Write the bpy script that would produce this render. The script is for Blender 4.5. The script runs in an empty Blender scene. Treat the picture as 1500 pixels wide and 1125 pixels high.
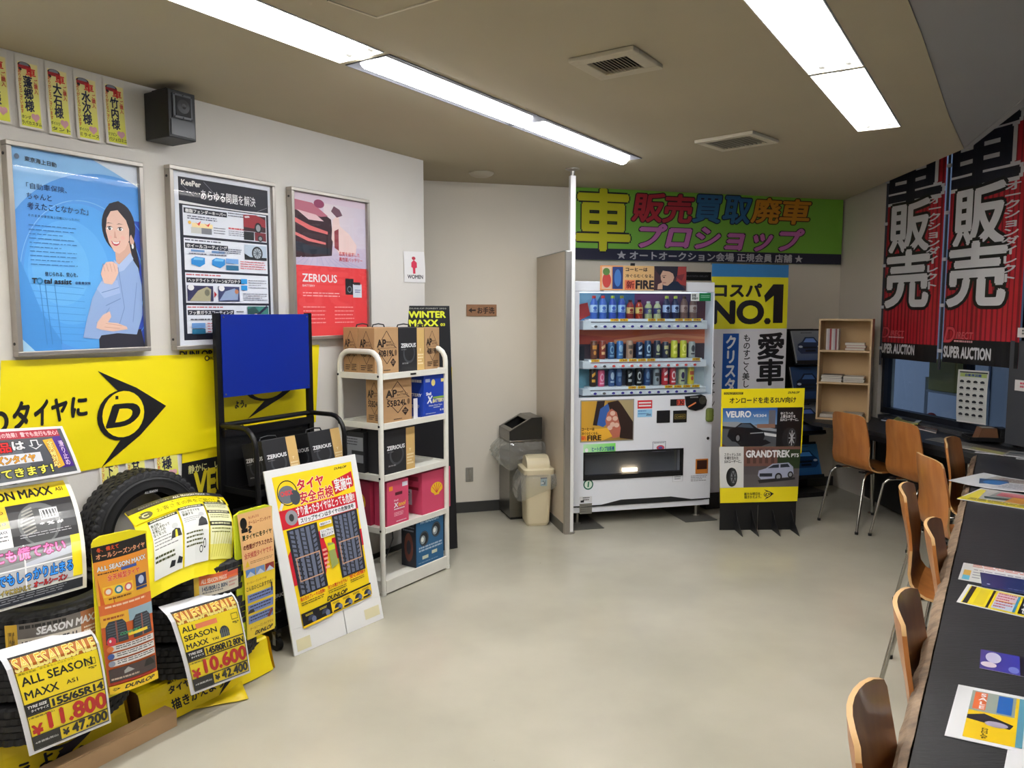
import bpy, bmesh, math, random
from mathutils import Matrix, Vector
random.seed(7)
R = math.radians
SC = bpy.context.scene
COL = SC.collection

# ------------------------------------------------------------------ camera, world, exposure
FPX, PITCH, CAMH = 1130.0, R(5.4), 1.61
cam_d = bpy.data.cameras.new('camera')
cam_d.sensor_width = 36.0
cam_d.lens = 36.0 * FPX / 1500.0
cam_d.clip_start = 0.02
cam = bpy.data.objects.new('camera', cam_d)
cam.location = (0, 0, CAMH)
cam.rotation_euler = (R(90) - PITCH, 0, 0)
COL.objects.link(cam)
SC.camera = cam
world = bpy.data.worlds.new('dusk')
SC.world = world
world.use_nodes = True
wn = world.node_tree.nodes
wn['Background'].inputs[0].default_value = (0.20, 0.23, 0.31, 1)
wn['Background'].inputs[1].default_value = 1.0
SC.view_settings.view_transform = 'Standard'
SC.view_settings.look = 'None'
SC.view_settings.gamma = 1
SC.view_settings.use_curve_mapping = False
SC.view_settings.exposure = 0.82
TUBE = 23.0            # radiance of the fluorescent tubes
SC.cycles.max_bounces = 8
SC.cycles.diffuse_bounces = 4

# ------------------------------------------------------------------ measuring helpers
CP, SP = math.cos(PITCH), math.sin(PITCH)
def ray(px, py):
    x = (px - 750) / FPX
    y = (562.5 - py) / FPX
    return Vector((x, CP + y * SP, -SP + y * CP))
EYE = Vector((0, 0, CAMH))
def flat(px, py, z=0.0):
    r = ray(px, py)
    return EYE + r * ((z - CAMH) / r.z)
class Frame:
    """local x runs right along a surface, y goes away from the viewer, z up; the surface is y = 0"""
    def __init__(s, M):
        s.M = M
        s.I = M.inverted()
    def at(s, px, py, y0=0.0):
        o = s.I @ EYE
        d = s.I.to_3x3() @ ray(px, py)
        p = o + d * ((y0 - o.y) / d.y)
        return (p.x, p.z)
    def off(s, x=0, y=0, z=0, rz=0, rx=0):
        return Frame(s.M @ Matrix.Translation((x, y, z)) @ Matrix.Rotation(rz, 4, 'Z') @ Matrix.Rotation(rx, 4, 'X'))
def frame(a, b, z=0.0):
    ax = Vector((b[0] - a[0], b[1] - a[1], 0)).normalized()
    M = Matrix(((ax.x, -ax.y, 0, a[0]), (ax.y, ax.x, 0, a[1]), (0, 0, 1, z), (0, 0, 0, 1)))
    return Frame(M)

# ------------------------------------------------------------------ materials
def lin(c):
    out = []
    for v in c[:3]:
        v = v / 255.0
        out.append(v / 12.92 if v <= 0.04045 else ((v + 0.055) / 1.055) ** 2.4)
    return (out[0], out[1], out[2], 1.0)
MATS = {}
def mat(name, c=(200, 200, 200), rough=0.5, metal=0.0, coat=0.0, noise=0.0, nscale=8.0, c2=None,
        stretch=None, bump=0.0, bscale=40.0, rvar=0.0, spec=0.5):
    if name in MATS:
        return MATS[name]
    m = bpy.data.materials.new(name)
    m.use_nodes = True
    nt = m.node_tree
    b = nt.nodes['Principled BSDF']
    b.inputs['Base Color'].default_value = lin(c)
    b.inputs['Roughness'].default_value = rough
    b.inputs['Metallic'].default_value = metal
    b.inputs['Coat Weight'].default_value = coat
    b.inputs['Coat Roughness'].default_value = 0.06
    b.inputs['Specular IOR Level'].default_value = spec
    tc = nt.nodes.new('ShaderNodeTexCoord')
    mp = nt.nodes.new('ShaderNodeMapping')
    nt.links.new(tc.outputs['Object'], mp.inputs['Vector'])
    if stretch:
        mp.inputs['Scale'].default_value = stretch
    nz = nt.nodes.new('ShaderNodeTexNoise')
    nz.inputs['Scale'].default_value = nscale
    nz.inputs['Detail'].default_value = 6
    nt.links.new(mp.outputs[0], nz.inputs['Vector'])
    if noise > 0 or c2:
        rp = nt.nodes.new('ShaderNodeValToRGB')
        rp.color_ramp.elements[0].position = 0.3
        rp.color_ramp.elements[1].position = 0.7
        a = lin(c)
        d = lin(c2) if c2 else tuple(v * (1 - noise) for v in a[:3]) + (1,)
        rp.color_ramp.elements[0].color = d
        rp.color_ramp.elements[1].color = a
        nt.links.new(nz.outputs[0], rp.inputs[0])
        nt.links.new(rp.outputs[0], b.inputs['Base Color'])
    if rvar > 0:
        mr = nt.nodes.new('ShaderNodeMapRange')
        mr.inputs[3].default_value = max(0.02, rough - rvar)
        mr.inputs[4].default_value = rough + rvar
        nt.links.new(nz.outputs[0], mr.inputs[0])
        nt.links.new(mr.outputs[0], b.inputs['Roughness'])
    if bump > 0:
        n2 = nt.nodes.new('ShaderNodeTexNoise')
        n2.inputs['Scale'].default_value = bscale
        nt.links.new(mp.outputs[0], n2.inputs['Vector'])
        bp = nt.nodes.new('ShaderNodeBump')
        bp.inputs['Strength'].default_value = bump
        bp.inputs['Distance'].default_value = 0.01
        nt.links.new(n2.outputs[0], bp.inputs['Height'])
        nt.links.new(bp.outputs[0], b.inputs['Normal'])
    MATS[name] = m
    return m
def emis(name, c, s):
    m = bpy.data.materials.new(name)
    m.use_nodes = True
    nt = m.node_tree
    nt.nodes.remove(nt.nodes['Principled BSDF'])
    e = nt.nodes.new('ShaderNodeEmission')
    e.inputs[0].default_value = lin(c)
    e.inputs[1].default_value = s
    nt.links.new(e.outputs[0], nt.nodes['Material Output'].inputs[0])
    MATS[name] = m
    return m
def clear(name, tint=(255, 255, 255), rough=0.02, ior=1.45, boost=1.0, haze=0.0, bump=0.0):
    """thin clear sheet: see-through with a fresnel gloss"""
    m = bpy.data.materials.new(name)
    m.use_nodes = True
    nt = m.node_tree
    nt.nodes.remove(nt.nodes['Principled BSDF'])
    t = nt.nodes.new('ShaderNodeBsdfTransparent')
    t.inputs[0].default_value = lin(tint)
    g = nt.nodes.new('ShaderNodeBsdfGlossy')
    g.inputs['Roughness'].default_value = rough
    f = nt.nodes.new('ShaderNodeFresnel')
    f.inputs[0].default_value = ior
    mu = nt.nodes.new('ShaderNodeMath')
    mu.operation = 'MULTIPLY'
    mu.inputs[1].default_value = boost
    mu.use_clamp = True
    nt.links.new(f.outputs[0], mu.inputs[0])
    ge = nt.nodes.new('ShaderNodeNewGeometry')   # only the outer face of the slab mirrors, the inner one passes light on
    iv = nt.nodes.new('ShaderNodeMath'); iv.operation = 'SUBTRACT'; iv.inputs[0].default_value = 1.0
    nt.links.new(ge.outputs['Backfacing'], iv.inputs[1])
    m3 = nt.nodes.new('ShaderNodeMath'); m3.operation = 'MULTIPLY'
    nt.links.new(mu.outputs[0], m3.inputs[0]); nt.links.new(iv.outputs[0], m3.inputs[1])
    mx = nt.nodes.new('ShaderNodeMixShader')
    nt.links.new(m3.outputs[0], mx.inputs[0])
    nt.links.new(t.outputs[0], mx.inputs[1])
    nt.links.new(g.outputs[0], mx.inputs[2])
    last = mx
    if haze > 0:
        d = nt.nodes.new('ShaderNodeBsdfDiffuse')
        d.inputs[0].default_value = (0.85, 0.85, 0.82, 1)
        m2 = nt.nodes.new('ShaderNodeMixShader')
        m2.inputs[0].default_value = haze
        nt.links.new(mx.outputs[0], m2.inputs[1])
        nt.links.new(d.outputs[0], m2.inputs[2])
        last = m2
    if bump > 0:
        n2 = nt.nodes.new('ShaderNodeTexNoise')
        n2.inputs['Scale'].default_value = 25
        bp = nt.nodes.new('ShaderNodeBump')
        bp.inputs['Strength'].default_value = bump
        nt.links.new(n2.outputs[0], bp.inputs['Height'])
        nt.links.new(bp.outputs[0], g.inputs['Normal'])
    nt.links.new(last.outputs[0], nt.nodes['Material Output'].inputs[0])
    MATS[name] = m
    return m
def inkmat(name, rough, coat):
    m = mat(name, rough=rough, coat=coat)
    nt = m.node_tree
    a = nt.nodes.new('ShaderNodeVertexColor')
    a.layer_name = 'Col'
    nt.links.new(a.outputs[0], nt.nodes['Principled BSDF'].inputs['Base Color'])
    return m
INK = inkmat('print_matte', 0.55, 0.0)
INKG = inkmat('print_laminated', 0.32, 0.55)
INKV = inkmat('print_vinyl', 0.42, 0.15)

# ------------------------------------------------------------------ mesh builder
class MB:
    def __init__(s):
        s.v = []; s.f = []; s.m = []; s.mats = []
    def mi(s, m):
        if m not in s.mats:
            s.mats.append(m)
        return s.mats.index(m)
    def add(s, vs, fs, m):
        o = len(s.v)
        s.v += [tuple(v) for v in vs]
        k = s.mi(m)
        for f in fs:
            s.f.append([i + o for i in f]); s.m.append(k)
        return s
    def box(s, x0, y0, z0, x1, y1, z1, m, M=None, bev=0.0):
        x0, x1 = min(x0, x1), max(x0, x1); y0, y1 = min(y0, y1), max(y0, y1); z0, z1 = min(z0, z1), max(z0, z1)
        if bev > 0:
            bm = bmesh.new()
            bmesh.ops.create_cube(bm, size=1)
            for v in bm.verts:
                v.co = Vector(((x0 + x1) / 2 + v.co.x * (x1 - x0), (y0 + y1) / 2 + v.co.y * (y1 - y0), (z0 + z1) / 2 + v.co.z * (z1 - z0)))
            bmesh.ops.bevel(bm, geom=bm.edges[:], offset=bev, segments=2, affect='EDGES', profile=0.5)
            vs = [tuple((M @ v.co) if M else v.co) for v in bm.verts]
            fs = [[v.index for v in f.verts] for f in bm.faces]
            bm.free()
            return s.add(vs, fs, m)
        vs = [Vector(p) for p in ((x0, y0, z0), (x1, y0, z0), (x1, y1, z0), (x0, y1, z0), (x0, y0, z1), (x1, y0, z1), (x1, y1, z1), (x0, y1, z1))]
        if M: vs = [M @ v for v in vs]
        return s.add(vs, [(3, 2, 1, 0), (4, 5, 6, 7), (0, 1, 5, 4), (1, 2, 6, 5), (2, 3, 7, 6), (3, 0, 4, 7)], m)
    def prism(s, pts, t0, t1, m, axis='y'):
        """outline pts extruded along axis between t0 and t1"""
        def P(p, t):
            if axis == 'y': return (p[0], t, p[1])
            if axis == 'z': return (p[0], p[1], t)
            return (t, p[0], p[1])
        n = len(pts)
        vs = [P(p, t0) for p in pts] + [P(p, t1) for p in pts]
        fs = [list(range(n)), list(range(2 * n - 1, n - 1, -1))]
        for i in range(n):
            j = (i + 1) % n
            fs.append([i, i + n, j + n, j])
        return s.add(vs, fs, m)
    def tube(s, path, r, m, seg=10, cap=True, closed=False):
        path = [Vector(p) for p in path]
        n = len(path)
        rings = []
        up = None
        for i, p in enumerate(path):
            a = path[i - 1] if i > 0 or closed else p
            b = path[(i + 1) % n] if i < n - 1 or closed else p
            d = (b - a).normalized()
            if up is None:
                up = Vector((0, 0, 1)) if abs(d.z) < 0.9 else Vector((1, 0, 0))
            x = d.cross(up)
            if x.length < 1e-5: x = d.cross(Vector((0, 1, 0)))
            x.normalize(); y = d.cross(x).normalized(); up = -y
            rr = r[i] if isinstance(r, (list, tuple)) else r
            rings.append([p + x * math.cos(2 * math.pi * k / seg) * rr + y * math.sin(2 * math.pi * k / seg) * rr for k in range(seg)])
        vs = [v for q in rings for v in q]
        fs = []
        for i in range(n if closed else n - 1):
            for k in range(seg):
                a = i * seg + k; b = i * seg + (k + 1) % seg
                c = ((i + 1) % n) * seg + (k + 1) % seg; d = ((i + 1) % n) * seg + k
                fs.append([a, b, c, d])
        if cap and not closed:
            fs.append([k for k in range(seg)][::-1]); fs.append([(n - 1) * seg + k for k in range(seg)])
        return s.add(vs, fs, m)
    def lathe(s, prof, m, seg=32, M=None, cap=False):
        """prof: (r, z)"""
        vs = []; fs = []
        for r, z in prof:
            for k in range(seg):
                a = 2 * math.pi * k / seg
                v = Vector((r * math.cos(a), r * math.sin(a), z))
                vs.append(M @ v if M else v)
        for i in range(len(prof) - 1):
            for k in range(seg):
                k2 = (k + 1) % seg
                fs.append([i * seg + k, i * seg + k2, (i + 1) * seg + k2, (i + 1) * seg + k])
        if cap:
            fs.append([k for k in range(seg)][::-1]); fs.append([(len(prof) - 1) * seg + k for k in range(seg)])
        return s.add(vs, fs, m)
    def mesh(s, name, smooth=False):
        me = bpy.data.meshes.new(name)
        me.from_pydata([tuple(v) for v in s.v], [], s.f)
        for m in s.mats: me.materials.append(m)
        me.polygons.foreach_set('material_index', s.m)
        me.update()
        bm = bmesh.new(); bm.from_mesh(me)
        bmesh.ops.recalc_face_normals(bm, faces=bm.faces[:])
        bm.to_mesh(me); bm.free()
        if smooth:
            me.polygons.foreach_set('use_smooth', [True] * len(me.polygons))
            try: me.set_sharp_from_angle(angle=R(38))
            except Exception: pass
        return me
    def obj(s, name, parent=None, smooth=False, M=None, **props):
        return link(name, s.mesh(name, smooth), parent, M, **props)
def link(name, me, parent=None, M=None, **props):
    o = bpy.data.objects.new(name, me)
    COL.objects.link(o)
    if parent is not None: o.parent = parent
    if M is not None: o.matrix_local = M
    for k, v in props.items(): o[k] = v
    return o
def thing(name, label, cat, M=None, group=None):
    o = bpy.data.objects.new(name, None)
    o.empty_display_size = 0.1
    COL.objects.link(o)
    if M is not None: o.matrix_world = M
    o['label'] = label; o['category'] = cat
    if group: o['group'] = group
    return o
def solo(o, label, cat, group=None):
    o['label'] = label; o['category'] = cat
    if group: o['group'] = group
    return o
def struct(o):
    o['kind'] = 'structure'
    return o
def arc(cx, cy, r, a0, a1, n=8):
    return [(cx + r * math.cos(R(a0 + (a1 - a0) * i / n)), cy + r * math.sin(R(a0 + (a1 - a0) * i / n))) for i in range(n + 1)]

# ------------------------------------------------------------------ printed artwork
TCACHE = {}
def textmesh(body, bold=0.0, vert=False, sp=1.0):
    key = (body, round(bold, 4), vert, sp)
    if key in TCACHE: return TCACHE[key]
    c = bpy.data.curves.new('t', 'FONT')
    if vert:
        c.body = '\n'.join(body); c.align_x = 'CENTER'; c.space_line = 0.95
    else:
        c.body = body
    c.resolution_u = 2 if len(body) > 6 else 5
    c.offset = bold
    c.space_character = sp
    o = bpy.data.objects.new('t', c)
    COL.objects.link(o)
    dg = bpy.context.evaluated_depsgraph_get()
    me = bpy.data.meshes.new_from_object(o.evaluated_get(dg))
    vs = [(v.co.x, v.co.y) for v in me.vertices]
    fs = [list(p.vertices) for p in me.polygons]
    bpy.data.objects.remove(o); bpy.data.curves.remove(c); bpy.data.meshes.remove(me)
    if not vs: vs = [(0, 0), (1, 0), (0, 1)]
    bb = (min(v[0] for v in vs), min(v[1] for v in vs), max(v[0] for v in vs), max(v[1] for v in vs))
    TCACHE[key] = (vs, fs, bb)
    return TCACHE[key]
class Art:
    """flat print: shapes are given as u right, v down inside the unit square (or through conv)"""
    STEP = 0.00006
    def __init__(s, conv=None, asp=1.0):
        s.polys = []           # (pts, color or list of colors, h)
        s.k = 1
        s.conv = conv
        s.asp = asp
    def c(s, p):
        return s.conv(*p) if s.conv else p
    def tick(s):
        s.k += 1
        return s.k * s.STEP
    def poly(s, pts, col, h=None):
        if h is None: h = s.tick()
        s.polys.append(([s.c(p) for p in pts], col, h)); return s
    def rect(s, x0, y0, x1, y1, col, h=None):
        return s.poly([(x0, y0), (x1, y0), (x1, y1), (x0, y1)], col, h)
    def grad(s, x0, y0, x1, y1, top, bot):
        return s.poly([(x0, y0), (x1, y0), (x1, y1), (x0, y1)], [top, top, bot, bot])
    def gradh(s, x0, y0, x1, y1, a, b):
        return s.poly([(x0, y0), (x1, y0), (x1, y1), (x0, y1)], [a, b, b, a])
    def ell(s, cx, cy, rx, ry, col, n=24, a0=0, a1=360):
        pts = [(cx + rx * math.cos(R(a0 + (a1 - a0) * i / n)), cy + ry * math.sin(R(a0 + (a1 - a0) * i / n))) for i in range(n if a1 - a0 == 360 else n + 1)]
        return s.poly(pts, col)
    def ring(s, cx, cy, rx, ry, t, col, n=24, a0=0, a1=360):
        h = s.tick()
        for i in range(n):
            a = R(a0 + (a1 - a0) * i / n); b = R(a0 + (a1 - a0) * (i + 1) / n)
            s.poly([(cx + rx * math.cos(a), cy + ry * math.sin(a)), (cx + rx * math.cos(b), cy + ry * math.sin(b)),
                    (cx + rx * (1 - t) * math.cos(b), cy + ry * (1 - t) * math.sin(b)), (cx + rx * (1 - t) * math.cos(a), cy + ry * (1 - t) * math.sin(a))], col, h)
        return s
    def line(s, x0, y0, x1, y1, w, col, h=None):
        dx, dy = x1 - x0, (y1 - y0) / s.asp
        L = math.hypot(dx, dy) or 1
        nx, ny = -dy / L * w / 2, dx / L * w / 2 * s.asp
        return s.poly([(x0 + nx, y0 + ny), (x1 + nx, y1 + ny), (x1 - nx, y1 - ny), (x0 - nx, y0 - ny)], col, h)
    def frame(s, x0, y0, x1, y1, w, col):
        h = s.tick(); wy = w * s.asp
        s.rect(x0, y0, x1, y0 + wy, col, h); s.rect(x0, y1 - wy, x1, y1, col, h)
        s.rect(x0, y0 + wy, x0 + w, y1 - wy, col, h); s.rect(x1 - w, y0 + wy, x1, y1 - wy, col, h)
        return s
    def text(s, body, x0, y0, x1, y1, col, bold=0.02, vert=False, out=None, ow=0.05, shear=0.0, grad=None, sp=1.0, slope=0.0):
        cjk = any(ord(c) > 0x2e80 for c in body)
        kanji = any(ord(c) > 0x3400 and ord(c) < 0xff00 for c in body)
        bold = min(bold, 0.03 if kanji else 0.045) if cjk else min(bold, 0.045)
        ob = 0.0
        extra = bold - ob
        vs, fs, bb = textmesh(body, ob, vert, sp)
        W = (bb[2] - bb[0]) or 1; Hh = (bb[3] - bb[1]) or 1
        shear = shear * min(1.0, 1.6 * Hh / W)
        def T(v, dx=0.0, dy=0.0):
            t = (v[1] + dy - bb[1]) / Hh
            a = (v[0] + dx - bb[0]) / W
            return (x0 + (x1 - x0) * (a * (1 - shear) + shear * t), y1 - (y1 - y0) * t + slope * a * (y1 - y0))
        def ringed(r, n, colour):
            h = s.tick()
            for k in range(n):
                dx, dy = r * math.cos(2 * math.pi * k / n), r * math.sin(2 * math.pi * k / n)
                hh = h + k * 0.000004
                for f in fs: s.poly([T(vs[i], dx, dy) for i in f], colour, hh)
        if out is not None: ringed(ow + extra, 10 if ow + extra > 0.05 else 8, out)
        if extra > 0.007: ringed(extra, 6 if len(body) <= 4 else 4, col)
        h = s.tick()
        for f in fs:
            pts = [T(vs[i]) for i in f]
            if grad:
                cs = []
                for i in f:
                    t = (vs[i][1] - bb[1]) / Hh
                    cs.append(tuple(grad[j] * t + col[j] * (1 - t) for j in range(3)))
                s.poly(pts, cs, h)
            else: s.poly(pts, col, h)
        return s
    def micro(s, x0, y0, x1, y1, n, col, seed=1, fill=0.5):
        """rows of unreadably small print"""
        rd = random.Random(seed); h = s.tick()
        dy = (y1 - y0) / n
        for i in range(n):
            x = x0; end = x1 - (x1 - x0) * (0.35 * rd.random() if i % 3 == 2 else 0.05 * rd.random())
            while x < end:
                w = (x1 - x0) * rd.uniform(0.04, 0.16)
                s.rect(x, y0 + dy * i, min(end, x + w), y0 + dy * (i + fill), col, h)
                x += w + (x1 - x0) * rd.uniform(0.012, 0.03)
        return s
    def build(s, name, surf, parent, m=None, base=None, th=0.0004, nu=1, nv=1, back=None, **props):
        """surf(u, v, h) -> local point; base: paper colour"""
        m = m or INK
        if isinstance(surf, tuple):
            X0, Z1, X1, Z0 = surf
            surf = lambda u, v, h: (X0 + (X1 - X0) * u, -h, Z1 + (Z0 - Z1) * v)
        bm = bmesh.new()
        cl = bm.loops.layers.float_color.new('Col')
        lift = getattr(s, 'lift', 0.0018) if (nu > 1 and nv > 1) else 0.0
        for pts, col, h in s.polys:
            if len(pts) < 3: continue
            h = h + lift
            try: f = bm.faces.new([bm.verts.new((p[0], p[1], h)) for p in pts])
            except Exception: continue
            for i, lp in enumerate(f.loops):
                cc = col[i] if isinstance(col, list) else col
                lp[cl] = lin(cc)
        if base is not None:
            for co, no in (((0, 0, 0), (-1, 0, 0)), ((1, 0, 0), (1, 0, 0)), ((0, 0, 0), (0, -1, 0)), ((0, 1, 0), (0, 1, 0))):
                bmesh.ops.bisect_plane(bm, geom=bm.verts[:] + bm.edges[:] + bm.faces[:], plane_co=co, plane_no=no, clear_outer=True)
            f = bm.faces.new([bm.verts.new(p) for p in ((0, 0, 0), (1, 0, 0), (1, 1, 0), (0, 1, 0))])
            for lp in f.loops: lp[cl] = lin(base)
            f = bm.faces.new([bm.verts.new(p) for p in ((0, 0, -th), (1, 0, -th), (1, 1, -th), (0, 1, -th))])
            for lp in f.loops: lp[cl] = lin(back or base)
            for a, b in (((0, 0), (1, 0)), ((1, 0), (1, 1)), ((1, 1), (0, 1)), ((0, 1), (0, 0))):
                f = bm.faces.new([bm.verts.new((a[0], a[1], 0)), bm.verts.new((b[0], b[1], 0)), bm.verts.new((b[0], b[1], -th)), bm.verts.new((a[0], a[1], -th))])
                for lp in f.loops: lp[cl] = lin(base)
        for i in range(1, nv):
            g = bm.verts[:] + bm.edges[:] + bm.faces[:]
            bmesh.ops.bisect_plane(bm, geom=g, plane_co=(0, i / nv, 0), plane_no=(0, 1, 0))
        for i in range(1, nu):
            g = bm.verts[:] + bm.edges[:] + bm.faces[:]
            bmesh.ops.bisect_plane(bm, geom=g, plane_co=(i / nu, 0, 0), plane_no=(1, 0, 0))
        if nu > 1 or nv > 1:      # follow the facets of the bent sheet so that no ink dips under it
            memo = {}
            def gp(i, j):
                if (i, j) not in memo: memo[(i, j)] = Vector(surf(i / nu, j / nv, 0.0))
                return memo[(i, j)]
            def gn(i, j):
                k = ('n', i, j)
                if k not in memo:
                    a, c = (i + .5) / nu, (j + .5) / nv
                    memo[k] = (Vector(surf(a, c, 0.001)) - Vector(surf(a, c, 0.0))) * 1000
                return memo[k]
            def place(u, v, h):
                fu, fv = min(max(u, 0), 1) * nu, min(max(v, 0), 1) * nv
                i, j = min(int(fu + 1e-6), nu - 1), min(int(fv + 1e-6), nv - 1)
                a, c = fu - i, fv - j
                p = (gp(i, j) * (1 - a) + gp(i + 1, j) * a) * (1 - c) + (gp(i, j + 1) * (1 - a) + gp(i + 1, j + 1) * a) * c
                return p + gn(i, j) * h
        else:
            place = surf
        for v in bm.verts:
            v.co = Vector(place(v.co.x, v.co.y, v.co.z))
        me = bpy.data.meshes.new(name)
        bm.to_mesh(me); bm.free()
        me.materials.append(m)
        return link(name, me, parent, **props)
def quadsurf(F, pts, y0=0.0, bulge=0.0, bend=None):
    """4 photo corners TL TR BR BL on the plane y=y0 of frame F; optional bulge towards the viewer"""
    q = [F.at(p[0], p[1], y0) for p in pts]
    def S(u, v, h):
        a = [q[0][i] * (1 - u) + q[1][i] * u for i in (0, 1)]
        b = [q[3][i] * (1 - u) + q[2][i] * u for i in (0, 1)]
        x = a[0] * (1 - v) + b[0] * v; z = a[1] * (1 - v) + b[1] * v
        d = bulge * 4 * v * (1 - v)
        if bend: d += bend(u, v)
        return (x, y0 - h - d, z)
    return S
def dunlop_d(A, x0, y0, x1, y1, col, bg):
    """arrowhead with a D in a ring, pointing right"""
    def q(u, v): return (x0 + (x1 - x0) * u, y0 + (y1 - y0) * v)
    A.poly([q(0, 0), q(0.55, 0.2), q(1.0, 0.43), q(0.6, 0.72), q(0.06, 1.0), q(0.34, 0.72), q(0.56, 0.5), q(0.27, 0.21)], col)
    A.ell(*q(0.335, 0.48), (x1 - x0) * 0.335, (y1 - y0) * 0.265, col)
    A.ell(*q(0.365, 0.47), (x1 - x0) * 0.295, (y1 - y0) * 0.245, bg)
    A.text('D', *q(0.14, 0.37), *q(0.62, 0.59), col, bold=0.09, shear=0.2)
W_, K_ = (238, 238, 240), (22, 22, 24)
YEL = (250, 225, 10)
# ------------------------------------------------------------------ plan of the room
CEIL = 2.6
WL = frame((-1.934, 3.02), (-0.586, 5.208))            # left wall, s = 2.57 at its free end
BW_A, BW_B = Vector((-0.565, 6.02)), Vector((3.05, 7.081))
WB = frame(BW_A, BW_B)                                   # back wall
def winx(y): return 4.05 - 0.15 * y
WW = frame((winx(7.1), 7.1), (winx(-2.5), -2.5))         # window wall, seen from inside: x runs towards the camera
M_wall = mat('painted_wall', (226, 222, 216), rough=0.75, noise=0.06, nscale=1.5, bump=0.05, bscale=120)
M_wallb = mat('painted_wall_warm', (240, 232, 217), rough=0.75, noise=0.05, nscale=1.2, bump=0.05, bscale=120)
M_ceil = mat('ceiling_board', (180, 170, 146), rough=0.9, noise=0.07, nscale=1.4)
M_soff = mat('grey_soffit', (150, 150, 152), rough=0.85, noise=0.05, nscale=2)
M_white = mat('white_metal', (235, 235, 233), rough=0.35)
M_black = mat('black_plastic', (22, 22, 24), rough=0.45)
M_blackm = mat('black_metal', (20, 20, 22), rough=0.35, metal=0.3)
M_chrome = mat('chrome', (190, 188, 182), rough=0.22, metal=1.0)
M_alu = mat('aluminium', (176, 172, 165), rough=0.35, metal=0.85)
M_dark = mat('dark_rubber', (16, 16, 17), rough=0.6)

# floor: glossy grey green vinyl
def floor_mat():
    m = mat('polished_floor', (172, 170, 156), rough=0.22)
    nt = m.node_tree; b = nt.nodes['Principled BSDF']
    tc = nt.nodes.new('ShaderNodeTexCoord')
    n1 = nt.nodes.new('ShaderNodeTexNoise'); n1.inputs['Scale'].default_value = 1.1; n1.inputs['Detail'].default_value = 8
    n2 = nt.nodes.new('ShaderNodeTexNoise'); n2.inputs['Scale'].default_value = 14; n2.inputs['Detail'].default_value = 6
    n3 = nt.nodes.new('ShaderNodeTexNoise'); n3.inputs['Scale'].default_value = 9; n3.inputs['Detail'].default_value = 3
    for n in (n1, n2, n3): nt.links.new(tc.outputs['Object'], n.inputs[0])
    r = nt.nodes.new('ShaderNodeValToRGB')
    r.color_ramp.elements[0].position = 0.32; r.color_ramp.elements[0].color = lin((168, 164, 149))
    r.color_ramp.elements[1].position = 0.68; r.color_ramp.elements[1].color = lin((189, 184, 168))
    nt.links.new(n1.outputs[0], r.inputs[0])
    # sparse dark scuffs
    lt = nt.nodes.new('ShaderNodeMath'); lt.operation = 'LESS_THAN'; lt.inputs[1].default_value = 0.245
    nt.links.new(n3.outputs[0], lt.inputs[0])
    mx = nt.nodes.new('ShaderNodeMixRGB'); mx.inputs[2].default_value = lin((150, 146, 130))
    nt.links.new(lt.outputs[0], mx.inputs[0]); nt.links.new(r.outputs[0], mx.inputs[1])
    nt.links.new(mx.outputs[0], b.inputs['Base Color'])
    mr = nt.nodes.new('ShaderNodeMapRange'); mr.inputs[1].default_value = 0.3; mr.inputs[2].default_value = 0.7
    mr.inputs[3].default_value = 0.2; mr.inputs[4].default_value = 0.26
    nt.links.new(n2.outputs[0], mr.inputs[0]); nt.links.new(mr.outputs[0], b.inputs['Roughness'])
    bp = nt.nodes.new('ShaderNodeBump'); bp.inputs['Strength'].default_value = 0.06; bp.inputs['Distance'].default_value = 0.01
    n4 = nt.nodes.new('ShaderNodeTexNoise'); n4.inputs['Scale'].default_value = 2.2
    nt.links.new(tc.outputs['Object'], n4.inputs[0])
    nt.links.new(n4.outputs[0], bp.inputs['Height']); nt.links.new(bp.outputs[0], b.inputs['Normal'])
    return m
M_floor = floor_mat()
MB().prism([(-4.6, -2.6), (4.6, -2.6), (4.2, 7.6), (-3.2, 7.2), (-3.2, 4.0)], -0.1, 0.0, M_floor, axis='z').obj('floor', kind='structure')

# left wall: from behind the camera to its free end, then a return to the toilet lobby
def wl(s, d, z=0):   # along the left wall, distance into the room
    v = WL.M @ Vector((s, -d, z)); return (v.x, v.y)
MB().prism([wl(-6.2, 0), wl(2.57, 0), wl(2.57, -0.12), wl(-6.2, -0.12)], 0, CEIL, M_wall, axis='z').obj('wall_left', kind='structure')
MB().prism([(-3.4, 5.19 - 0.0), (BW_A.x, BW_A.y), (3.06, 7.084), (3.03, 7.22), (-0.6, 6.15), (-3.4, 5.33)], 0, CEIL, M_wallb, axis='z').obj('wall_back', kind='structure')
MB().prism([(-4.9, -2.6), (4.5, -2.6), (4.5, -2.72), (-4.9, -2.72)], 0, 3.3, M_wall, axis='z').obj('wall_front', kind='structure')
MB().prism([(-3.4, 3.2), (-3.28, 3.2), (-3.28, 5.4), (-3.4, 5.4)], 0, CEIL, M_wall, axis='z').obj('wall_lobby', kind='structure')
M_base = mat('dark_baseboard', (62, 62, 60), rough=0.5)
b = MB(); b.prism([(BW_A.x - 1.5, BW_A.y - 0.44), (3.0, 7.066), (2.996, 7.05), (BW_A.x - 1.5, BW_A.y - 0.456)], 0.001, 0.085, M_base, axis='z')
b.obj('baseboard_back', kind='structure')
MB().prism([wl(-6.2, 0.001), wl(2.57, 0.001), wl(2.57, 0.01), wl(-6.2, 0.01)], 0.001, 0.085, M_base, axis='z').obj('baseboard_left', kind='structure')

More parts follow.
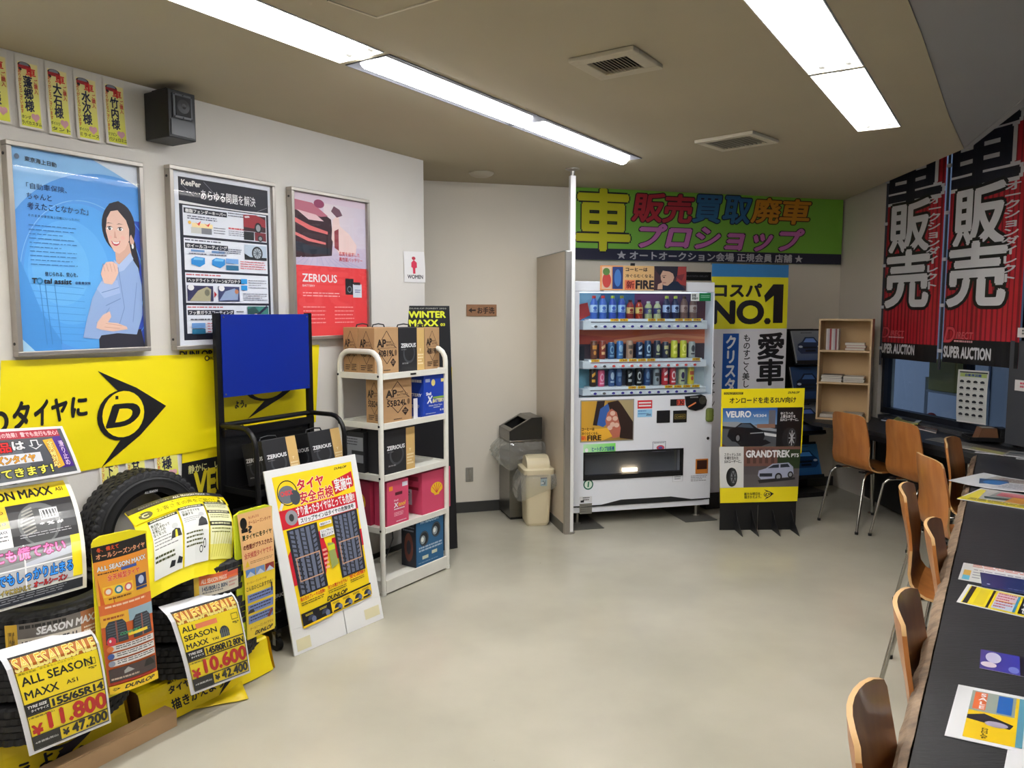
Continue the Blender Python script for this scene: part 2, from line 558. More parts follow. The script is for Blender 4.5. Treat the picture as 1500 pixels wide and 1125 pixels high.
# fluorescent runs, coordinates (along d, across n)
D_ = Vector((0.543, 0.8397)); N_ = Vector((0.8397, -0.543))
def ln(a, c): v = D_ * a + N_ * c; return (v.x, v.y)
RUNL = [(k, k + 1.215) for k in (2.335 - 1.24 * 3, 2.335 - 1.24 * 2, 2.335 - 1.24, 2.337, 3.555)]
LC = (-2.315, -2.075)      # across limits, left run
RUNR = [(k, k + 1.205) for k in (3.506 - 1.225 * 4, 3.506 - 1.225 * 3, 3.506 - 1.225 * 2, 3.506 - 1.225, 3.506)]
RC = (-0.775, -0.555)
holes = []
for k, (a, b_) in enumerate(RUNL): holes.append((a, b_, LC[0], LC[1], 0 if k < 3 else 1))
for k, (a, b_) in enumerate(RUNR): holes.append((a, b_, RC[0], RC[1], 2))
# ceiling with holes
edge = [(2.93, 6.95), (2.77, 4.842), (2.228, 4.044), (1.784, 3.359), (1.471, 2.876), (1.266, 2.571), (0.66, 1.63), (-0.3, 0.15), (-1.9, -2.35), (-2.05, -2.6)]
outline = edge + [(-4.9, -2.6), (-3.4, 5.2), (-0.565, 6.02)]
outline = [(-4.9, -2.6)] + [(-3.4, 5.2), (-0.565, 6.04), (2.98, 7.08)] + edge[1:]
bm = bmesh.new()
def loop(pts):
    vs = [bm.verts.new((p[0], p[1], CEIL)) for p in pts]
    return [bm.edges.new((vs[i], vs[(i + 1) % len(vs)])) for i in range(len(vs))]
es = loop(outline)
for a, b_, c, d, k in holes: es += loop([ln(a, c), ln(b_, c), ln(b_, d), ln(a, d)])
bmesh.ops.triangle_fill(bm, use_beauty=True, use_dissolve=False, edges=es)
bm.normal_update()
for f in bm.faces:
    if f.normal.z > 0: f.normal_flip()
me = bpy.data.meshes.new('ceiling'); bm.to_mesh(me); bm.free(); me.materials.append(M_ceil)
ceil_o = link('ceiling', me, kind='structure')
MB().prism([(-4.9, -2.7), (-3.4, 5.4), (-0.6, 6.2), (3.1, 7.3), (4.6, 7.3), (4.7, -2.7)], 3.26, 3.34, M_soff, axis='z').obj('ceiling_upper', kind='structure')
b = MB()
rim = [(2.98, 7.08)] + edge[1:2]
b.prism([(2.98, 7.08), (2.77, 4.842), (2.72, 4.86), (2.93, 7.05)], CEIL + 0.002, 3.26, M_ceil, axis='z')
b.obj('trim_1', kind='structure')
# grey soffit between the beige ceiling and the window well
sof = [(2.77, 4.842), (2.228, 4.044), (1.784, 3.359), (1.471, 2.876), (1.266, 2.571), (0.66, 1.63), (-0.3, 0.15), (-2.05, -2.6), (0.33, -2.6), (2.10, 2.82), (2.40, 3.727)]
MB().prism(sof, CEIL + 0.004, 3.25, M_soff, axis='z').obj('trim_2', kind='structure')
MB().prism([(2.77, 4.85), (2.40, 3.727), (2.10, 2.82), (0.33, -2.6), (0.36, -2.6), (2.14, 2.82), (2.44, 3.72), (2.80, 4.84)], CEIL - 0.0, 3.25, M_soff, axis='z').obj('trim_3', kind='structure')

M_tube = emis('lit_tube', (255, 252, 248), TUBE)
M_led = emis('lit_led_bar', (250, 252, 255), TUBE * 2.1)
M_flank = emis('lit_led_flank', (250, 252, 255), 3.0)
M_trough = mat('white_enamel_trough', (238, 238, 236), rough=0.3)
def light_fixture(a, b_, c, d, kind, label):
    Mx = Matrix(((D_.x, N_.x, 0, ln(a, c)[0]), (D_.y, N_.y, 0, ln(a, c)[1]), (0, 0, 1, CEIL), (0, 0, 0, 1)))
    L, Wd = b_ - a, d - c
    t = thing('ceiling_light', label, 'ceiling light', Mx, 'recessed strip lights in two runs')
    o = MB(); e = 0.002
    TR = M_trough if kind != 1 else mat('darkened_trough', (120, 120, 126), rough=0.5)  # grey trough, colour darkened to tone down the bar's light on it
    o.box(e, e, 0.085, L - e, Wd - e, 0.09, TR)
    for y0, y1 in ((e, 0.006), (Wd - 0.006, Wd - e)): o.box(e, y0, -0.004, L - e, y1, 0.085, TR)
    for x0, x1 in ((e, 0.006), (L - 0.006, L - e)): o.box(x0, 0.006, -0.004, x1, Wd - 0.006, 0.085, TR)
    if kind != 1:   # sloped reflector ridges between the tubes
        o.prism([(Wd / 2 - 0.045, 0.085), (Wd / 2, 0.012), (Wd / 2 + 0.045, 0.085)], 0.006, L - 0.006, M_trough, axis='x')
        o.prism([(0.006, 0.085), (0.006, 0.0), (0.04, 0.085)], 0.006, L - 0.006, M_trough, axis='x')
        o.prism([(Wd - 0.006, 0.085), (Wd - 0.006, 0.0), (Wd - 0.04, 0.085)], 0.006, L - 0.006, M_trough, axis='x')
    o.obj('trough', t)
    if kind == 1:
        cy = Wd * 0.46
        prof = [(cy + 0.052 * math.cos(R(x)), 0.02 - 0.05 * math.sin(R(x))) for x in range(0, 181, 15)]
        MB().prism([(cy - 0.052, 0.084), (cy + 0.052, 0.084), (cy + 0.052, 0.021), (cy - 0.052, 0.021)], 0.02, L - 0.02, M_trough, axis='x').obj('housing', t)
        MB().prism([p for p, x in zip(prof, range(0, 181, 15)) if 60 <= x <= 120], 0.022, L - 0.022, M_led, axis='x').obj('diffuser_bar', t)
        for lo, hi in ((0, 60), (120, 180)):
            q = [p for p, x in zip(prof, range(0, 181, 15)) if lo <= x <= hi]
            MB().prism(q + ([(cy, 0.0), (cy, 0.018)] if lo == 0 else [(cy, 0.018), (cy, 0.0)]), 0.022, L - 0.022, M_flank, axis='x').obj('diffuser_flank', t)
    else:
        for cy in (Wd * 0.26, Wd * 0.74):
            MB().tube([(0.035, cy, 0.035), (L - 0.035, cy, 0.035)], 0.0165, M_tube, seg=14).obj('tube', t, smooth=True)
        for cy in (Wd * 0.26, Wd * 0.74):
            for x0 in (0.007, L - 0.033):
                MB().box(x0, cy - 0.012, 0.012, x0 + 0.026, cy + 0.012, 0.084, M_white, bev=0.004).obj('lamp_holder', t)
    return t
names = {0: 'white recessed strip light with two bare tubes, {} in the run beside the framed posters',
         1: 'white recessed strip light with one wide glowing bar, {} in the run leading to the white pole',
         2: 'white recessed strip light with two bare tubes, {} in the right-hand run over the floor'}
ordn = {0: ['third from the bar lights, behind the viewer', 'second from the bar lights, mostly overhead', 'the one next to the bar lights'],
        1: ['nearer of the two', 'far one ending by the white pole'],
        2: ['farthest behind the viewer', 'second behind the viewer', 'just behind the viewer', 'nearer one cut by the photo edge', 'the far end one, fully in view']}
cnt = {0: 0, 1: 0, 2: 0}
for a, b_, c, d, k in holes:
    lb = {0: 'recessed strip light with two bare tubes, {}', 1: 'recessed strip light with one wide glowing bar, {}', 2: 'right-hand recessed strip light with two tubes, {}'}[k].format(ordn[k][cnt[k]])
    cnt[k] += 1
    light_fixture(a, b_, c, d, k, lb)

# ceiling vents, smoke detector plate
def from_px(pts, z=CEIL): return [flat(p[0], p[1], z) for p in pts]
def vent(name, label, px, style):
    P = from_px(px)
    c = sum(P, Vector()) / 4
    ax = (P[1] - P[0]).normalized(); ay = Vector((-ax.y, ax.x, 0))
    if (P[3] - P[0]).dot(ay) < 0: ay = -ay
    w = ((P[1] - P[0]).length + (P[2] - P[3]).length) / 2; h = (P[3] - P[0]).dot(ay)
    Mx = Matrix(((ax.x, ay.x, 0, P[0].x), (ax.y, ay.y, 0, P[0].y), (0, 0, 1, CEIL), (0, 0, 0, 1)))
    t = thing(name, label, 'air vent', Mx)
    col = mat('vent_beige', (186, 178, 156), rough=0.5) if style else mat('vent_offwhite', (205, 198, 178), rough=0.5)
    o = MB(); f = 0.055 if style else 0.045
    o.box(0, 0, -0.02, w, f, -0.001, col, bev=0.004); o.box(0, h - f, -0.02, w, h, -0.001, col, bev=0.004)
    o.box(0, f, -0.02, f, h - f, -0.001, col, bev=0.004); o.box(w - f, f, -0.02, w, h - f, -0.001, col, bev=0.004)
    o.obj('frame', t)
    MB().box(f, f, -0.004, w - f, h - f, -0.0012, mat('vent_dark', (40, 38, 34), rough=0.9)).obj('duct_backing', t)
    n = 11 if style else 10
    for i in range(n):
        y = (w - 2 * f) * (i + 0.5) / n + f
        s = MB()
        s.box(-0.0012, f, -0.008, 0.0012, h - f, 0.008, col, M=Matrix.Translation((y, 0, -0.011)) @ Matrix.Rotation(R(-50 if style else -20), 4, 'Y'))
        s.obj('slat', t)
    return t
vent('ceiling_vent', 'large square beige ceiling vent with fine slats, nearest the camera', [(832, 85), (928, 65), (968, 95), (877, 112)], 1)
vent('ceiling_vent', 'smaller ceiling vent with dark open slots beside the two-tube lights', [(1017, 205), (1105, 190), (1132, 207), (1050, 219)], 0)
p = flat(705, 253, CEIL)
o = MB().lathe([(0.0, -0.03), (0.05, -0.03), (0.075, -0.02), (0.09, -0.006), (0.09, -0.0005)], mat('detector', (180, 172, 152), rough=0.5), 28).obj('smoke_detector', smooth=True)
o.location = p; solo(o, 'flat round beige detector on the ceiling near the left wall end', 'detector')
P = from_px([(480, 0), (552, 25), (700, -20)])
b = MB()
for i in (0, 1):
    a, c = P[i], P[i + 1]; d = (c - a).normalized() * 0.0; nrm = Vector((-(c - a).y, (c - a).x, 0)).normalized() * 0.004
    b.add([a + nrm, c + nrm, c - nrm, a - nrm, a + nrm - Vector((0, 0, .004)), c + nrm - Vector((0, 0, .004)), c - nrm - Vector((0, 0, .004)), a - nrm - Vector((0, 0, .004))], [(0, 1, 2, 3), (4, 5, 6, 7), (0, 1, 5, 4), (2, 3, 7, 6)], mat('hatch_edge', (210, 202, 180), rough=0.5))
b.obj('trim_4', kind='structure')

# window wall
M_wf = mat('navy_window_frame', (30, 34, 46), rough=0.4, metal=0.2)
M_glass = clear('window_glass', (225, 236, 246), 0.01, 1.45, 1.0)
Lw = math.hypot(winx(7.1) - winx(-2.5), 9.6)
MB().box(0, 0, 0, Lw, 0.14, 0.745, mat('sill_wall', (64, 66, 72), rough=0.7)).obj('wall_right', M=WW.M, kind='structure')
MB().box(0, 0, 3.12, Lw, 0.14, 3.26, M_soff).obj('trim_5', M=WW.M, kind='structure')
def wsx(px, py): return WW.at(px, py)[0]
jambs = [0.05, wsx(1290, 560), wsx(1404, 640), wsx(1489, 600), 5.2, 7.2, Lw - 0.03]
k = 0
for a, c in zip(jambs[1:-1], jambs[2:]):
    k += 1
    lowz = 0.765 if k > 1 else 0.765
    o = MB()
    w = 0.034
    o.box(a, 0.02, lowz, c, 0.09, lowz + 0.045, M_wf); o.box(a, 0.02, 3.07, c, 0.09, 3.12, M_wf)
    o.box(a - w / 2, 0.02, lowz, a + w / 2, 0.09, 3.12, M_wf); o.box(c - w / 2, 0.02, lowz, c + w / 2, 0.09, 3.12, M_wf)
    f = o.obj('window_%d' % k, M=WW.M, kind='structure')
    MB().box(a + w / 2, 0.052, lowz + 0.045, c - w / 2, 0.058, 3.07, M_glass).obj('pane', f)
MB().box(-0.05, -0.012, 0.0, jambs[1] - 0.02, 0.14, 3.26, mat('grey_pilaster', (214, 206, 194), rough=0.7)).obj('wall_corner', M=WW.M, kind='structure')
# dark panel at the right edge of the view
x0 = wsx(1486, 600)
MB().box(x0, -0.06, 0.745, x0 + 0.75, 0.015, 1.42, mat('dark_grey_panel', (66, 68, 74), rough=0.5), bev=0.004).obj('panel_board', M=WW.M)
solo(bpy.data.objects['panel_board'], 'dark grey board closing the lower window at the right edge of the photo', 'panel')
# ------------------------------------------------------------------ left wall: framed posters
M_fr = mat('silver_frame', (168, 162, 154), rough=0.38, metal=0.7)
M_frs = mat('frame_side', (120, 114, 106), rough=0.5, metal=0.4)
M_acry = clear('poster_acrylic', (255, 255, 255), 0.015, 1.5, 1.0)
SKIN, HAIR, SHIRT = (236, 196, 178), (38, 30, 34), (150, 178, 226)
def art_woman():
    A = Art(asp=0.7)
    A.grad(0, 0, 1, .35, (96, 168, 236), (76, 150, 232)); A.grad(0, .35, 1, 1, (76, 150, 232), (40, 120, 212))
    
    A.rect(0, 0, 1, .32, (140, 194, 245)); A.ell(.72, .62, .86, .55, (84, 156, 234), 72); A.gradh(.74, .3, 1, 1, (66, 130, 224), (40, 70, 184)); A.poly([(.62, 0), (1, 0), (1, .11), (.8, .05)], (225, 235, 250))
    A.ring(.52, .64, .5, .42, .012, (120, 184, 240), 60); A.ring(.62, .62, .5, .42, .01, (90, 160, 236), 60)
    A.ell(.5, .62, .45, .38, (84, 166, 240), 48); A.ell(.4, .6, .32, .27, (96, 176, 244), 48); A.ell(.33, .58, .22, .19, (106, 184, 246), 40)
    A.poly([(0, .5), (.07, .62), (.16, .8), (.3, .95), (.3, 1), (0, 1)], (70, 150, 226))
    for i in range(9): A.line(.06, .66 + i * .035, .5, .68 + i * .035, .004, (70, 146, 222))
    for x in (.16, .2, .27): A.line(x, .66, x + .03, .97, .006, (60, 134, 208))
    A.poly([(0, .93), (.1, 1), (0, 1)], (170, 215, 245))
    # ponytail, hair back, neck, ear, face
    A.poly([(.9, .34), (.955, .42), (.985, .55), (.97, .66), (.93, .62), (.9, .5)], HAIR)
    A.ell(.815, .34, .145, .135, HAIR, 28)
    A.poly([(.77, .44), (.9, .42), (.92, .5), (.9, .55), (.78, .55)], (222, 178, 158))
    A.poly([(.70, .3), (.715, .26), (.78, .235), (.87, .27), (.905, .34), (.9, .41), (.86, .46), (.81, .485), (.765, .475), (.725, .43), (.703, .37)], SKIN)
    A.ell(.925, .405, .02, .03, (224, 180, 160)); A.ell(.93, .44, .01, .014, (250, 250, 250))
    A.poly([(.69, .34), (.70, .27), (.74, .22), (.82, .2), (.9, .23), (.95, .3), (.945, .41), (.915, .37), (.88, .3), (.81, .25), (.75, .26), (.715, .3), (.705, .35)], HAIR)
    for x in (.735, .825):
        A.ell(x, .352, .025, .0085, (250, 246, 244)); A.ell(x, .352, .012, .0088, (42, 26, 24)); A.ell(x + .003, .350, .0035, .0025, (250, 250, 250)); A.poly([(x - .03, .352), (x - .015, .342), (x + .008, .3395), (x + .03, .347), (x + .008, .3435), (x - .014, .346)], HAIR); A.poly([(x - .032, .329), (x - .01, .321), (x + .03, .325), (x - .008, .325)], (84, 60, 56))
    A.poly([(.775, .36), (.768, .395), (.79, .4), (.782, .37)], (220, 168, 150)); A.line(.768, .398, .792, .4, .004, (190, 130, 116))
    A.poly([(.742, .418), (.765, .423), (.79, .423), (.822, .415), (.812, .434), (.79, .444), (.768, .443), (.75, .433)], (204, 78, 90)); A.poly([(.75, .4205), (.77, .425), (.792, .425), (.814, .4185), (.806, .430), (.787, .434), (.765, .433)], (252, 250, 248)); A.ell(.735, .40, .016, .009, (240, 186, 172)); A.ell(.845, .398, .02, .011, (240, 186, 172))
    # blouse, arms, hands, skirt
    A.poly([(.60, .925), (.97, .9), (1, 1), (.6, 1)], (38, 34, 44))
    A.poly([(.76, .52), (.81, .56), (.9, .49), (.97, .56), (.995, .66), (.99, .82), (.93, .93), (.76, .92), (.62, .93), (.6, .95), (.47, .94), (.5, .86), (.56, .73), (.62, .66), (.7, .58)], SHIRT)
    A.poly([(.76, .52), (.8, .545), (.905, .475), (.93, .51), (.84, .575), (.775, .59)], (176, 198, 236))
    A.poly([(.64, .64), (.78, .63), (.8, .7), (.66, .73), (.6, .68)], (168, 192, 234)); A.line(.64, .7, .79, .67, .005, (110, 138, 196))
    A.line(.79, .56, .83, .78, .005, (112, 140, 198)); A.line(.83, .78, .78, .87, .005, (112, 140, 198)); A.line(.67, .77, .8, .73, .006, (116, 144, 200))
    A.line(.95, .64, .9, .86, .006, (120, 148, 204)); A.line(.58, .86, .7, .9, .006, (116, 144, 200)); A.line(.7, .78, .6, .88, .005, (120, 148, 204))
    A.poly([(.66, .56), (.69, .535), (.74, .53), (.785, .545), (.79, .59), (.76, .63), (.73, .655), (.665, .65), (.64, .6)], SKIN)
    for i in range(4): A.line(.66 + i * .03, .545 - i * .002, .675 + i * .03, .585, .004, (206, 158, 140))
    A.poly([(.59, .86), (.64, .82), (.7, .8), (.71, .83), (.68, .86), (.76, .865), (.84, .885), (.85, .9), (.72, .91), (.62, .9), (.58, .89)], SKIN)
    A.line(.66, .865, .8, .88, .004, (206, 158, 140)); A.line(.65, .885, .78, .895, .004, (206, 158, 140))
    # words
    A.ell(.045, .045, .018, .013, (90, 110, 140)); A.text('東京海上日動', .1, .038, .33, .062, (40, 50, 70), slope=.4)
    A.text('「自動車保険、', .1, .165, .4, .195, (30, 60, 110), bold=.005); A.text('ちゃんと', .1, .215, .28, .245, (24, 50, 96), bold=.01)
    A.text('考えたことなかった」', .1, .26, .56, .295, (24, 50, 96), bold=.01); A.text('そのままの東京海上日動にいったのに', .1, .318, .49, .332, (30, 60, 110), bold=0)
    A.micro(.1, .37, .46, .585, 10, (62, 120, 186), 3, .16)
    A.text('信じられる、安心を。', .2, .60, .45, .622, (20, 40, 70)); A.text('T   tal assist', .1, .635, .4, .66, (16, 22, 40), bold=.04, shear=.05)
    A.ring(.158, .6475, .024, .0165, .4, (30, 130, 190)); A.text('自動車保険', .43, .645, .55, .66, (30, 60, 110))
    return A
def art_keeper():
    A = Art(asp=0.7); NV, IC = (28, 30, 46), (232, 236, 246)
    A.rect(.06, .03, .97, .97, NV)
    A.poly([(0.06, .165), (.35, .175), (.7, .178), (.97, .172), (.97, .185), (.06, .182)], W_)
    A.text('KeePer', .09, .045, .27, .075, (235, 232, 225), bold=.05); A.text('あらゆる問題を解決', .27, .085, .83, .145, W_, bold=.01)
    A.line(.08, .07, .2, .13, .003, (150, 150, 160)); A.line(.3, .04, .4, .1, .003, (150, 150, 160)); A.line(.85, .17, .96, .14, .003, (150, 150, 160))
    ys = [.19, .375, .575, .765, .945]
    heads = ['樹脂フェンダーキーパー', 'ホイールコーティング', 'ヘッドライト クリーン&プロテクト', 'フッ素ガラスコーティング']
    hw = [.42, .42, .58, .46]
    for i in range(4):
        y0, y1 = ys[i], ys[i + 1] - .014
        A.rect(.09, y0, .945, y1, IC)
        hy = y0 + (.012 if i == 0 else .028)
        A.rect(.1, hy, .1 + hw[i], hy + .03, NV); A.text(heads[i], .115, hy + .005, .09 + hw[i], hy + .026, W_, bold=.03)
        if i: A.micro(.1, y0 + .008, .45, y0 + .022, 1, (90, 90, 110) if i < 2 else (200, 90, 100), i)
    A.micro(.13, .245, .42, .27, 2, (90, 95, 120), 5); A.ell(.15, .285, .015, .01, (240, 190, 80)); A.rect(.17, .285, .37, .31, (248, 226, 170))
    A.poly([(.2, .275), (.22, .29), (.26, .27), (.24, .3)], (220, 60, 60)); A.poly([(.29, .28), (.31, .295), (.35, .275), (.33, .3)], (220, 60, 60))
    A.rect(.16, .31, .26, .345, (210, 210, 205)); A.rect(.26, .31, .36, .345, (130, 132, 140)); A.micro(.38, .3, .5, .345, 3, (100, 100, 120), 8, .3)
    A.micro(.53, .2, .7, .23, 2, (90, 90, 110), 9, .4); A.micro(.53, .29, .78, .3, 1, (210, 80, 90), 3, .9); A.micro(.53, .31, .8, .345, 3, (100, 100, 120), 4, .3)
    # cars
    A.rect(.69, .2, .935, .30, (60, 30, 36)); A.poly([(.69, .2), (.83, .195), (.93, .22), (.935, .27), (.86, .26), (.8, .28), (.69, .275)], (156, 40, 50)); A.ell(.85, .275, .04, .034, (30, 30, 34)); A.ell(.85, .275, .025, .022, (150, 155, 160))
    A.poly([(.7, .21), (.75, .205), (.76, .215), (.71, .22)], (225, 215, 220))
    A.rect(.69, .303, .8, .355, (30, 34, 38)); A.rect(.81, .303, .935, .355, (120, 36, 46)); A.ell(.87, .34, .03, .02, (40, 40, 44)); A.ell(.87, .34, .018, .012, (150, 150, 155))
    A.rect(.69, .385, .935, .47, (190, 205, 222)); A.poly([(.69, .44), (.75, .46), (.935, .46), (.935, .478), (.69, .478)], (30, 32, 36)); A.ell(.83, .435, .06, .043, (34, 36, 42)); A.ell(.83, .435, .045, .033, (175, 185, 195))
    for a in range(0, 360, 36): A.line(.83, .435, .83 + .045 * math.cos(R(a)), .435 + .033 * math.sin(R(a)), .006, (90, 98, 110))
    for x in (.13, .33):
        A.rect(x + .02, .44, x + .15, .452, (110, 150, 200)); A.micro(x, .46, x + .17, .474, 1, (110, 110, 130), 4); A.poly([(x + .02, .495), (x + .06, .48), (x + .15, .485), (x + .15, .52), (x + .1, .54), (x + .02, .525)], (40, 140, 215)); A.poly([(x + .05, .485), (x + .14, .487), (x + .13, .5), (x + .04, .5)], (120, 195, 240))
    A.rect(.49, .48, .62, .51, (110, 160, 220)); A.rect(.49, .52, .62, .55, (40, 110, 150)); A.micro(.64, .49, .92, .545, 4, (215, 110, 120), 6, .35); A.micro(.42, .42, .66, .455, 3, (100, 105, 125), 8, .4)
    A.rect(.1, .65, .35, .74, (50, 50, 90)); A.poly([(.12, .74), (.2, .68), (.29, .655), (.33, .67), (.32, .74)], (178, 172, 140)); A.ell(.29, .69, .025, .02, (120, 120, 100)); A.ell(.135, .662, .03, .017, (240, 240, 245))
    A.poly([(.36, .68), (.385, .7), (.36, .72)], (190, 40, 50))
    A.rect(.4, .65, .62, .74, (60, 66, 110)); A.poly([(.41, .735), (.47, .68), (.57, .66), (.61, .68), (.6, .73)], (150, 170, 205)); A.ell(.59, .68, .02, .014, (200, 130, 90)); A.ell(.435, .662, .03, .017, (240, 240, 245))
    A.rect(.64, .6, .705, .63, (40, 150, 220)); A.rect(.64, .64, .705, .67, (40, 150, 220)); A.micro(.72, .605, .93, .665, 4, (120, 120, 135), 11, .25); A.micro(.66, .69, .93, .74, 4, (100, 100, 120), 12, .3)
    A.rect(.7, .77, .935, .86, (60, 130, 120)); A.poly([(.7, .79), (.78, .77), (.9, .86), (.7, .86)], (44, 84, 84)); A.line(.92, .77, .8, .83, .022, (32, 36, 70)); A.ell(.79, .83, .025, .014, (230, 190, 160))
    A.micro(.58, .8, .66, .812, 1, (90, 90, 100), 2); A.micro(.12, .845, .4, .86, 1, (90, 90, 100), 3)
    A.rect(.13, .87, .26, .9, (110, 160, 220)); A.rect(.13, .905, .26, .935, (30, 110, 150)); A.micro(.28, .87, .6, .935, 4, (200, 110, 120), 9, .35)
    return A
def art_red():
    A = Art(asp=0.73); RD = (232, 66, 70)
    A.grad(0, 0, 1, .5, (226, 206, 220), (200, 190, 215))
    A.gradh(.4, .05, 1, .35, (235, 220, 225), (214, 205, 222))
    A.poly([(0, .06), (.32, .1), (.5, .16), (.52, .3), (.5, .42), (.24, .44), (0, .45)], (56, 26, 38))
    A.poly([(0, .05), (.25, .06), (.46, .14), (.36, .15), (.1, .13), (0, .12)], (190, 110, 130)); A.poly([(.05, .12), (.3, .14), (.4, .18), (.2, .18)], (236, 200, 205))
    A.poly([(0, .17), (.22, .22), (.45, .25), (.45, .27), (.2, .25), (0, .2)], (225, 110, 110)); A.poly([(0, .27), (.2, .31), (.42, .33), (.42, .345), (.18, .33), (0, .29)], (230, 120, 120))
    A.poly([(0, .33), (.2, .36), (.48, .37), (.48, .41), (.2, .42), (0, .4)], (28, 40, 56))
    A.poly([(.52, .16), (.6, .12), (.62, .2), (.75, .25), (.86, .33), (.84, .4), (.6, .4), (.5, .3)], (240, 212, 208)); A.poly([(.54, .24), (.6, .22), (.6, .38), (.54, .36)], (150, 60, 70))
    A.poly([(.5, .1), (.54, .06), (.62, .08), (.66, .12), (.58, .14)], (110, 70, 90)); A.ell(.34, .06, .07, .03, (150, 60, 100))
    for i in range(12): A.line(.1 + i * .05, .44, -.15 + i * .11, .53, .006, (180, 176, 210))
    A.rect(-.2, .44, 0, .53, (0, 0, 0)) if False else None
    A.poly([(0, .5), (1, .5), (1, 1), (0, 1)], RD)
    A.text('品質を追求した', .6, .385, .9, .415, (214, 60, 66), bold=.01); A.text('高性能バッテリー', .6, .425, .94, .455, (214, 60, 66), bold=.01)
    A.text('ZERIOUS', .1, .56, .56, .615, W_, bold=.02); A.text('BATTERY', .1, .635, .26, .65, W_, bold=0)
    A.rect(.68, .58, .8, .7, (26, 26, 30)); A.ring(.74, .66, .035, .025, .3, (120, 130, 140)); A.rect(.79, .62, .92, .72, (214, 222, 232)); A.rect(.8, .605, .9, .625, (30, 30, 36)); A.micro(.82, .66, .9, .69, 2, (90, 100, 160), 3)
    A.micro(.1, .69, .6, .73, 2, (250, 190, 190), 4, .35); A.micro(.1, .79, .4, .93, 5, (250, 170, 170), 5, .25); A.micro(.52, .79, .8, .93, 5, (250, 170, 170), 6, .25)
    return A
def framed(name, label, px, art, conv_off=0.0):
    (x0, z1), (x1, z0) = WL.at(*px[0], -0.045), WL.at(*px[1], -0.045)
    t = thing(name, label, 'framed poster', WL.M @ Matrix.Translation((x0, -0.002, z0)))
    w, h = x1 - x0, z1 - z0
    f = MB(); e = 0.02
    for a in ((0, 0, w, e), (0, h - e, w, h)): f.box(a[0], -0.043, a[1], a[2], 0, a[3], M_fr, bev=0.003)
    for a in ((0, e, e, h - e), (w - e, e, w, h - e)): f.box(a[0], -0.043, a[1], a[2], 0, a[3], M_fr, bev=0.003)
    f.box(e, -0.006, e, w - e, 0, h - e, M_frs)
    f.obj('frame', t)
    b = MB()
    for z in (0.05, h - 0.05):
        M = Matrix.Translation((-0.001, -0.02, z)) @ Matrix.Rotation(R(90), 4, 'Y')
        b.lathe([(0, -.002), (.006, -.002), (.006, .002), (0, .002)], M_black, 10, M)
    b.obj('screw', t)
    art.build('print', (e, h - e, w - e, e), t, INK, base=(232, 236, 246)).location.y = -0.024
    MB().box(e, -0.0385, e, w - e, -0.0365, h - e, M_acry).obj('acrylic_cover', t)
    return t
framed('framed_poster', 'silver framed blue poster of a woman in a light blue blouse', [(8, 203), (222, 514)], art_woman())
framed('framed_poster', 'silver framed white poster of car coating services with a navy heading', [(248, 240), (410, 506)], art_keeper())
framed('framed_poster', 'silver framed red poster with a speeding car and a battery', [(427, 272.5), (545, 494)], art_red())

# ---- handwritten style customer notices in a row
def art_notice(nm, car):
    A = Art(asp=0.34)
    A.grad(.1, .1, .94, .97, (250, 238, 170), (224, 226, 60))
    A.ell(.38, .14, .27, .045, (60, 50, 56)); A.ell(.38, .13, .2, .03, (140, 140, 150)); A.rect(.12, .14, .66, .19, (176, 36, 44)); A.ell(.2, .2, .07, .022, K_); A.ell(.58, .2, .07, .022, K_)
    A.text('車', .44, .16, .84, .28, (226, 40, 36), bold=.05)
    A.text('ご購入', .74, .3, .9, .5, (206, 50, 50), bold=.02, vert=True)
    A.text('ありがとうございます', .1, .2, .23, .8, (206, 70, 50), bold=.02, vert=True)
    A.text(nm, .3, .28, .68, .76, (24, 30, 60), bold=.05, vert=True)
    A.ell(.62, .82, .1, .04, (214, 160, 170)); A.ell(.78, .82, .1, .04, (214, 160, 170)); A.poly([(.52, .83), (.88, .83), (.7, .9)], (214, 160, 170))
    for i, c in enumerate(car): A.text(c, .1 if len(c) > 3 else .12, .82 + i * .075, .94 if i == 1 else .5, .87 + i * .075, (30, 40, 40), bold=.02)
    return A
notes = [((-34, 63), (15, 183), '横大様', ['', 'BOX'], 'paper customer notice cut by the left edge, ending in BOX'),
         ((20, 77), (61, 193), '蓬郷様', ['ホンダ', 'ラパカスタム'], 'paper customer notice, second from the left in the row under the ceiling'),
         ((64, 88), (103, 202), '大石様', ['ダイハツ', 'タント'], 'paper customer notice, third from the left in the row under the ceiling'),
         ((106, 101), (145, 210), '水次様', ['ダイハツ', 'ミライース'], 'paper customer notice, second from the black speaker in the row'),
         ((149, 112), (185, 216), '竹内様', ['ミツビシ', 'パジェロミニ'], 'paper customer notice nearest the black speaker'),
         ((142, 640), (176, 733), '木下様', ['ダイハツ', 'ムーン'], 'paper customer notice under the arrow banner, left of the leaning tire'),
         ((180, 628), (214, 720), '森谷様', ['ダイハツ', 'タント'], 'paper customer notice half hidden behind the leaning tire'),
         ((222, 618), (262, 705), '五月様', ['スズキ', 'ワゴン'], 'paper customer notice beside the black poster, behind the leaning tire')]
for p0, p1, nm, car, lb in notes:
    (x0, z1), (x1, z0) = WL.at(*p0), WL.at(*p1)
    rd = random.Random(nm)
    def S(u, v, h, x0=x0, x1=x1, z0=z0, z1=z1):
        return (x0 + (x1 - x0) * u, -0.003 - h - 0.012 * v * v, z1 + (z0 - z1) * v)
    car = [c for c in car if c] if nm != '横大様' else ['', 'BOX']
    A = art_notice(nm, [c for c in car if c] if car[0] else ['OX'])
    o = A.build('customer_notice', S, None, INK, base=(228, 224, 214), nv=5)
    o.matrix_world = WL.M
    solo(o, lb, 'notice', 'customer notices on the left wall')

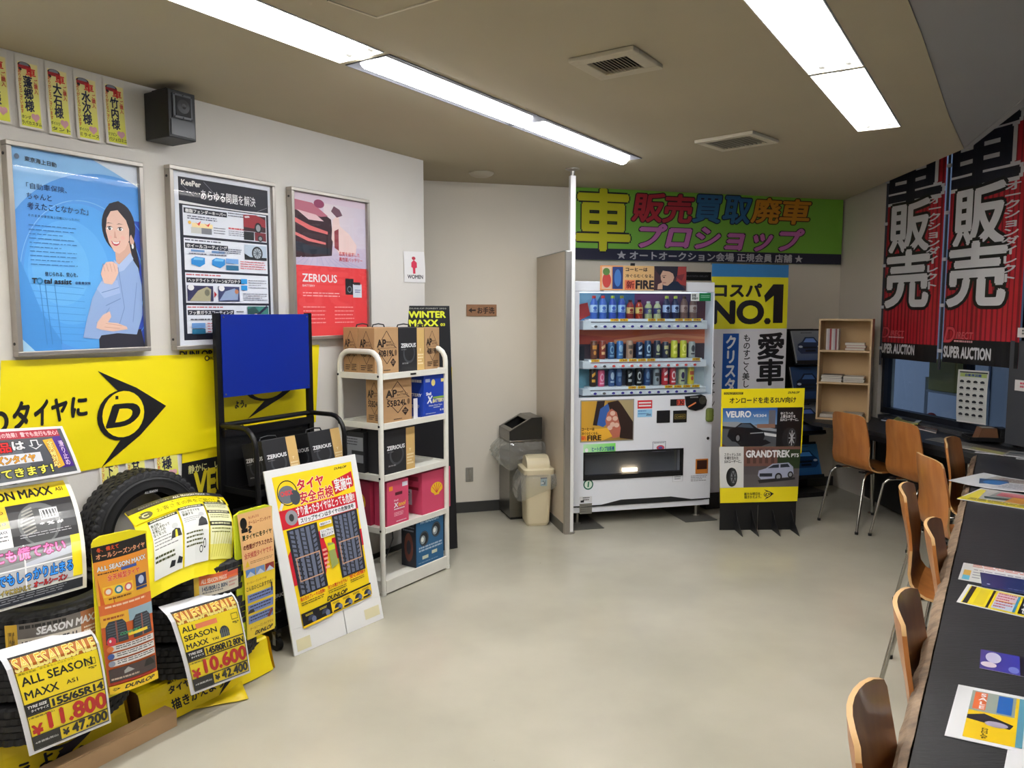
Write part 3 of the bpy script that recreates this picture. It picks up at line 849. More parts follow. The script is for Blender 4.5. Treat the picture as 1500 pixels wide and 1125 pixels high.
# ---- black loudspeaker near the ceiling
c = [WL.at(200, 125), WL.at(201, 191)]
zt = 2.545
t = thing('loudspeaker', 'black box loudspeaker high on the left wall', 'speaker', WL.M @ Matrix.Translation((WL.at(203, 160)[0] + 0.02, -0.01, 2.36)))
MB().box(0, -0.17, 0, 0.135, 0, 0.205, M_black, bev=0.004).obj('cabinet', t)
b = MB(); b.box(0.02, -0.178, 0.085, 0.115, -0.171, 0.19, mat('grey_bezel', (96, 98, 104), rough=0.5), bev=0.003); b.obj('bezel', t)
b = MB(); b.box(0.031, -0.182, 0.097, 0.104, -0.1785, 0.179, M_dark); b.lathe([(0.0, 0), (0.012, 0.003), (0.03, 0.0)], mat('cone', (60, 60, 64), rough=0.4), 20, Matrix.Translation((0.067, -0.1825, 0.138)) @ Matrix.Rotation(R(90), 4, 'X')); b.obj('driver', t)
b = MB()
for x in (0.025, 0.067, 0.11):
    for z in (0.09, 0.185): b.lathe([(0, -.0005), (.003, -.0005), (.003, .002), (0, .002)], M_dark, 8, Matrix.Translation((x, -0.1785, z)) @ Matrix.Rotation(R(90), 4, 'X'))
b.obj('bolt', t)
MB().box(0.01, -0.174, 0.012, 0.125, -0.171, 0.078, mat('port_black', (30, 30, 34), rough=0.3)).obj('port_panel', t)
MB().box(0.04, -0.10, 0.2, 0.10, 0.0, 0.225, M_black).obj('bracket', t)

# ---- yellow arrow banners pinned to the wall
def cloth(F, pts, amp, y0=-0.006, seed=0):
    q = [F.at(*p) for p in pts]
    def S(u, v, h):
        a = [q[0][i] * (1 - u) + q[1][i] * u for i in (0, 1)]; b_ = [q[3][i] * (1 - u) + q[2][i] * u for i in (0, 1)]
        x = a[0] * (1 - v) + b_[0] * v; z = a[1] * (1 - v) + b_[1] * v
        d = amp * (math.sin(u * 9 + v * 5 + seed) * math.sin(v * 7 - u * 3 + seed) + 0.6 * math.sin(u * 21 + v * 3 + seed) + 1.6)
        return (x, y0 - h - d, z)
    return S
A = Art(asp=0.55)
A.text('新たな明日を、そのタイヤに', -.9, .36, .64, .52, K_, bold=.05, slope=-.5) if False else None
for ch, u0, v0, u1, v1 in [('の', .60, .46, .645, .60), ('タ', .665, .42, .715, .58), ('イ', .732, .41, .775, .565), ('ヤ', .785, .385, .83, .53), ('に', .85, .37, .895, .505)]:
    pass
A.text('タ', .062 + .005, .41, .135, .60, K_, bold=.07); 
A = Art(asp=0.55)
bu0, bu1 = WL.at(0, 600)[0], WL.at(314, 600)[0]
bu = lambda px: (WL.at(px, 600)[0] - bu0) / (bu1 - bu0)
A.text('の', bu(-18), .41, bu(12), .58, K_, bold=.07); A.text('タ', bu(20), .345, bu(43), .56, K_, bold=.07); A.text('イ', bu(51), .345, bu(70), .545, K_, bold=.07)
A.text('ヤ', bu(76), .345, bu(98), .53, K_, bold=.07); A.text('に', bu(105), .345, bu(127), .51, K_, bold=.07)
dunlop_d(A, bu(142), .12, bu(242), 1.0, K_, YEL)
A.ring(.955, .045, .014, .028, .4, K_); A.text('DUNLOP', .965, .03, 1.0, .06, K_, bold=.05)
o = A.build('arrow_banner', cloth(WL, [(0, 528), (312, 518), (316, 655), (-6, 712)], 0.0012), None, INKV, base=(246, 226, 10), nu=28, nv=12)
o.matrix_world = WL.M; solo(o, 'yellow vinyl banner with a black arrowhead D emblem on the left wall', 'banner')
A = Art(asp=1.0)
A.text('よう。', .36, .60, .44, .68, K_, bold=.04); dunlop_d(A, .42, .1, .9, .82, K_, (250, 226, 10)); 
A.text('DUNLOP', .0, .02, .2, .08, K_, bold=.05)
o = A.build('yellow_banner', cloth(WL, [(262, 512), (467, 505), (462, 618), (262, 655)], 0.0008, -0.002, 2), None, INKV, base=(240, 220, 12), nu=14, nv=10)
o.matrix_world = WL.M; solo(o, 'yellow vinyl banner partly hidden behind the blue board', 'banner')
A = Art(asp=.9)
A.rect(0, .0, 1, .22, YEL); A.ring(.75, .2, .2, .2, .35, K_, 24, 90, 270); A.poly([(.62, .02), (.72, .02), (.62, .12)], K_)
A.rect(0, .22, 1, 1, (16, 16, 18)); A.text('静かに、いい仕事する。', .06, .245, .72, .3, (225, 220, 150), bold=.02); A.text('VEURO', .12, .30, .74, .47, (226, 206, 40), bold=.06)
A.text('VE304', .2, .54, .42, .61, (190, 180, 60), bold=.02); A.micro(.5, .66, .8, .74, 3, (70, 70, 66), 3, .3); A.frame(.5, .78, .62, .9, .01, (150, 145, 40)); A.text('低燃', .515, .8, .605, .88, (150, 145, 40))
o = A.build('black_poster', cloth(WL, [(266, 630), (402, 608), (405, 800), (266, 850)], 0.0003, -0.001, 1), None, INK, base=(16, 16, 18), nu=4, nv=4)
o.matrix_world = WL.M; solo(o, 'black poster with yellow lettering on the wall behind the black trolley', 'poster')
A = Art(asp=.8)
A.rect(0, 0, 1, .15, YEL); A.rect(0, .15, 1, .32, (20, 20, 22)); A.micro(.2, .18, .8, .28, 2, (190, 190, 190), 3); A.rect(0, .32, 1, .72, (232, 214, 20))
A.micro(.1, .34, .95, .365, 1, K_, 4, .5); A.text('WINTER', .1, .40, .75, .5, K_, bold=.04); A.text('MAXX', .1, .54, .6, .63, K_, bold=.04); A.text('SJ8+', .66, .58, .82, .63, K_, bold=.03)
A.rect(0, .72, 1, 1, (20, 20, 22))
P0 = WL.at(592, 545); P1 = WL.at(663, 760)
o = A.build('winter_poster', (P0[0], P0[1], P1[0], P1[1]), None, INK, base=(230, 214, 20)); o.matrix_world = WL.M @ Matrix.Translation((0, -0.004, 0))
solo(o, 'yellow and black winter tire poster seen through the white cart', 'poster')
A = Art(asp=.8)
A.ell(.46, .22, .09, .055, (190, 50, 70)); A.poly([(.46, .27), (.6, .36), (.6, .52), (.52, .54), (.52, .72), (.41, .72), (.4, .54), (.33, .5), (.34, .36)], (222, 60, 90)); A.text('WOMEN', .15, .76, .88, .88, (50, 52, 60), bold=.03)
o = A.build('women_sign', quadsurf(WL, [(591, 368), (621, 369), (623, 414), (592, 413)], -0.003, .004), None, INK, base=(240, 238, 238), nv=4)
o.matrix_world = WL.M; solo(o, 'white paper WOMEN sign with a pink figure at the wall end', 'sign')
A = Art(asp=2.6)
A.line(.1, .5, .3, .5, .05, (50, 30, 20)); A.poly([(.06, .5), (.17, .28), (.17, .72)], (50, 30, 20)); A.text('お手洗', .36, .24, .92, .78, (50, 30, 20), bold=.05)
(x0, z1), (x1, z0) = WB.at(683, 446), WB.at(727, 463)
t = thing('toilet_sign', 'small wooden plate with an arrow pointing to the toilets', 'sign', WB.M @ Matrix.Translation((x0, 0, z0)))
MB().box(0, -0.012, 0, x1 - x0, -0.0005, z1 - z0, mat('sign_wood', (172, 124, 88), rough=0.5, noise=.2, nscale=20, stretch=(1, 1, 8)), bev=0.002).obj('plate', t)
o = A.build('lettering', (0, z1 - z0, x1 - x0, 0), t, INK); o.location.y = -0.0121
(x0, z1), (x1, z0) = WB.at(682, 685), WB.at(693, 705)
o = MB().box(x0, -0.008, z0, x1, -0.001, z1, mat('outlet_plate', (150, 146, 136), rough=0.5), bev=0.002).box((x0 + x1) / 2 - .012, -.0095, z0 + .02, (x0 + x1) / 2 + .012, -.0082, z1 - .02, M_alu).obj('outlet_plate', M=WB.M)
solo(o, 'grey wall outlet plate low on the back wall beside the black sign', 'outlet')
o = MB().lathe([(0, 0.001), (.02, .001), (.022, .02), (.012, .03), (.012, .05), (0, .052)], M_chrome, 14).obj('door_stop'); o.location = flat(724, 746); o.location.z = 0
solo(o, 'small chrome door stop on the floor by the steel bin', 'door stop')
# ------------------------------------------------------------------ tires
M_tire = mat('tire_rubber', (25, 25, 27), rough=0.55, noise=.25, nscale=30)
M_tread = mat('tread_rubber', (30, 30, 33), rough=0.65)
def tire_meshes(Rr, w, rb):
    N = 150
    hw = w / 2
    # tread: five ribs cut by grooves, cross cuts every third step
    zs = []
    ribs = [(-0.80, -0.50), (-0.45, -0.18), (-0.13, 0.13), (0.18, 0.45), (0.50, 0.80)]
    prof = [(-0.94, -0.03, -1), (-0.88, -0.012, 0), (-0.80, -0.004, 0)]
    for i, (a, b_) in enumerate(ribs):
        if i: prof.append((a, -0.009, -1))
        prof += [(a + 0.001, 0, i), (b_ - 0.001, 0, i)]
        if i < 4: prof.append((b_, -0.009, -1))
    prof += [(0.80, -0.004, 4), (0.88, -0.012, 4), (0.94, -0.03, -1)]
    vs, fs = [], []
    for (z, dr, rib) in prof:
        for k in range(N):
            cut = 0
            if rib in (0, 4) and k % 3 == 0: cut = 0.006
            if rib in (1, 3) and (k + 1) % 3 == 0: cut = 0.005
            if rib == 2 and k % 6 == 0: cut = 0.003
            r = Rr + dr - cut
            a = 2 * math.pi * (k + z * 0.8) / N
            vs.append((r * math.cos(a), r * math.sin(a), z * hw))
    for i in range(len(prof) - 1):
        for k in range(N):
            k2 = (k + 1) % N
            fs.append([i * N + k, i * N + k2, (i + 1) * N + k2, (i + 1) * N + k])
    tread = MB().add(vs, fs, M_tread).mesh('tread', smooth=False)
    side = MB()
    for sg in (-1, 1):
        pr = [(Rr - 0.032, 0.925), (Rr - 0.04, 0.985), (Rr - 0.043, 0.97), (Rr - 0.055, 1.0), (Rr - 0.075, 1.02), (rb + 0.035, 0.96), (rb + 0.03, 0.93), (rb + 0.012, 0.85), (rb, 0.78), (rb, 0.66), (rb + 0.02, 0.62)]
        side.lathe([(r, sg * z * hw) for r, z in pr], M_tire, 96)
    side.lathe([(rb + 0.02, -0.62 * hw), (Rr - 0.035, -0.72 * hw), (Rr - 0.02, 0), (Rr - 0.035, 0.72 * hw), (rb + 0.02, 0.62 * hw)], M_tire, 96)
    return tread, side.mesh('sidewall', smooth=True)
RT, WT = 0.27, 0.148
TM = tire_meshes(RT, WT, 0.172)
def tire(label, s, d, z, tilt=0.0, group=None, yaw=0.0):
    M = WL.M @ Matrix.Translation((s, -d, z)) @ Matrix.Rotation(yaw, 4, 'Z') @ Matrix.Rotation(tilt, 4, 'X')
    t = thing('tire', label, 'tire', M, group)
    link('tread', TM[0], t); link('sidewall', TM[1], t)
    return t
SR, SL, DS = 0.42, -0.17, 0.40
BZR, BZL = 0.15, 0.17
for nm, s, bz in (('right', SR, BZR), ('left', SL, BZL)):
    for k in range(3):
        tr = tire('black tire lying flat, {} of the {} stack of tires'.format(['bottom', 'middle', 'top'][k], nm), s + 0.004 * (k % 2), DS, bz + WT * (k + 0.5) * 1.03 + .003, 0, 'tires lying flat in two stacks', yaw=k * 0.7)
tl = tire('black tire standing upright on top of the right stack with its hole showing the wall', 0.425, 0.10, 0.648, R(90 - 2))
tl2 = tire('black tire standing upright behind the two big sheets at the left edge', -0.175, 0.10, 0.70, R(90 - 2))
b = MB()
for x in (-.06, .04): b.box(x, -.01, -.004, x + .02, -.0, .0, W_ and mat('white_print', (215, 215, 215), rough=.5))
b = Art(); b.text('ALL SEASON', 0, 0, 1, 1, (200, 200, 205), bold=.03)
o = b.build('sidewall_lettering', lambda u, v, h: ((-0.03 + 0.06 * u), (0.183 - .01 * v) + 0.0, WT / 2 * 0.99 + h + .001), tl, INK)
# support block hidden behind each stack
for s, lb, z in ((0.425, 'dark block behind the right tire stack holding up the upright tire', 0.375), (-0.175, 'dark block behind the left tire stack holding up the upright tire', 0.425)):
    o = MB().box(s - 0.10, -0.115, 0.002, s + 0.10, -0.02, z, M_black, bev=.004).box(s - .11, -.118, .002, s + .11, -.015, .02, M_black).obj('support_block', M=WL.M); solo(o, lb, 'block')
def tire_label(s, z, a0, a1, hgt, stops, label, art):
    Rl = RT + 0.0015
    def S(u, v, h):
        a = R(a0 + (a1 - a0) * u)
        return (s + (Rl + h) * math.sin(a), -DS - (Rl + h) * math.cos(a), z + hgt * (0.5 - v))
    o = art.build('tire_label', S, None, INKG, base=(214, 206, 190), nu=14)
    o.matrix_world = WL.M
    solo(o, label, 'label')
A = Art(asp=.3)
A.rect(0, 0, .12, 1, (214, 170, 40)); A.rect(.12, 0, 1, .5, (110, 104, 100)); A.rect(.75, 0, 1, 1, (176, 112, 70)); A.text('SEASON MAXX', .3, .18, .98, .42, (225, 225, 225), bold=.05, shear=.1)
A.text('155/65 R 14 75 H', .16, .6, .7, .82, (60, 60, 66), bold=.04); A.micro(.78, .55, .97, .9, 3, (235, 220, 200), 3); A.micro(.14, .06, .6, .2, 1, (30, 30, 30), 3, .8); A.text('155/65', .03, .25, .09, .9, (60, 50, 20))
tire_label(SL, BZL + WT * 2.5 * 1.03, -48, 14, 0.10, 0, 'long grey and brown size label on the top tire of the left stack', A)
A = Art(asp=.4)
A.rect(0, 0, .1, 1, (220, 180, 40)); A.rect(.1, 0, 1, .45, (232, 110, 50)); A.rect(.6, 0, 1, .3, (222, 90, 60)); A.text('ALL SEASON MAXX', .14, .18, .7, .38, (245, 220, 200), bold=.04, shear=.1); A.text('145/80R12 80N', .16, .55, .7, .75, (80, 90, 110), bold=.04)
A.rect(.72, .0, 1, .1, K_); A.micro(.74, .4, .97, .9, 3, (200, 150, 140), 3); A.micro(.16, .8, .6, .92, 1, (120, 120, 120), 3)
tire_label(SR, BZR + WT * 2.5 * 1.03, -30, 10, 0.085, 0, 'orange and white size label on the top tire of the right stack', A)

# ---- draped yellow base boxes
def base_box(name, label, s0, s1, d, z, seed, art):
    t = thing(name, label, 'display base', WL.M @ Matrix.Translation((s0, 0, 0)))
    L = s1 - s0
    M_c = mat('carton_brown', (150, 118, 80), rough=0.8)
    MB().box(0.01, -d + 0.012, 0.001, L - 0.01, -0.13, z - 0.012, M_c).obj('carton', t)
    # cloth: top, front, with soft folds
    path = [(-0.12, z + 0.0)] + [(-(d) * k / 8.0, z) for k in range(2, 9)] + [(-d - 0.008, z - 0.02), (-d - 0.014, z * .6), (-d - 0.03, z * .3), (-d - 0.045, 0.006)]
    def S(u, v, h):
        f = v * (len(path) - 1); i = min(int(f), len(path) - 2); r = f - i
        y = path[i][0] * (1 - r) + path[i + 1][0] * r; zz = path[i][1] * (1 - r) + path[i + 1][1] * r
        w = 0.006 * math.sin(u * 11 + v * 4 + seed) * (1 if v > .62 else 0)
        edge = 0.014 if v > .62 else 0
        if v > .62: return (u * L, y - abs(w) - h * 1.0 - .001, max(zz, .003))
        return (u * L, y - 0, zz + h + 0.001)
    art.build('vinyl_cover', S, t, INKV, base=(250, 222, 8), nu=16, nv=24, th=0.0006)
    B = Art()
    B.build('cover_end', lambda u, v, h: (L + 0.003 + 0.012 * v, -0.12 - (d - 0.1) * u - .02 * u * v, z - (z - 0.004) * v), t, INKV, base=(246, 200, 10), nu=3, nv=3)
    if name == 'draped_base': pass
    return t
A = Art(asp=2)
dunlop_d(A, .5, .45, .93, .99, K_, (250, 222, 8))
A.text('動けない', .2, .66, .33, .70, K_, bold=.04); A.text('タイヤに', .2, .735, .4, .80, K_, bold=.04); A.text('描きかえよう。', .2, .85, .62, .93, K_, bold=.06)
base_box('draped_base', 'low box under the right tire stack draped in yellow vinyl', 0.10, 0.72, 0.52, 0.15, 1, A)
A = Art(asp=2)
dunlop_d(A, .5, .5, .98, 1.0, K_, (250, 222, 8)); A.text('動けない', .05, .66, .2, .70, K_, bold=.04); A.text('タイヤに', .08, .735, .35, .80, K_, bold=.04); A.text('描きかえよう。', .1, .85, .75, .94, K_, bold=.06)
base_box('draped_base', 'low box under the left tire stack draped in yellow vinyl', -0.62, 0.06, 0.485, 0.17, 2, A)
# loose flap of vinyl on the floor
F0 = Frame(Matrix.Identity(4))
pts = [flat(*q) for q in ((262, 1046), (364, 1026), (352, 1000), (268, 1018))]
b = MB(); c = [Vector((p.x, p.y, 0.004)) for p in pts]
n = 6; vs = []
for i in range(n + 1):
    for j in range(3):
        a = c[0].lerp(c[1], i / n); e = c[3].lerp(c[2], i / n); p = a.lerp(e, j / 2)
        p.z = 0.004 + 0.018 * (j / 2) ** 2 + 0.004 * abs(math.sin(i * 1.3)); vs.append(p)
fs = [(i * 3 + j, i * 3 + j + 1, (i + 1) * 3 + j + 1, (i + 1) * 3 + j) for i in range(n) for j in range(2)]
o = MB().add(vs, fs, mat('yellow_vinyl', (246, 214, 10), rough=.4)).obj('vinyl_flap', smooth=True); m_ = o.modifiers.new('s', 'SOLIDIFY'); m_.thickness = .001
solo(o, 'loose corner of yellow vinyl spread on the floor before the right base', 'vinyl')
# flat carton lying along the left base
pA, pB = flat(259.5, 1063.5), flat(143, 1125)
Fc = frame((pA.x - (pA - pB).normalized().x * 1.1, pA.y - (pA - pB).normalized().y * 1.1), (pA.x, pA.y))
b = MB(); Mk = mat('kraft_card', (186, 152, 112), rough=0.75, noise=.08, nscale=10)
b.box(0, 0.0, 0.001, 1.1, 0.004, 0.062, Mk); b.box(0, 0.0, 0.0625, 1.1, 0.07, 0.066, Mk, bev=.001); b.box(1.096, 0.004, 0.001, 1.1, 0.07, 0.062, Mk); b.box(0, .066, .001, 1.096, .07, .062, Mk)
b.box(.3, .01, .0665, .98, .055, .0685, Mk)
o = b.obj('flat_carton', M=Fc.M @ Matrix.Translation((0, 0, 0))); solo(o, 'long low kraft carton lying on the floor in front of the left base', 'carton')

# ---- price sheets
def price(size, price1, price4, wide):
    A = Art(asp=1.0 if wide else .9)
    A.grad(.06, .06, .97, .96, (252, 226, 30), (252, 222, 20)); 
    A.rect(.06, .06, .97, .075, K_)
    A.rect(.07, .076, .962, .197, (186, 104, 16)); A.text('SALESALESALE', .08, .08, .96, .19, (255, 244, 150), bold=.06, out=(170, 80, 10), ow=.015, grad=(240, 160, 20))
    if wide:
        A.rect(.3, .235, .62, .29, (232, 130, 90)); A.text('ALL', .1, .23, .3, .29, K_, bold=.02); A.text('SEASON', .1, .325, .58, .385, K_, bold=.02); A.text('MAXX', .1, .42, .42, .48, K_, bold=.02); A.text('YAI', .48, .44, .58, .47, K_, bold=.02)
        A.ell(.69, .42, .075, .075, (50, 60, 66), 20, 180, 360); A.rect(.62, .42, .76, .47, (70, 80, 86)); 
        for i in range(4): A.line(.645 + i * .03, .37, .64 + i * .032, .47, .008, (120, 130, 136))
        tx = .84
    else:
        A.text('運転で気軽、家も車もこのひとつで。', .09, .205, .7, .225, (110, 90, 20), bold=.0); A.text('ALL SEASON', .1, .25, .88, .33, K_, bold=.02); A.text('MAXX', .1, .385, .46, .46, K_, bold=.02); A.text('AS1', .55, .40, .68, .44, K_, bold=.01)
        tx = .82
    for i, ch in enumerate('川目止'): pass
    A.frame(tx, .265 if not wide else .24, tx + .1, .33 if not wide else .31, .006, (70, 66, 20)); A.text('*%*', tx, .345 if not wide else .33, tx + .1, .37 if not wide else .36, (70, 66, 20), bold=.02)
    A.rect(.06, .5, .97, .512, K_); A.rect(.06, .512, .33, .61, K_); A.text('TYRE SIZE', .09, .525, .3, .55, W_, bold=.04, shear=.1); A.text('タイヤサイズ', .12, .565, .31, .59, W_, bold=.03)
    A.text(size, .36, .53, .95, .60, K_, bold=.05, sp=.9); A.rect(.06, .61, .97, .622, K_)
    A.text('1本価格(税込)', .08, .635, .36, .655, K_, bold=.01)
    A.text('¥', .09, .72, .2, .82, (196, 26, 20), bold=.05); A.text(price1, .28, .645, .96, .80, (196, 26, 20), bold=.09)
    A.rect(.06, .825, .97, .837, K_); A.rect(.06, .837, .38, .96, K_); A.text('4本価格(税込)', .09, .885, .35, .91, W_, bold=.01)
    A.text('¥', .41, .865, .48, .93, K_, bold=.05); A.text(price4, .52, .845, .95, .94, K_, bold=.05)
    A.rect(.06, .96, .97, .97, K_); A.rect(.06, .06, .068, .97, K_); A.rect(.962, .06, .97, .97, K_)
    return A
FP = WL.off(y=-0.705)
def bendtop(u, v):   # the head of the sheet curls back over the tire
    return -0.05 * max(0, (0.12 - v) / 0.12) ** 1.5 + 0.012 * math.sin(math.pi * v)
o = price('155/65R14', '11.800', '47.200', False).build('price_sheet', quadsurf(FP, [(2, 960), (140, 921), (163, 1058), (43, 1108)], bend=bendtop), None, INKG, base=(236, 236, 240), nv=14)
o.matrix_world = FP.M; solo(o, 'yellow price sheet reading 11.800 hung before the left tire stack', 'price sheet')
FP2 = WL.off(y=-0.695)
o = price('145/80R12 80N', '10.600', '42.400', True).build('price_sheet', quadsurf(FP2, [(244, 893), (344, 864), (367, 985), (280, 1019)], bend=bendtop), None, INKG, base=(236, 236, 240), nv=14)
o.matrix_world = FP2.M; solo(o, 'yellow price sheet reading 10.600 hung before the right tire stack', 'price sheet')

# ---- big sheets taped over the upright tires
def sheet(name, label, F, pts, art, bulge, base, nv=10, nu=1, m=None, cat='sheet', bend=None):
    o = art.build(name, quadsurf(F, pts, bulge=bulge, bend=bend), None, m or INKG, base=base, nv=nv, nu=nu)
    o.matrix_world = F.M; solo(o, label, cat); return o
A = Art(asp=1.1)
A.rect(0, .03, .955, .22, (236, 206, 24)); A.text('SEASON MAXX', .05, .075, .8, .165, K_, bold=.04); A.text('AS1', .84, .10, .91, .14, K_, bold=.03)
A.rect(0, .22, .33, .42, (240, 190, 40)); A.text('理由。', .05, .32, .3, .39, K_, bold=.03); A.text('冬でも', .1, .24, .3, .29, (90, 60, 10), bold=.02); A.rect(0, .42, .33, .58, W_); A.text('ALL SEASON MAXX', .03, .435, .3, .46, (40, 40, 60), bold=.03); A.micro(.03, .48, .3, .57, 3, (90, 90, 90), 4, .3)
A.rect(.33, .22, .955, .58, (30, 30, 36)); A.ell(.6, .42, .2, .19, (104, 106, 108), 24); A.ell(.6, .44, .16, .16, (60, 62, 64), 24)
for i in range(8): A.line(.42 + .01 * abs(i - 4), .3 + i * .03, .56, .27 + i * .03, .012, (160, 158, 150))
A.frame(.62, .3, .79, .4, .012, W_); 
for i in range(5): A.line(.64 + i * .03, .31, .65 + i * .03, .39, .012, (220, 220, 225))
A.text('* % #', .6, .425, .82, .455, W_, bold=.05); A.micro(.4, .5, .9, .54, 2, (190, 190, 195), 6, .3)
A.rect(0, .58, .955, .9, (142, 144, 146)); A.poly([(0, .63), (.4, .6), (.86, .6), (.86, .68), (0, .72)], (96, 98, 100)); A.poly([(.42, .72), (.86, .66), (.86, .72), (.42, .75)], (190, 194, 206)); A.rect(0, .76, .86, .9, (176, 176, 178)); A.rect(.405, .58, .42, .9, (225, 225, 225)); A.rect(0, .745, .86, .757, (225, 225, 225))
A.rect(.86, .58, .955, .9, (236, 216, 30))
A.text('雪にも慌てない', .02, .60, .8, .69, (255, 120, 190), bold=.06, out=(120, 20, 80), ow=.07); A.text('道路でもしっかり止まる', .0, .77, .86, .85, (40, 140, 230), bold=.06, out=(16, 36, 80), ow=.07)
A.text('スノータイヤにはかえて', .02, .875, .45, .91, (170, 150, 60), bold=.05, out=K_, ow=.05); A.text('オールシーズン', .48, .865, .8, .905, (190, 40, 30), bold=.05, out=K_, ow=.05)
A.rect(0, .92, .955, .985, (40, 40, 40)); A.micro(.03, .93, .8, .975, 3, (150, 150, 150), 8, .3)
FE = WL.off(y=-0.70, z=0.63, rx=R(-38))
sheet('poster_sheet', 'large curved poster sheet about snow driving over the upright tire at the left edge', FE, [(-62, 722), (97, 699), (127, 860), (-30, 905)], A, 0.05, (228, 226, 214), nv=14)
A = Art(asp=.6)
A.rect(.03, .05, .97, .95, (84, 86, 92)); A.poly([(.1, .3), (.5, .3), (.6, .95), (.03, .95)], (110, 114, 120)); A.rect(.03, .05, .93, .2, (178, 40, 60)); A.text('すぐに一度装着の効果！雪でも走行も安心！', .05, .08, .92, .17, (250, 200, 205), bold=.03)
A.text('商品', .2, .25, .42, .43, (226, 40, 40), bold=.08, out=(50, 10, 16), ow=.06); A.text('は', .44, .25, .55, .40, W_, bold=.06, out=K_, ow=.05)
A.poly([(.62, .24), (.69, .24), (.69, .34), (.73, .34), (.65, .43), (.59, .34), (.62, .34)], W_); A.poly([(.632, .26), (.678, .26), (.678, .355), (.70, .355), (.652, .405), (.605, .355), (.632, .355)], (70, 72, 78))
A.rect(.03, .48, .68, .66, (232, 232, 238)); A.text('ルシーズンタイヤ', .04, .5, .62, .64, (226, 160, 50), bold=.05, out=(110, 70, 20), ow=.035)
A.text('始めてきます！', .06, .73, .75, .9, (246, 236, 90), bold=.05, out=(40, 50, 20), ow=.07)
A.poly([(.86, .2), (.93, .2), (.96, .84), (.84, .84), (.82, .3)], (76, 40, 140)); A.poly([(.74, .26), (.84, .24), (.87, .8), (.8, .84)], (240, 180, 40)); A.text('全天候対応', .77, .28, .83, .8, (250, 236, 140), bold=.03, vert=True, out=(150, 70, 10), ow=.05); A.text('滑り止め', .885, .3, .93, .8, (236, 210, 240), vert=True)
FD = WL.off(y=-0.46, z=1.0, rx=R(-14))
sheet('header_sheet', 'laminated grey header card with a hand arrow, top left above the snow poster', FD, [(-60, 632), (91, 624), (119, 692), (-45, 720)], A, 0.004, (238, 238, 240), nv=3)
A = Art(asp=.8); A.lift = .005
A.rect(0, 0, 1, .1, (44, 42, 50)); A.text('ALL SEASON MAXX', .42, .03, .78, .07, W_, bold=.05); A.text('AS1', .8, .035, .84, .065, W_); A.text('あなたのドライブにつきあう', .1, .035, .38, .065, (170, 170, 180))
A.rect(0, .1, 1, .3, (250, 232, 20)); A.ell(.12, .21, .06, .065, (90, 88, 60)); A.text('C', .09, .18, .14, .24, (240, 240, 200), bold=.05); A.text('選んでよかったお客さまの声を', .38, .12, .68, .145, (130, 116, 10)); A.text('お客さまの声をご紹介！', .22, .165, .84, .245, (90, 80, 10), bold=.0)
A.poly([(.86, .26), (.885, .19), (.93, .17), (.97, .2), (.98, .27)], (110, 104, 40)); A.ell(.92, .14, .018, .018, K_); A.poly([(.91, .17), (.94, .17), (.95, .27), (.92, .27)], (250, 240, 150))
for i, (x0, x1, rows) in enumerate([(.1, .37, (.33,)), (.39, .66, (.29,)), (.68, .97, (.25, .41, .57))]):
    A.rect(x0, rows[0], x1, .9 if i < 2 else .78, (228, 230, 226) if i < 2 else (236, 236, 190))
    for y in rows: A.rect(x0, y, x1, y + .045, (36, 36, 34)); A.micro(x0 + .02, y + .012, x1 - .02, y + .034, 1, (220, 220, 180), i + 3, .8)
A.text('長さ残っ\nとぼしめわって\nを気に入れ\nなくなった', .11, .4, .27, .56, (60, 66, 10), bold=.03); A.text('ロックタイヤを\n新調する', .41, .36, .6, .44, (60, 66, 10), bold=.02)
A.micro(.11, .58, .34, .7, 4, (110, 110, 110), 3, .25); A.micro(.41, .47, .58, .54, 3, (110, 110, 110), 3, .25); A.micro(.41, .64, .6, .78, 4, (80, 84, 30), 6, .4); A.micro(.11, .73, .3, .8, 2, (60, 66, 10), 6, .5)
for y in (.32, .48, .64): A.micro(.7, y, .95, y + .06, 2, (110, 110, 40), int(y * 100), .3)
A.ell(.31, .52, .03, .035, (200, 202, 200)); A.poly([(.26, .64), (.275, .57), (.31, .55), (.35, .57), (.365, .64)], K_); A.poly([(.3, .64), (.305, .57), (.32, .57), (.325, .64)], (236, 216, 40)); A.poly([(.54, .6), (.56, .53), (.6, .49), (.64, .53), (.65, .6)], K_); A.ell(.6, .46, .03, .03, (206, 206, 206))
A.poly([(.24, .86), (.26, .81), (.3, .82), (.29, .86)], K_); A.poly([(.31, .85), (.33, .8), (.37, .82), (.36, .86)], K_); A.ring(.57, .8, .02, .03, .3, K_); A.ring(.61, .76, .015, .04, .3, K_)
A.rect(.68, .78, .97, .9, (236, 230, 120))
for i in range(7): A.line(.7 + i * .03, .88, .74 + i * .035, .68, .005, (200, 190, 60))
FC = WL.off(y=-0.69, z=0.585, rx=R(-56))
def bendC(u, v): return 0.07 * math.sin(math.pi * min(1, v * 1.0)) * 0.8 - 0.07 * max(0, v - .6) * 2 + .05 * math.sin(math.pi * u)
sheet('voice_sheet', 'curved yellow sheet of customer comments laid against the right upright tire', FC, [(182, 752), (322, 725), (346, 825), (216, 868)], A, 0.0, (248, 230, 30), nv=14, nu=6, bend=bendC)

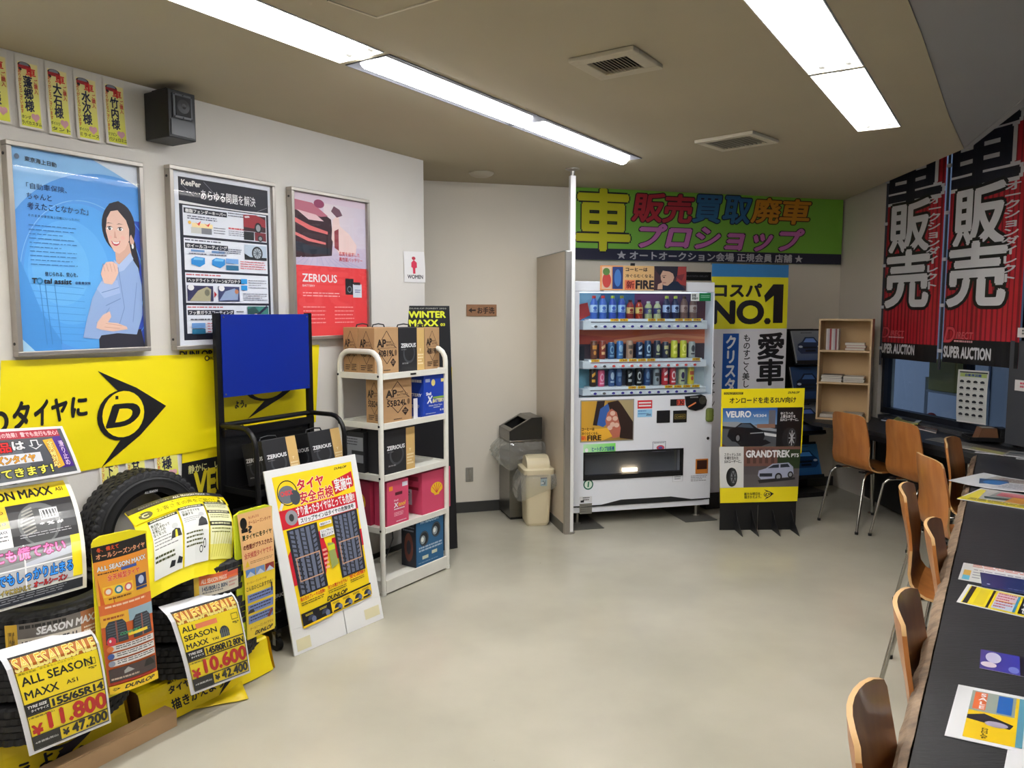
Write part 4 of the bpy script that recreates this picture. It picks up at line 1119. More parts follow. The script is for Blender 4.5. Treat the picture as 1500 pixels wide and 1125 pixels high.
# ---- tall narrow leaflets standing between the stacks
FT = WL.off(y=-0.70)
A = Art(asp=.38)
A.rect(0, 0, 1, .99, (214, 96, 30)); A.grad(0, .1, 1, .5, (240, 150, 50), (240, 190, 40)); A.rect(0, 0, 1, .1, K_); A.text('冬、備えて', .08, .012, .45, .04, (240, 90, 40), bold=.03); A.text('オールシーズンタイヤ', .06, .05, .96, .085, (236, 170, 130), bold=.03, out=(120, 50, 20), ow=.03)
A.text('ALL SEASON MAXX', .05, .135, .95, .165, W_, bold=.06, out=(150, 60, 20), ow=.03); A.micro(.05, .18, .4, .19, 1, (80, 40, 20), 3, .8); A.rect(.45, .17, .75, .19, (60, 90, 170)); A.text('全天候型タイヤ', .2, .20, .8, .24, (226, 60, 40), bold=.06, out=(250, 220, 180), ow=.02)
A.rect(.1, .275, .64, .345, (252, 206, 60))
for x, c in ((.19, (236, 140, 60)), (.37, (40, 130, 150)), (.55, (226, 110, 100))): A.ell(x, .31, .075, .028, c); A.ell(x, .31, .045, .017, (250, 240, 235))
A.rect(.7, .25, .93, .33, (36, 50, 100)); A.ell(.815, .29, .06, .028, (190, 205, 230)); A.rect(.7, .335, .93, .352, (30, 60, 120)); A.micro(.18, .355, .6, .368, 1, (120, 70, 20), 5, .8)
A.rect(0, .39, 1, .475, (222, 110, 50)); A.micro(.1, .405, .9, .43, 1, (250, 210, 180), 6, .5); A.rect(0, .46, .5, .54, (238, 180, 50)); A.rect(.5, .46, 1, .54, (150, 180, 196)); A.micro(.05, .48, .42, .5, 1, (160, 70, 20), 5, .7)
for x in (.05, .55):
    A.poly([(x, .66), (x + .02, .54), (x + .08, .51), (x + .32, .51), (x + .38, .54), (x + .4, .66)], (46, 54, 66))
    for i in range(7): A.line(x + .04, .53 + i * .018, x + .36, .525 + i * .018, .006, (110, 130, 150))
    A.line(x + .2, .515, x + .2, .66, .03, (150, 90, 80))
A.ell(.14, .645, .08, .03, (220, 60, 80)); A.ell(.12, .64, .02, .01, W_); A.rect(.45, .615, .85, .635, (250, 220, 60)); A.text('COMFORT', .3, .6, .7, .618, (60, 190, 120), bold=.03, shear=.1)
for i in range(3): A.rect(.1, .675 + i * .05, .97, .715 + i * .05, (226, 222, 218)); A.micro(.2, .682 + i * .05, .95, .71 + i * .05, 2, (40, 40, 40), i + 2, .4); A.ell(.1, .695 + i * .05, .06, .02, [(226, 130, 60), (60, 90, 160), (140, 150, 170)][i])
A.rect(.03, .83, .97, .92, (70, 56, 56)); A.poly([(.7, .88), (.75, .84), (.85, .83), (.93, .86), (.94, .88)], (20, 20, 20)); A.micro(.06, .895, .6, .915, 1, (200, 180, 160), 9, .6); A.poly([(.3, .86), (.38, .84), (.5, .87), (.3, .88)], (170, 170, 170)); A.rect(.03, .925, .97, .937, (190, 50, 30)); A.rect(0, .945, 1, 1, (246, 206, 20)); A.text('DUNLOP', .28, .958, .92, .982, K_, bold=.06, shear=.2); dunlop_d(A, .06, .957, .2, .985, K_, (246, 206, 20))
t = thing('leaflet_stand', 'tall orange leaflet stand with a rounded yellow top between the tire stacks', 'leaflet stand', FT.M)
Fz = [(133, 803), (213, 781), (231, 993), (160, 1018)]
A.build('leaflet', quadsurf(FT, Fz, bend=lambda u, v: .012 * math.sin(math.pi * u)), t, INKG, base=(236, 232, 226), nu=5)
q = [FT.at(*p) for p in [(130, 800), (216, 779), (233, 995), (160, 1020)]]
b = MB(); x0, x1, z1, z0 = q[0][0], q[1][0], q[0][1], q[2][1]
x0 += .014; b.prism([(x0, z0 + .01), (x1, z0 + .01), (x1, z1)] + [(x1 - .06, z1 + .018), (x0 + .03, z1 + .022), (x0 + .008, z1 + .014), (x0, z1)], 0.004, 0.012, mat('yellow_card', (236, 220, 24), rough=.5)); b.obj('holder', t)
MB().tube([((x0+x1)/2, .011, z0 + .03), ((x0+x1)/2, .14, z0 - .0), ((x0+x1)/2, .20, .178)], .004, M_black, seg=6).obj('support_wire', t)
A = Art(asp=.42)
A.rect(0, 0, 1, .44, (240, 190, 130)); A.rect(0, .44, 1, 1, (246, 214, 40)); A.ell(.14, .08, .1, .045, K_); A.text('もしかしたら', .3, .035, .6, .055, (190, 60, 50)); A.text('オールシーズンタイヤ', .28, .07, .95, .1, (180, 90, 60), bold=.02); A.text('?', .27, .11, .36, .16, (60, 60, 60), bold=.05); A.rect(.06, .12, .24, .15, K_)
A.text('夏タイヤに冬タイヤ', .06, .17, .95, .21, (40, 60, 40), bold=.03); A.text('の性能がプラスされた', .06, .245, .95, .285, (120, 40, 40), bold=.03); A.text('全天候型タイヤです。', .06, .31, .95, .355, (214, 110, 90), bold=.03)
A.poly([(.06, .42), (.14, .37), (.2, .42)], (236, 200, 40)); A.micro(.22, .385, .95, .41, 2, (150, 100, 60), 3, .3)
for i, c in enumerate([(90, 130, 190), (110, 140, 190), (150, 40, 40)]): A.rect(.06 + i * .31, .44, .35 + i * .31, .50, c); A.poly([(.06 + i * .31, .5), (.2 + i * .31, .46), (.35 + i * .31, .5)], (190, 200, 215))
A.text('オールシーズンタイヤは', .06, .535, .7, .555, (170, 110, 20)); A.text('こんなひとにおすすめ！', .04, .575, .9, .61, (80, 60, 10), bold=.02)
for i in range(3): A.rect(.06, .64 + i * .085, .92, .705 + i * .085, (110, 130, 190)); A.micro(.12, .65 + i * .085, .85, .70 + i * .085, 2, (30, 36, 70), i + 7, .4)
A.ell(.16, .79, .11, .03, K_, 16, 180, 360); A.line(.87, .6, .87, .67, .05, (40, 40, 40)); A.poly([(.7, .87), (.85, .81), (.92, .83), (.8, .88)], (120, 40, 50))
A.text('オールシーズンタイヤなら', .1, .905, .92, .93, (170, 120, 20)); A.text('DUNLOP', .26, .95, .92, .98, (60, 50, 20), bold=.06, shear=.2)
FT2 = WL.off(y=-0.66)
t = thing('leaflet_stand', 'tall pale yellow leaflet stand between the right tire stack and the trolley', 'leaflet stand', FT2.M)
A.build('leaflet', quadsurf(FT2, [(347, 754), (397, 741), (402, 920), (362, 938)], bend=lambda u, v: .012 * math.sin(math.pi * v)), t, INKG, base=(222, 222, 60), nu=5, nv=4)
q = [FT2.at(*p) for p in [(341, 757), (399, 738), (403, 918), (355, 938)]]
x0, x1, z1, z0 = q[0][0], q[1][0], q[0][1], q[2][1]
x0 += .01; MB().prism([(x0, z0), (x1, z0), (x1, z1), (x1 - .03, z1 + .012), (x0 + .03, z1 + .012), (x0, z1)], 0.003, 0.012, mat('lime_card', (206, 214, 40), rough=.5)).obj('holder', t)
MB().tube([((x0+x1)/2, .011, z0 + .03), ((x0+x1)/2, .12, z0 - .01), ((x0+x1)/2, .16, .16)], .004, M_black, seg=6).obj('support_wire', t)
# ------------------------------------------------------------------ cartons
M_kraft = mat('kraft_box', (178, 140, 98), rough=0.75, noise=.05, nscale=12)
M_bbox = mat('black_box', (34, 34, 37), rough=0.5)
M_gold = mat('gold_box', (206, 168, 104), rough=0.45)
M_pink = mat('pink_box', (206, 70, 104), rough=0.55)
M_pink2 = mat('dark_pink_box', (168, 44, 74), rough=0.55)
M_blue = mat('blue_box', (24, 62, 170), rough=0.45)
def art_ap(size, scale=1.0, side=False):
    A = Art(asp=.85); C = (52, 40, 30)
    for seg in (((.5, .07), (.28, .27)), ((.5, .07), (.8, .36)), ((.12, .46), (.26, .5)), ((.8, .4), (.92, .46)), ((.28, .62), (.5, .8)), ((.5, .8), (.78, .58))):
        A.line(*seg[0], *seg[1], .018, C)
    A.text('AP', .1, .26, .46, .42, C, bold=.06); A.text('BATTERY', .48, .36, .86, .405, C, bold=.0); A.text('SEALED', .48, .30, .7, .33, C)
    A.line(.1, .45, .9, .45, .006, C); A.text(size, .13, .5, .8, .63, C, bold=.03); A.ell(.88, .56, .05, .07, (110, 84, 58), 14)
    if side:
        A.micro(.14, .82, .5, .95, 3, C, 3, .5); A.micro(.55, .8, .9, .96, 4, (80, 60, 42), 4, .6)
    else:
        A.poly([(.76, .68), (.88, .77), (.76, .88), (.64, .77)], C); A.micro(.7, .74, .82, .82, 2, (150, 120, 90), 2, .5); A.micro(.35, .93, .65, .955, 1, C, 5, .8)
    return A
def art_zer(gold=True, ring=(80, 82, 86)):
    A = Art(asp=.95)
    g = .7 if gold else 1.0
    A.ring(g * .55, .58, g * .34, .24, .22, (66, 68, 72), 28, -60, 230)
    A.text('ZERIOUS', g * .1, .36, g * .93, .45, (230, 230, 232), bold=.04); A.text('BATTERY', g * .12, .49, g * .4, .51, (140, 140, 140))
    A.text('高性能', g * .15, .80, g * .5, .835, (150, 150, 150), bold=.02)
    if gold:
        A.rect(g, 0, 1, 1, (208, 172, 108)); A.text('T', .8, .5, .87, .56, (236, 222, 180)); A.micro(.73, .62, .96, .9, 4, (232, 214, 170), 3, .5)
    return A
def carton(name, label, M, w, dp, h, body, front=None, side=None, handle=True, cat='box', rside=None):
    """M: front lower left corner, x along the front, y back"""
    t = thing(name, label, cat, M)
    b = MB(); b.box(0, 0, 0, w, dp, h, body, bev=.003); b.obj('carton', t)
    MB().box(w * .02, dp * .49, h, w * .98, dp * .51, h + .0008, mat('box_tape', (120, 96, 66), rough=.4) if body is M_kraft else M_black).obj('lid_seam', t)
    if front: front.build('front_print', (0.002, h - .002, w - .002, .002), t, INK).location.y = -.0006
    if side:
        side.build('side_print', lambda u, v, h2: (-h2 - .0006, dp - .002 - (dp - .004) * u, (h - .002) - (h - .004) * v), t, INK)
    if handle:
        MB().tube([(w * .25, dp / 2, h - .001), (w * .28, dp / 2, h + .014), (w * .5, dp / 2, h + .02), (w * .72, dp / 2, h + .014), (w * .75, dp / 2, h - .001)], .004, M_black, seg=6).obj('handle', t)
    return t

# ------------------------------------------------------------------ black trolley with the blue board
TD = 0.10
xl = WL.at(319, 520, -TD)[0]; xr = WL.at(452, 520, -TD)[0]
TB = Frame(WL.M @ Matrix.Translation((xl, -TD, 0)))
Wt = xr - xl
t = thing('display_trolley', 'black tube trolley on castors with a plain blue board on top', 'trolley', TB.M)
r_ = .0125
MB().box(-.016, -.012, .12, .016, .012, 1.60, M_blackm).obj('post', t); MB().box(Wt - .016, -.012, .12, Wt + .016, .012, 1.60, M_blackm).obj('post', t)
zb0 = TB.at(324, 578, -.015)[1]; zb0 = 1.195
pn = MB().box(.012, -.0175, zb0, Wt - .012, -.0125, 1.594, mat('blue_board', (4, 36, 140), rough=.35), bev=.001).obj('blue_panel', t)
b = MB()
for x in (.025, Wt - .025):
    for z in (zb0 + .015, 1.58): b.lathe([(0, 0), (.004, 0), (.004, .002), (0, .003)], M_chrome, 8, Matrix.Translation((x, -.0175, z)) @ Matrix.Rotation(R(90), 4, 'X'))
b.obj('screw', t)
fd = -.25; zt = 1.06
for nm, x in (('side_hoop', 0.0), ('side_hoop', Wt)):
    MB().tube([(x, -.01, zt), (x, -.16, zt + .0)] + [(x, -.16 + (fd + .16) * math.sin(R(a)), zt - .10 + .10 * math.cos(R(a))) for a in (20, 40, 60, 80, 90)] + [(x, fd - .01, .6), (x, fd - .09, .11)], r_, M_blackm, seg=10).obj(nm, t, smooth=True)
MB().tube([(0, -.0, zt), (Wt, -.0, zt)], r_, M_blackm).box(-.0, -.03, zt - .055, Wt, -.005, zt - .02, M_blackm).obj('top_rail', t)
MB().box(0, .0, .74, Wt, .008, zt - .05, M_black).obj('back_panel', t)
def tray(z, d0, name='shelf'):
    b = MB(); b.box(.0, d0, z, Wt, .0, z + .006, M_blackm); b.box(0, d0, z, Wt, d0 + .012, z + .035, M_blackm); b.box(0, d0, z, .01, 0, z + .03, M_blackm); b.box(Wt - .01, d0, z, Wt, 0, z + .03, M_blackm)
    b.obj(name, t)
tray(.735, fd); tray(.42, fd - .05); tray(.11, fd - .09)
for x in (.03, Wt - .03):
    for y in (-.02, fd - .07):
        c_ = MB(); M = Matrix.Translation((x, y, .031)) @ Matrix.Rotation(R(90), 4, 'Y')
        c_.lathe([(.006, -.012), (.03, -.012), (.03, .012), (.006, .012)], M_dark, 20, M)
        o = c_.obj('castor', t, smooth=True)
        MB().box(x - .018, y - .01, .03, x - .014, y + .01, .09, M_chrome).box(x + .014, y - .01, .03, x + .018, y + .01, .09, M_chrome).box(x - .018, y - .012, .085, x + .018, y + .012, .112, M_chrome).obj('fork', o)
# black battery boxes on the trolley
k = 0
def tbox(px0, px1, lb, z, zh, yy, dp, gold=True, side=True):
    x0 = TB.at(px0, 650, yy + .04)[0]; x1 = TB.at(px1, 650, yy + .04)[0]
    return carton('battery_box', lb, TB.M @ Matrix.Translation((x0, yy, z)) @ Matrix.Rotation(R(-13), 4, 'X'), x1 - x0, dp, zh, M_bbox, art_zer(gold), art_zer(False) if side else None)
ztop = TB.at(383, 642, -.185)[1]
tbox(384, 433.4, 'black and gold battery box on the left of the trolley tray', .788, .208, -.235, .15)
tbox(452, 498, 'black and gold battery box on the right of the trolley tray', .788, .208, -.235, .15)
for i, x in enumerate((.03, .22, .42)):
    carton('battery_box', 'black battery box on the middle shelf of the trolley, {}'.format(['behind the tall leaflet stand', 'beside the leaflet stand', 'behind the inspection board'][i]), TB.M @ Matrix.Translation((x, -.20, .427)), .16, .17, .22, M_bbox, art_zer(False), None)
    carton('battery_box', 'black battery box on the lowest shelf of the trolley, {}'.format(['behind the yellow base', 'beside the front castor', 'behind the inspection board foot'][i]), TB.M @ Matrix.Translation((x, -.26, .117)), .16, .19, .20, M_bbox, art_zer(False), None)

# ------------------------------------------------------------------ inspection campaign board
a_, b_ = flat(432, 962), flat(562, 906)
AB = frame(a_, b_).off(rx=-.23)
q = [AB.at(*p) for p in [(387, 692), (519, 664), (562, 905), (435, 962)]]
W0, H0 = q[2][0], (q[0][1] + q[1][1]) / 2
t = thing('campaign_board', 'white-edged yellow tire inspection board leaning on the black trolley', 'sign board', AB.M)
b = MB(); mw = mat('white_board', (238, 238, 236), rough=.4)
b.box(0, 0, .0015, W0 * .555, .008, .12, mw); b.box(W0 * .565, 0, .0015, W0, .008, .12, mw); b.box(0, 0, .12, W0, .008, H0, mw, bev=.001)
b.obj('board', t)
b = MB(); b.box(.02, -.0012, .015, .10, -.0006, .07, mat('old_tape', (226, 218, 180), rough=.5)); b.box(W0 - .12, -.0012, .03, W0 - .02, -.0006, .08, mat('old_tape')); b.obj('tape', t)
A = Art(asp=.65)
RDD = (206, 24, 44)
A.rect(.0, 0, 1, .88, (250, 216, 16)); A.text('DUNLOP', .76, .02, .93, .035, K_, bold=.05, shear=.2)
A.text('タイヤ', .27, .05, .6, .12, RDD, bold=.07, out=(250, 240, 220), ow=.03); A.text('安全点検', .27, .135, .7, .215, RDD, bold=.07, out=(250, 240, 220), ow=.03)
A.poly([(.7, .11), (.98, .07), (.99, .15), (.98, .18), (.72, .21)], RDD); A.text('実施中', .73, .10, .96, .19, W_, bold=.06)
A.ring(.14, .12, .12, .085, .08, K_); A.ell(.13, .13, .1, .06, (110, 116, 124)); A.ell(.22, .16, .06, .05, (70, 76, 84)); A.text('CHECK', .06, .105, .2, .135, (226, 60, 70), bold=.05); A.line(.02, .22, .06, .18, .03, (230, 230, 230))
A.rect(.0, .225, 1, .35, RDD); A.ell(.13, .285, .075, .05, (150, 150, 156)); A.ell(.13, .285, .03, .025, (60, 60, 60)); A.text('すり減ったタイヤはとっても危険!!', .2, .225, .97, .29, W_, bold=.05)
A.rect(.2, .3, .97, .345, W_); A.text('スリップサインはタイヤの危険信号', .23, .306, .94, .338, (30, 30, 40), bold=.03)
A.poly([(.0, .52), (.1, .45), (.5, .42), (.56, .5), (1, .5), (1, .62), (.6, .65), (.45, .72), (0, .72)], RDD); A.poly([(.45, .4), (.58, .48), (.52, .7), (.4, .76), (.5, .58)], (250, 216, 16))
for x0, y0, x1, y1 in ((.04, .36, .42, .8), (.62, .35, .97, .79)):
    A.rect(x0, y0, x1, y1, (34, 36, 44))
    w = (x1 - x0)
    for i in range(5): A.rect(x0 + w * (.08 + i * .175), y0 + .01, x0 + w * (.2 + i * .175), y1 - .01, (104, 112, 134))
    for i in range(13):
        y = y0 + .03 + i * .03
        A.line(x0 + w * .08, y, x0 + w * .28, y + .02, .016, (44, 48, 58)); A.line(x0 + w * .72, y + .02, x0 + w * .95, y, .016, (44, 48, 58)); A.line(x0 + w * .4, y, x0 + w * .58, y + .015, .012, (50, 54, 64))
    A.frame(x0 + w * .1, y0 + .19, x0 + w * .92, y0 + .35, .012, (206, 160, 130))
A.rect(.44, .37, .6, .395, W_); A.text('新品のタイヤ', .455, .375, .585, .39, K_, bold=.02); A.rect(.43, .42, .61, .475, W_); A.text('スリップサイン\n露出したタイヤ', .445, .425, .6, .47, K_, bold=.02)
A.poly([(.5, .52), (.58, .53), (.6, .68), (.5, .7)], (150, 160, 90)); A.micro(.42, .55, .48, .7, 5, (236, 170, 150), 6, .5); A.rect(.5, .54, .59, .575, (200, 210, 40))
A.text('雨の日のブレーキは危険!!', .03, .805, .36, .83, (200, 40, 20), bold=.03); A.micro(.03, .84, .34, .865, 2, (60, 50, 20), 3, .4); A.text('残りの溝が十分でも?', .4, .8, .68, .825, (200, 40, 20), bold=.03); A.micro(.4, .835, .66, .86, 2, (60, 50, 20), 4, .4); A.text('安心点検!!', .72, .79, .95, .815, (200, 40, 20), bold=.03); A.micro(.72, .825, .93, .85, 2, (60, 50, 20), 5, .4)
A.text('DUNLOP', .36, .87, .66, .895, K_, bold=.06, shear=.2)
A.rect(0, .905, .4, 1, (20, 20, 24)); A.rect(.4, .905, 1, .985, (246, 206, 16)); A.rect(.4, .9, 1, .912, K_)
for i, x in enumerate((.05, .24, .42, .57, .72, .86)):
    A.ell(x + .07, .965, .05, .03, (40, 44, 60) if i > 1 else (60, 66, 90), 14, 180, 360); A.ell(x + .1, .968, .03, .02, (110, 120, 150), 12); A.micro(x, .92, x + .1, .935, 2, (230, 210, 60) if i < 2 else (90, 80, 20), i + 2, .5)
    if i > 1: A.rect(x, .975, x + .1, .985, K_)
A.rect(0, .985, .4, 1, (240, 200, 20))
A.build('print', quadsurf(AB, [(398, 700), (514, 676), (544, 873), (444, 921)], -.0005), t, INK, base=(250, 216, 16))

# ------------------------------------------------------------------ white cart
ca, cb = flat(562, 875), flat(660, 832)
CT = frame(ca, cb)
Wc = (cb - ca).length; Dc = 0.345
M_cart = mat('ivory_enamel', (228, 226, 216), rough=.4, noise=.05, nscale=14)
t = thing('storage_cart', 'ivory metal five-tier cart loaded with battery boxes', 'cart', CT.M)
zs = [CT.at(568, 548, 0)[1], CT.at(565, 621, 0)[1], CT.at(567, 696, 0)[1], CT.at(567, 773, 0)[1], .075]
zs = [1.265, .985, .692, .392, .085]
zh = 1.385; r_ = .0155
for x in (r_, Wc - r_):
    path = [(x, r_, .02), (x, r_, zh - .08)] + [(x, r_ + .08 - .08 * math.cos(R(a)), zh - .08 + .08 * math.sin(R(a))) for a in (20, 45, 70, 90)]
    path += [(x, Dc - r_ - .08 + .08 * math.sin(R(a)), zh - .08 + .08 * math.cos(R(a))) for a in (0, 20, 45, 70, 90)] + [(x, Dc - r_, .02)]
    MB().tube(path, r_, M_cart, seg=12).obj('side_frame', t, smooth=True)
for i, z in enumerate(zs):
    b = MB(); hgt = .035 if i < 4 else .075
    b.box(.03, .03, z - .012, Wc - .03, Dc - .03, z - .008, M_cart)
    for a in ((.03, .004, Wc - .03, .016), (.03, Dc - .016, Wc - .03, Dc - .004)): b.box(a[0], a[1], z - hgt, a[2], a[3], z, M_cart, bev=.002)
    for x in (.006, Wc - .016): b.box(x, .03, z - hgt, x + .01, Dc - .03, z, M_cart, bev=.002)
    b.box(.03, .016, z - .012, Wc - .03, .03, z - .008, M_cart); b.box(.03, Dc - .03, z - .012, Wc - .03, Dc - .016, z - .008, M_cart); b.box(.016, .03, z - .012, .03, Dc - .03, z - .008, M_cart); b.box(Wc - .03, .03, z - .012, Wc - .016, Dc - .03, z - .008, M_cart)
    b.obj('shelf', t)
b = MB(); b.box(Wc * .42, .0015, zs[0] - .022, Wc * .5, .0035, zs[0] - .012, M_black); b.obj('badge', t)
b = MB()
for z in zs[:4]:
    for y in (r_, Dc - r_): b.lathe([(0, 0), (.007, 0), (.007, .002), (0, .003)], M_dark, 8, Matrix.Translation((0, y, z - .015)) @ Matrix.Rotation(R(-90), 4, 'Y'))
b.obj('bolt', t)
for x in (r_, Wc - r_):
    for y in (r_, Dc - r_): MB().lathe([(0, 0.001), (.018, .001), (.018, .022), (.0, .024)], M_cart, 12, Matrix.Translation((x, y, 0))).obj('foot', t)
def cbox(name, label, y0, pxl, pxr, shelf, ztoppx, dp, body, front, side=None, handle=True, rz=0):
    z = zs[shelf] - .0078
    x0 = CT.at(pxl, 600, y0)[0]; x1 = CT.at(pxr, 600, y0)[0]
    h = CT.at(pxl, ztoppx, y0)[1] - z
    return carton(name, label, CT.M @ Matrix.Translation((x0, y0, z)), x1 - x0, dp, h, body, front, side, handle)
# top shelf
xb = CT.at(549, 500, .03)[0]
z0 = zs[0] - .0078
hb = .2
hb = min(hb, .235)
cbox('battery_box', 'kraft battery box marked 40B19L on the front left of the cart top', .078, 550, 585, 0, 480, .125, M_kraft, art_ap('40B19L'), art_ap('40B19L', side=True))
x0 = CT.at(550, 600, .078)[0]
carton('battery_box', 'kraft battery box at the back left of the cart top, behind the front 40B19L one', CT.M @ Matrix.Translation((x0, .206, z0)), .19, .118, CT.at(550, 480, .078)[1] - z0, M_kraft, art_ap('40B19L'), art_ap('40B19L', side=True))
cbox('battery_box', 'black and gold battery box in the middle of the cart top', .078, 585.7, 622.5, 0, 480, .13, M_bbox, art_zer(), art_zer(False))
cbox('battery_box', 'narrow kraft battery box at the right end of the cart top', .078, 623.2, 644.5, 0, 480, .19, M_kraft, art_ap('40B19R', side=True))
# second shelf
cbox('battery_box', 'large kraft battery box marked 55B24L on the second cart shelf', .035, 561, 603.5, 1, 556, .13, M_kraft, art_ap('55B24L'), art_ap('55B24L', side=True))
A = Art(asp=.9); A.text('Shell', .08, .42, .3, .49, W_, bold=.04); A.ell(.4, .2, .09, .08, (220, 200, 120), 16); A.rect(.05, .1, .25, .18, (150, 160, 190)); A.text('X', .12, .52, .36, .68, W_, bold=.09, shear=.15); A.text('BATTERY', .36, .6, .9, .68, (240, 230, 160), bold=.06, shear=.15); A.rect(.38, .54, .88, .585, (130, 170, 60)); A.text('Heavy Duty Type', .2, .73, .8, .77, W_, bold=.02); A.micro(.4, .79, .7, .81, 1, W_, 3, .8); A.text('* * *', .7, .85, .96, .9, W_); A.rect(.75, .12, .95, .2, (220, 200, 120)); A.micro(.05, .92, .5, .95, 1, (180, 190, 220), 3)
B_ = Art(asp=.6); B_.micro(.2, .12, .9, .2, 1, W_, 3, .8); B_.text('BATTERY', .1, .45, .9, .52, W_, bold=.05, shear=.1); B_.micro(.2, .72, .8, .8, 3, W_, 5, .4)
cbox('battery_box', 'blue battery box on the second cart shelf', .02, 621.5, 654, 1, 549, .17, M_blue, A, B_)
x0 = CT.at(606, 600, .05)[0]
o = MB().box(x0, .05, zs[1] - .0078, x0 + .035, .052, zs[1] + .11, mat('white_card', (225, 222, 226), rough=.6)).box(x0, .0, zs[1] - .0078, x0 + .001, .0, zs[1] + .01, mat('white_card')).obj('paper_slip', M=CT.M); solo(o, 'small white paper slip between the kraft and blue boxes on the cart', 'paper')
# third shelf
cbox('battery_box', 'black and gold battery box at the front of the third cart shelf', .03, 562.5, 607, 2, 632, .13, M_bbox, art_zer(), None)
B_ = Art(asp=.6); B_.rect(.02, .12, .98, .76, (140, 144, 150)); B_.rect(.35, .46, .98, .56, (40, 42, 44)); B_.micro(.05, .82, .6, .95, 2, (160, 160, 160), 3, .4); B_.micro(.1, .16, .7, .36, 3, (60, 62, 70), 5, .4)
carton('battery_box', 'black box with a grey end panel at the back left of the third cart shelf', CT.M @ Matrix.Translation((.035, .17, zs[2] - .0078)), .24, .15, .235, M_bbox, None, B_)
# fourth shelf: pink oil cartons
def shell(A, cx, cy, r, col=(240, 190, 30)):
    pts = [(cx + r * 1.05 * math.cos(R(a)), cy - r * 1.0 * math.sin(R(a)) * A.asp) for a in range(-20, 201, 20)] + [(cx - r * .45, cy + r * .75 * A.asp), (cx - r * .4, cy + r * 1.0 * A.asp), (cx + r * .4, cy + r * 1.0 * A.asp), (cx + r * .45, cy + r * .75 * A.asp)]
    A.poly(pts, col)
    for a in (30, 60, 90, 120, 150): A.line(cx, cy + r * .7 * A.asp, cx + r * .9 * math.cos(R(a)), cy - r * .85 * math.sin(R(a)) * A.asp, r * .09, (206, 60, 60))
A = Art(asp=.6); A.rect(.08, .1, .25, .2, (236, 150, 40)); A.rect(.7, .06, .96, .16, (220, 220, 230)); A.rect(.36, .26, .7, .33, (90, 20, 36)); A.text('Shell', .3, .42, .5, .46, (250, 220, 230)); A.text('X', .3, .5, .5, .6, W_, bold=.08, shear=.1); A.text('tool', .5, .5, .85, .59, (240, 180, 60), bold=.05, shear=.1); A.micro(.3, .63, .8, .68, 1, W_, 3, .5); A.micro(.3, .72, .75, .82, 3, (250, 200, 215), 5, .4); A.micro(.4, .92, .9, .95, 1, W_, 2)
cbox('oil_box', 'narrow pink oil box at the front left of the fourth cart shelf', .02, 565, 597, 3, 708, .10, M_pink, A, None, handle=False)
A = Art(asp=.78); shell(A, .5, .45, .2)
B_ = Art(asp=.8); B_.rect(.1, .1, .9, .2, (150, 50, 70)); B_.rect(.1, .42, .7, .8, (200, 195, 205)); B_.rect(.55, .35, .9, .42, (120, 20, 36)); B_.micro(.15, .48, .65, .75, 4, (90, 80, 100), 3, .4)
cbox('oil_box', 'wide pink oil box with a yellow scallop shell, right of the fourth cart shelf', .03, 617, 659, 3, 694, .27, M_pink, A, B_, handle=False)
A = Art(asp=.78)
B_ = Art(asp=1.1); shell(B_, .62, .5, .2)
carton('oil_box', 'dark pink oil box with a shell on its end, fourth cart shelf', CT.M @ Matrix.Translation((.032, .125, zs[3] - .0078)), .24, .2, .255, M_pink2, None, B_, handle=False)
# bottom shelf: headlight kit, cable
A = Art(asp=.85); A.rect(0, 0, 1, 1, (34, 96, 140)); A.text('H4 HEADLIGHT', .15, .06, .85, .12, (190, 220, 240), bold=.04); A.rect(.86, .03, .97, .08, (170, 200, 220))
for x, y in ((.27, .44), (.72, .33)): A.ell(x, y, .17, .16, (20, 24, 30)); A.ell(x - .04, y + .02, .09, .09, (150, 158, 160)); A.ell(x - .06, y + .01, .05, .05, (230, 234, 230)); A.ring(x, y, .16, .15, .12, (70, 80, 90))
A.micro(.08, .6, .95, .72, 2, (170, 190, 210), 4, .6); A.rect(.2, .8, .42, .87, (210, 215, 190)); A.rect(.55, .75, .75, .82, (210, 215, 190)); A.micro(.05, .92, .8, .96, 1, (120, 150, 180), 5)
B_ = Art(asp=1); B_.rect(0, 0, 1, 1, (30, 34, 44)); B_.ell(.5, .6, .3, .3, (110, 60, 50)); B_.ell(.5, .6, .15, .15, (50, 50, 60)); B_.micro(.1, .1, .9, .3, 3, (120, 130, 150), 5)
cbox('headlight_box', 'blue headlight box with two lamps printed on it, lowest cart shelf', .02, 607.5, 648, 4, 762, .12, mat('teal_box', (34, 88, 130), rough=.5), A, B_, handle=False)
x0 = .18; zc = zs[3] - .014
o = MB().tube([(x0, .1, zc), (x0 + .01, .1, zc - .1), (x0 - .05, .1, zc - .2), (x0 - .085, .1, zc - .235), (x0 - .1, .1, zc - .215), (x0 - .085, .1, zc - .2), (x0 - .07, .1, zc - .225)], .004, M_black, seg=6).obj('hook_wire', M=CT.M, smooth=True); solo(o, 'thin black wire with a hooked end hanging under the fourth cart shelf', 'wire')
o = MB().box(.03, Dc - .06, zs[0] - .29 + .014, .30, Dc - .055, zs[0] - .05, mat('grey_panel', (176, 172, 166), rough=.5)).prism([(.0, .0), (.26, .0), (.26, .22), (.0, .1)], Dc - .075, Dc - .07, mat('grey_panel')).obj('panel_sheet', M=CT.M @ Matrix.Translation((.0, 0, 0)))
bpy.data.objects.remove(o)

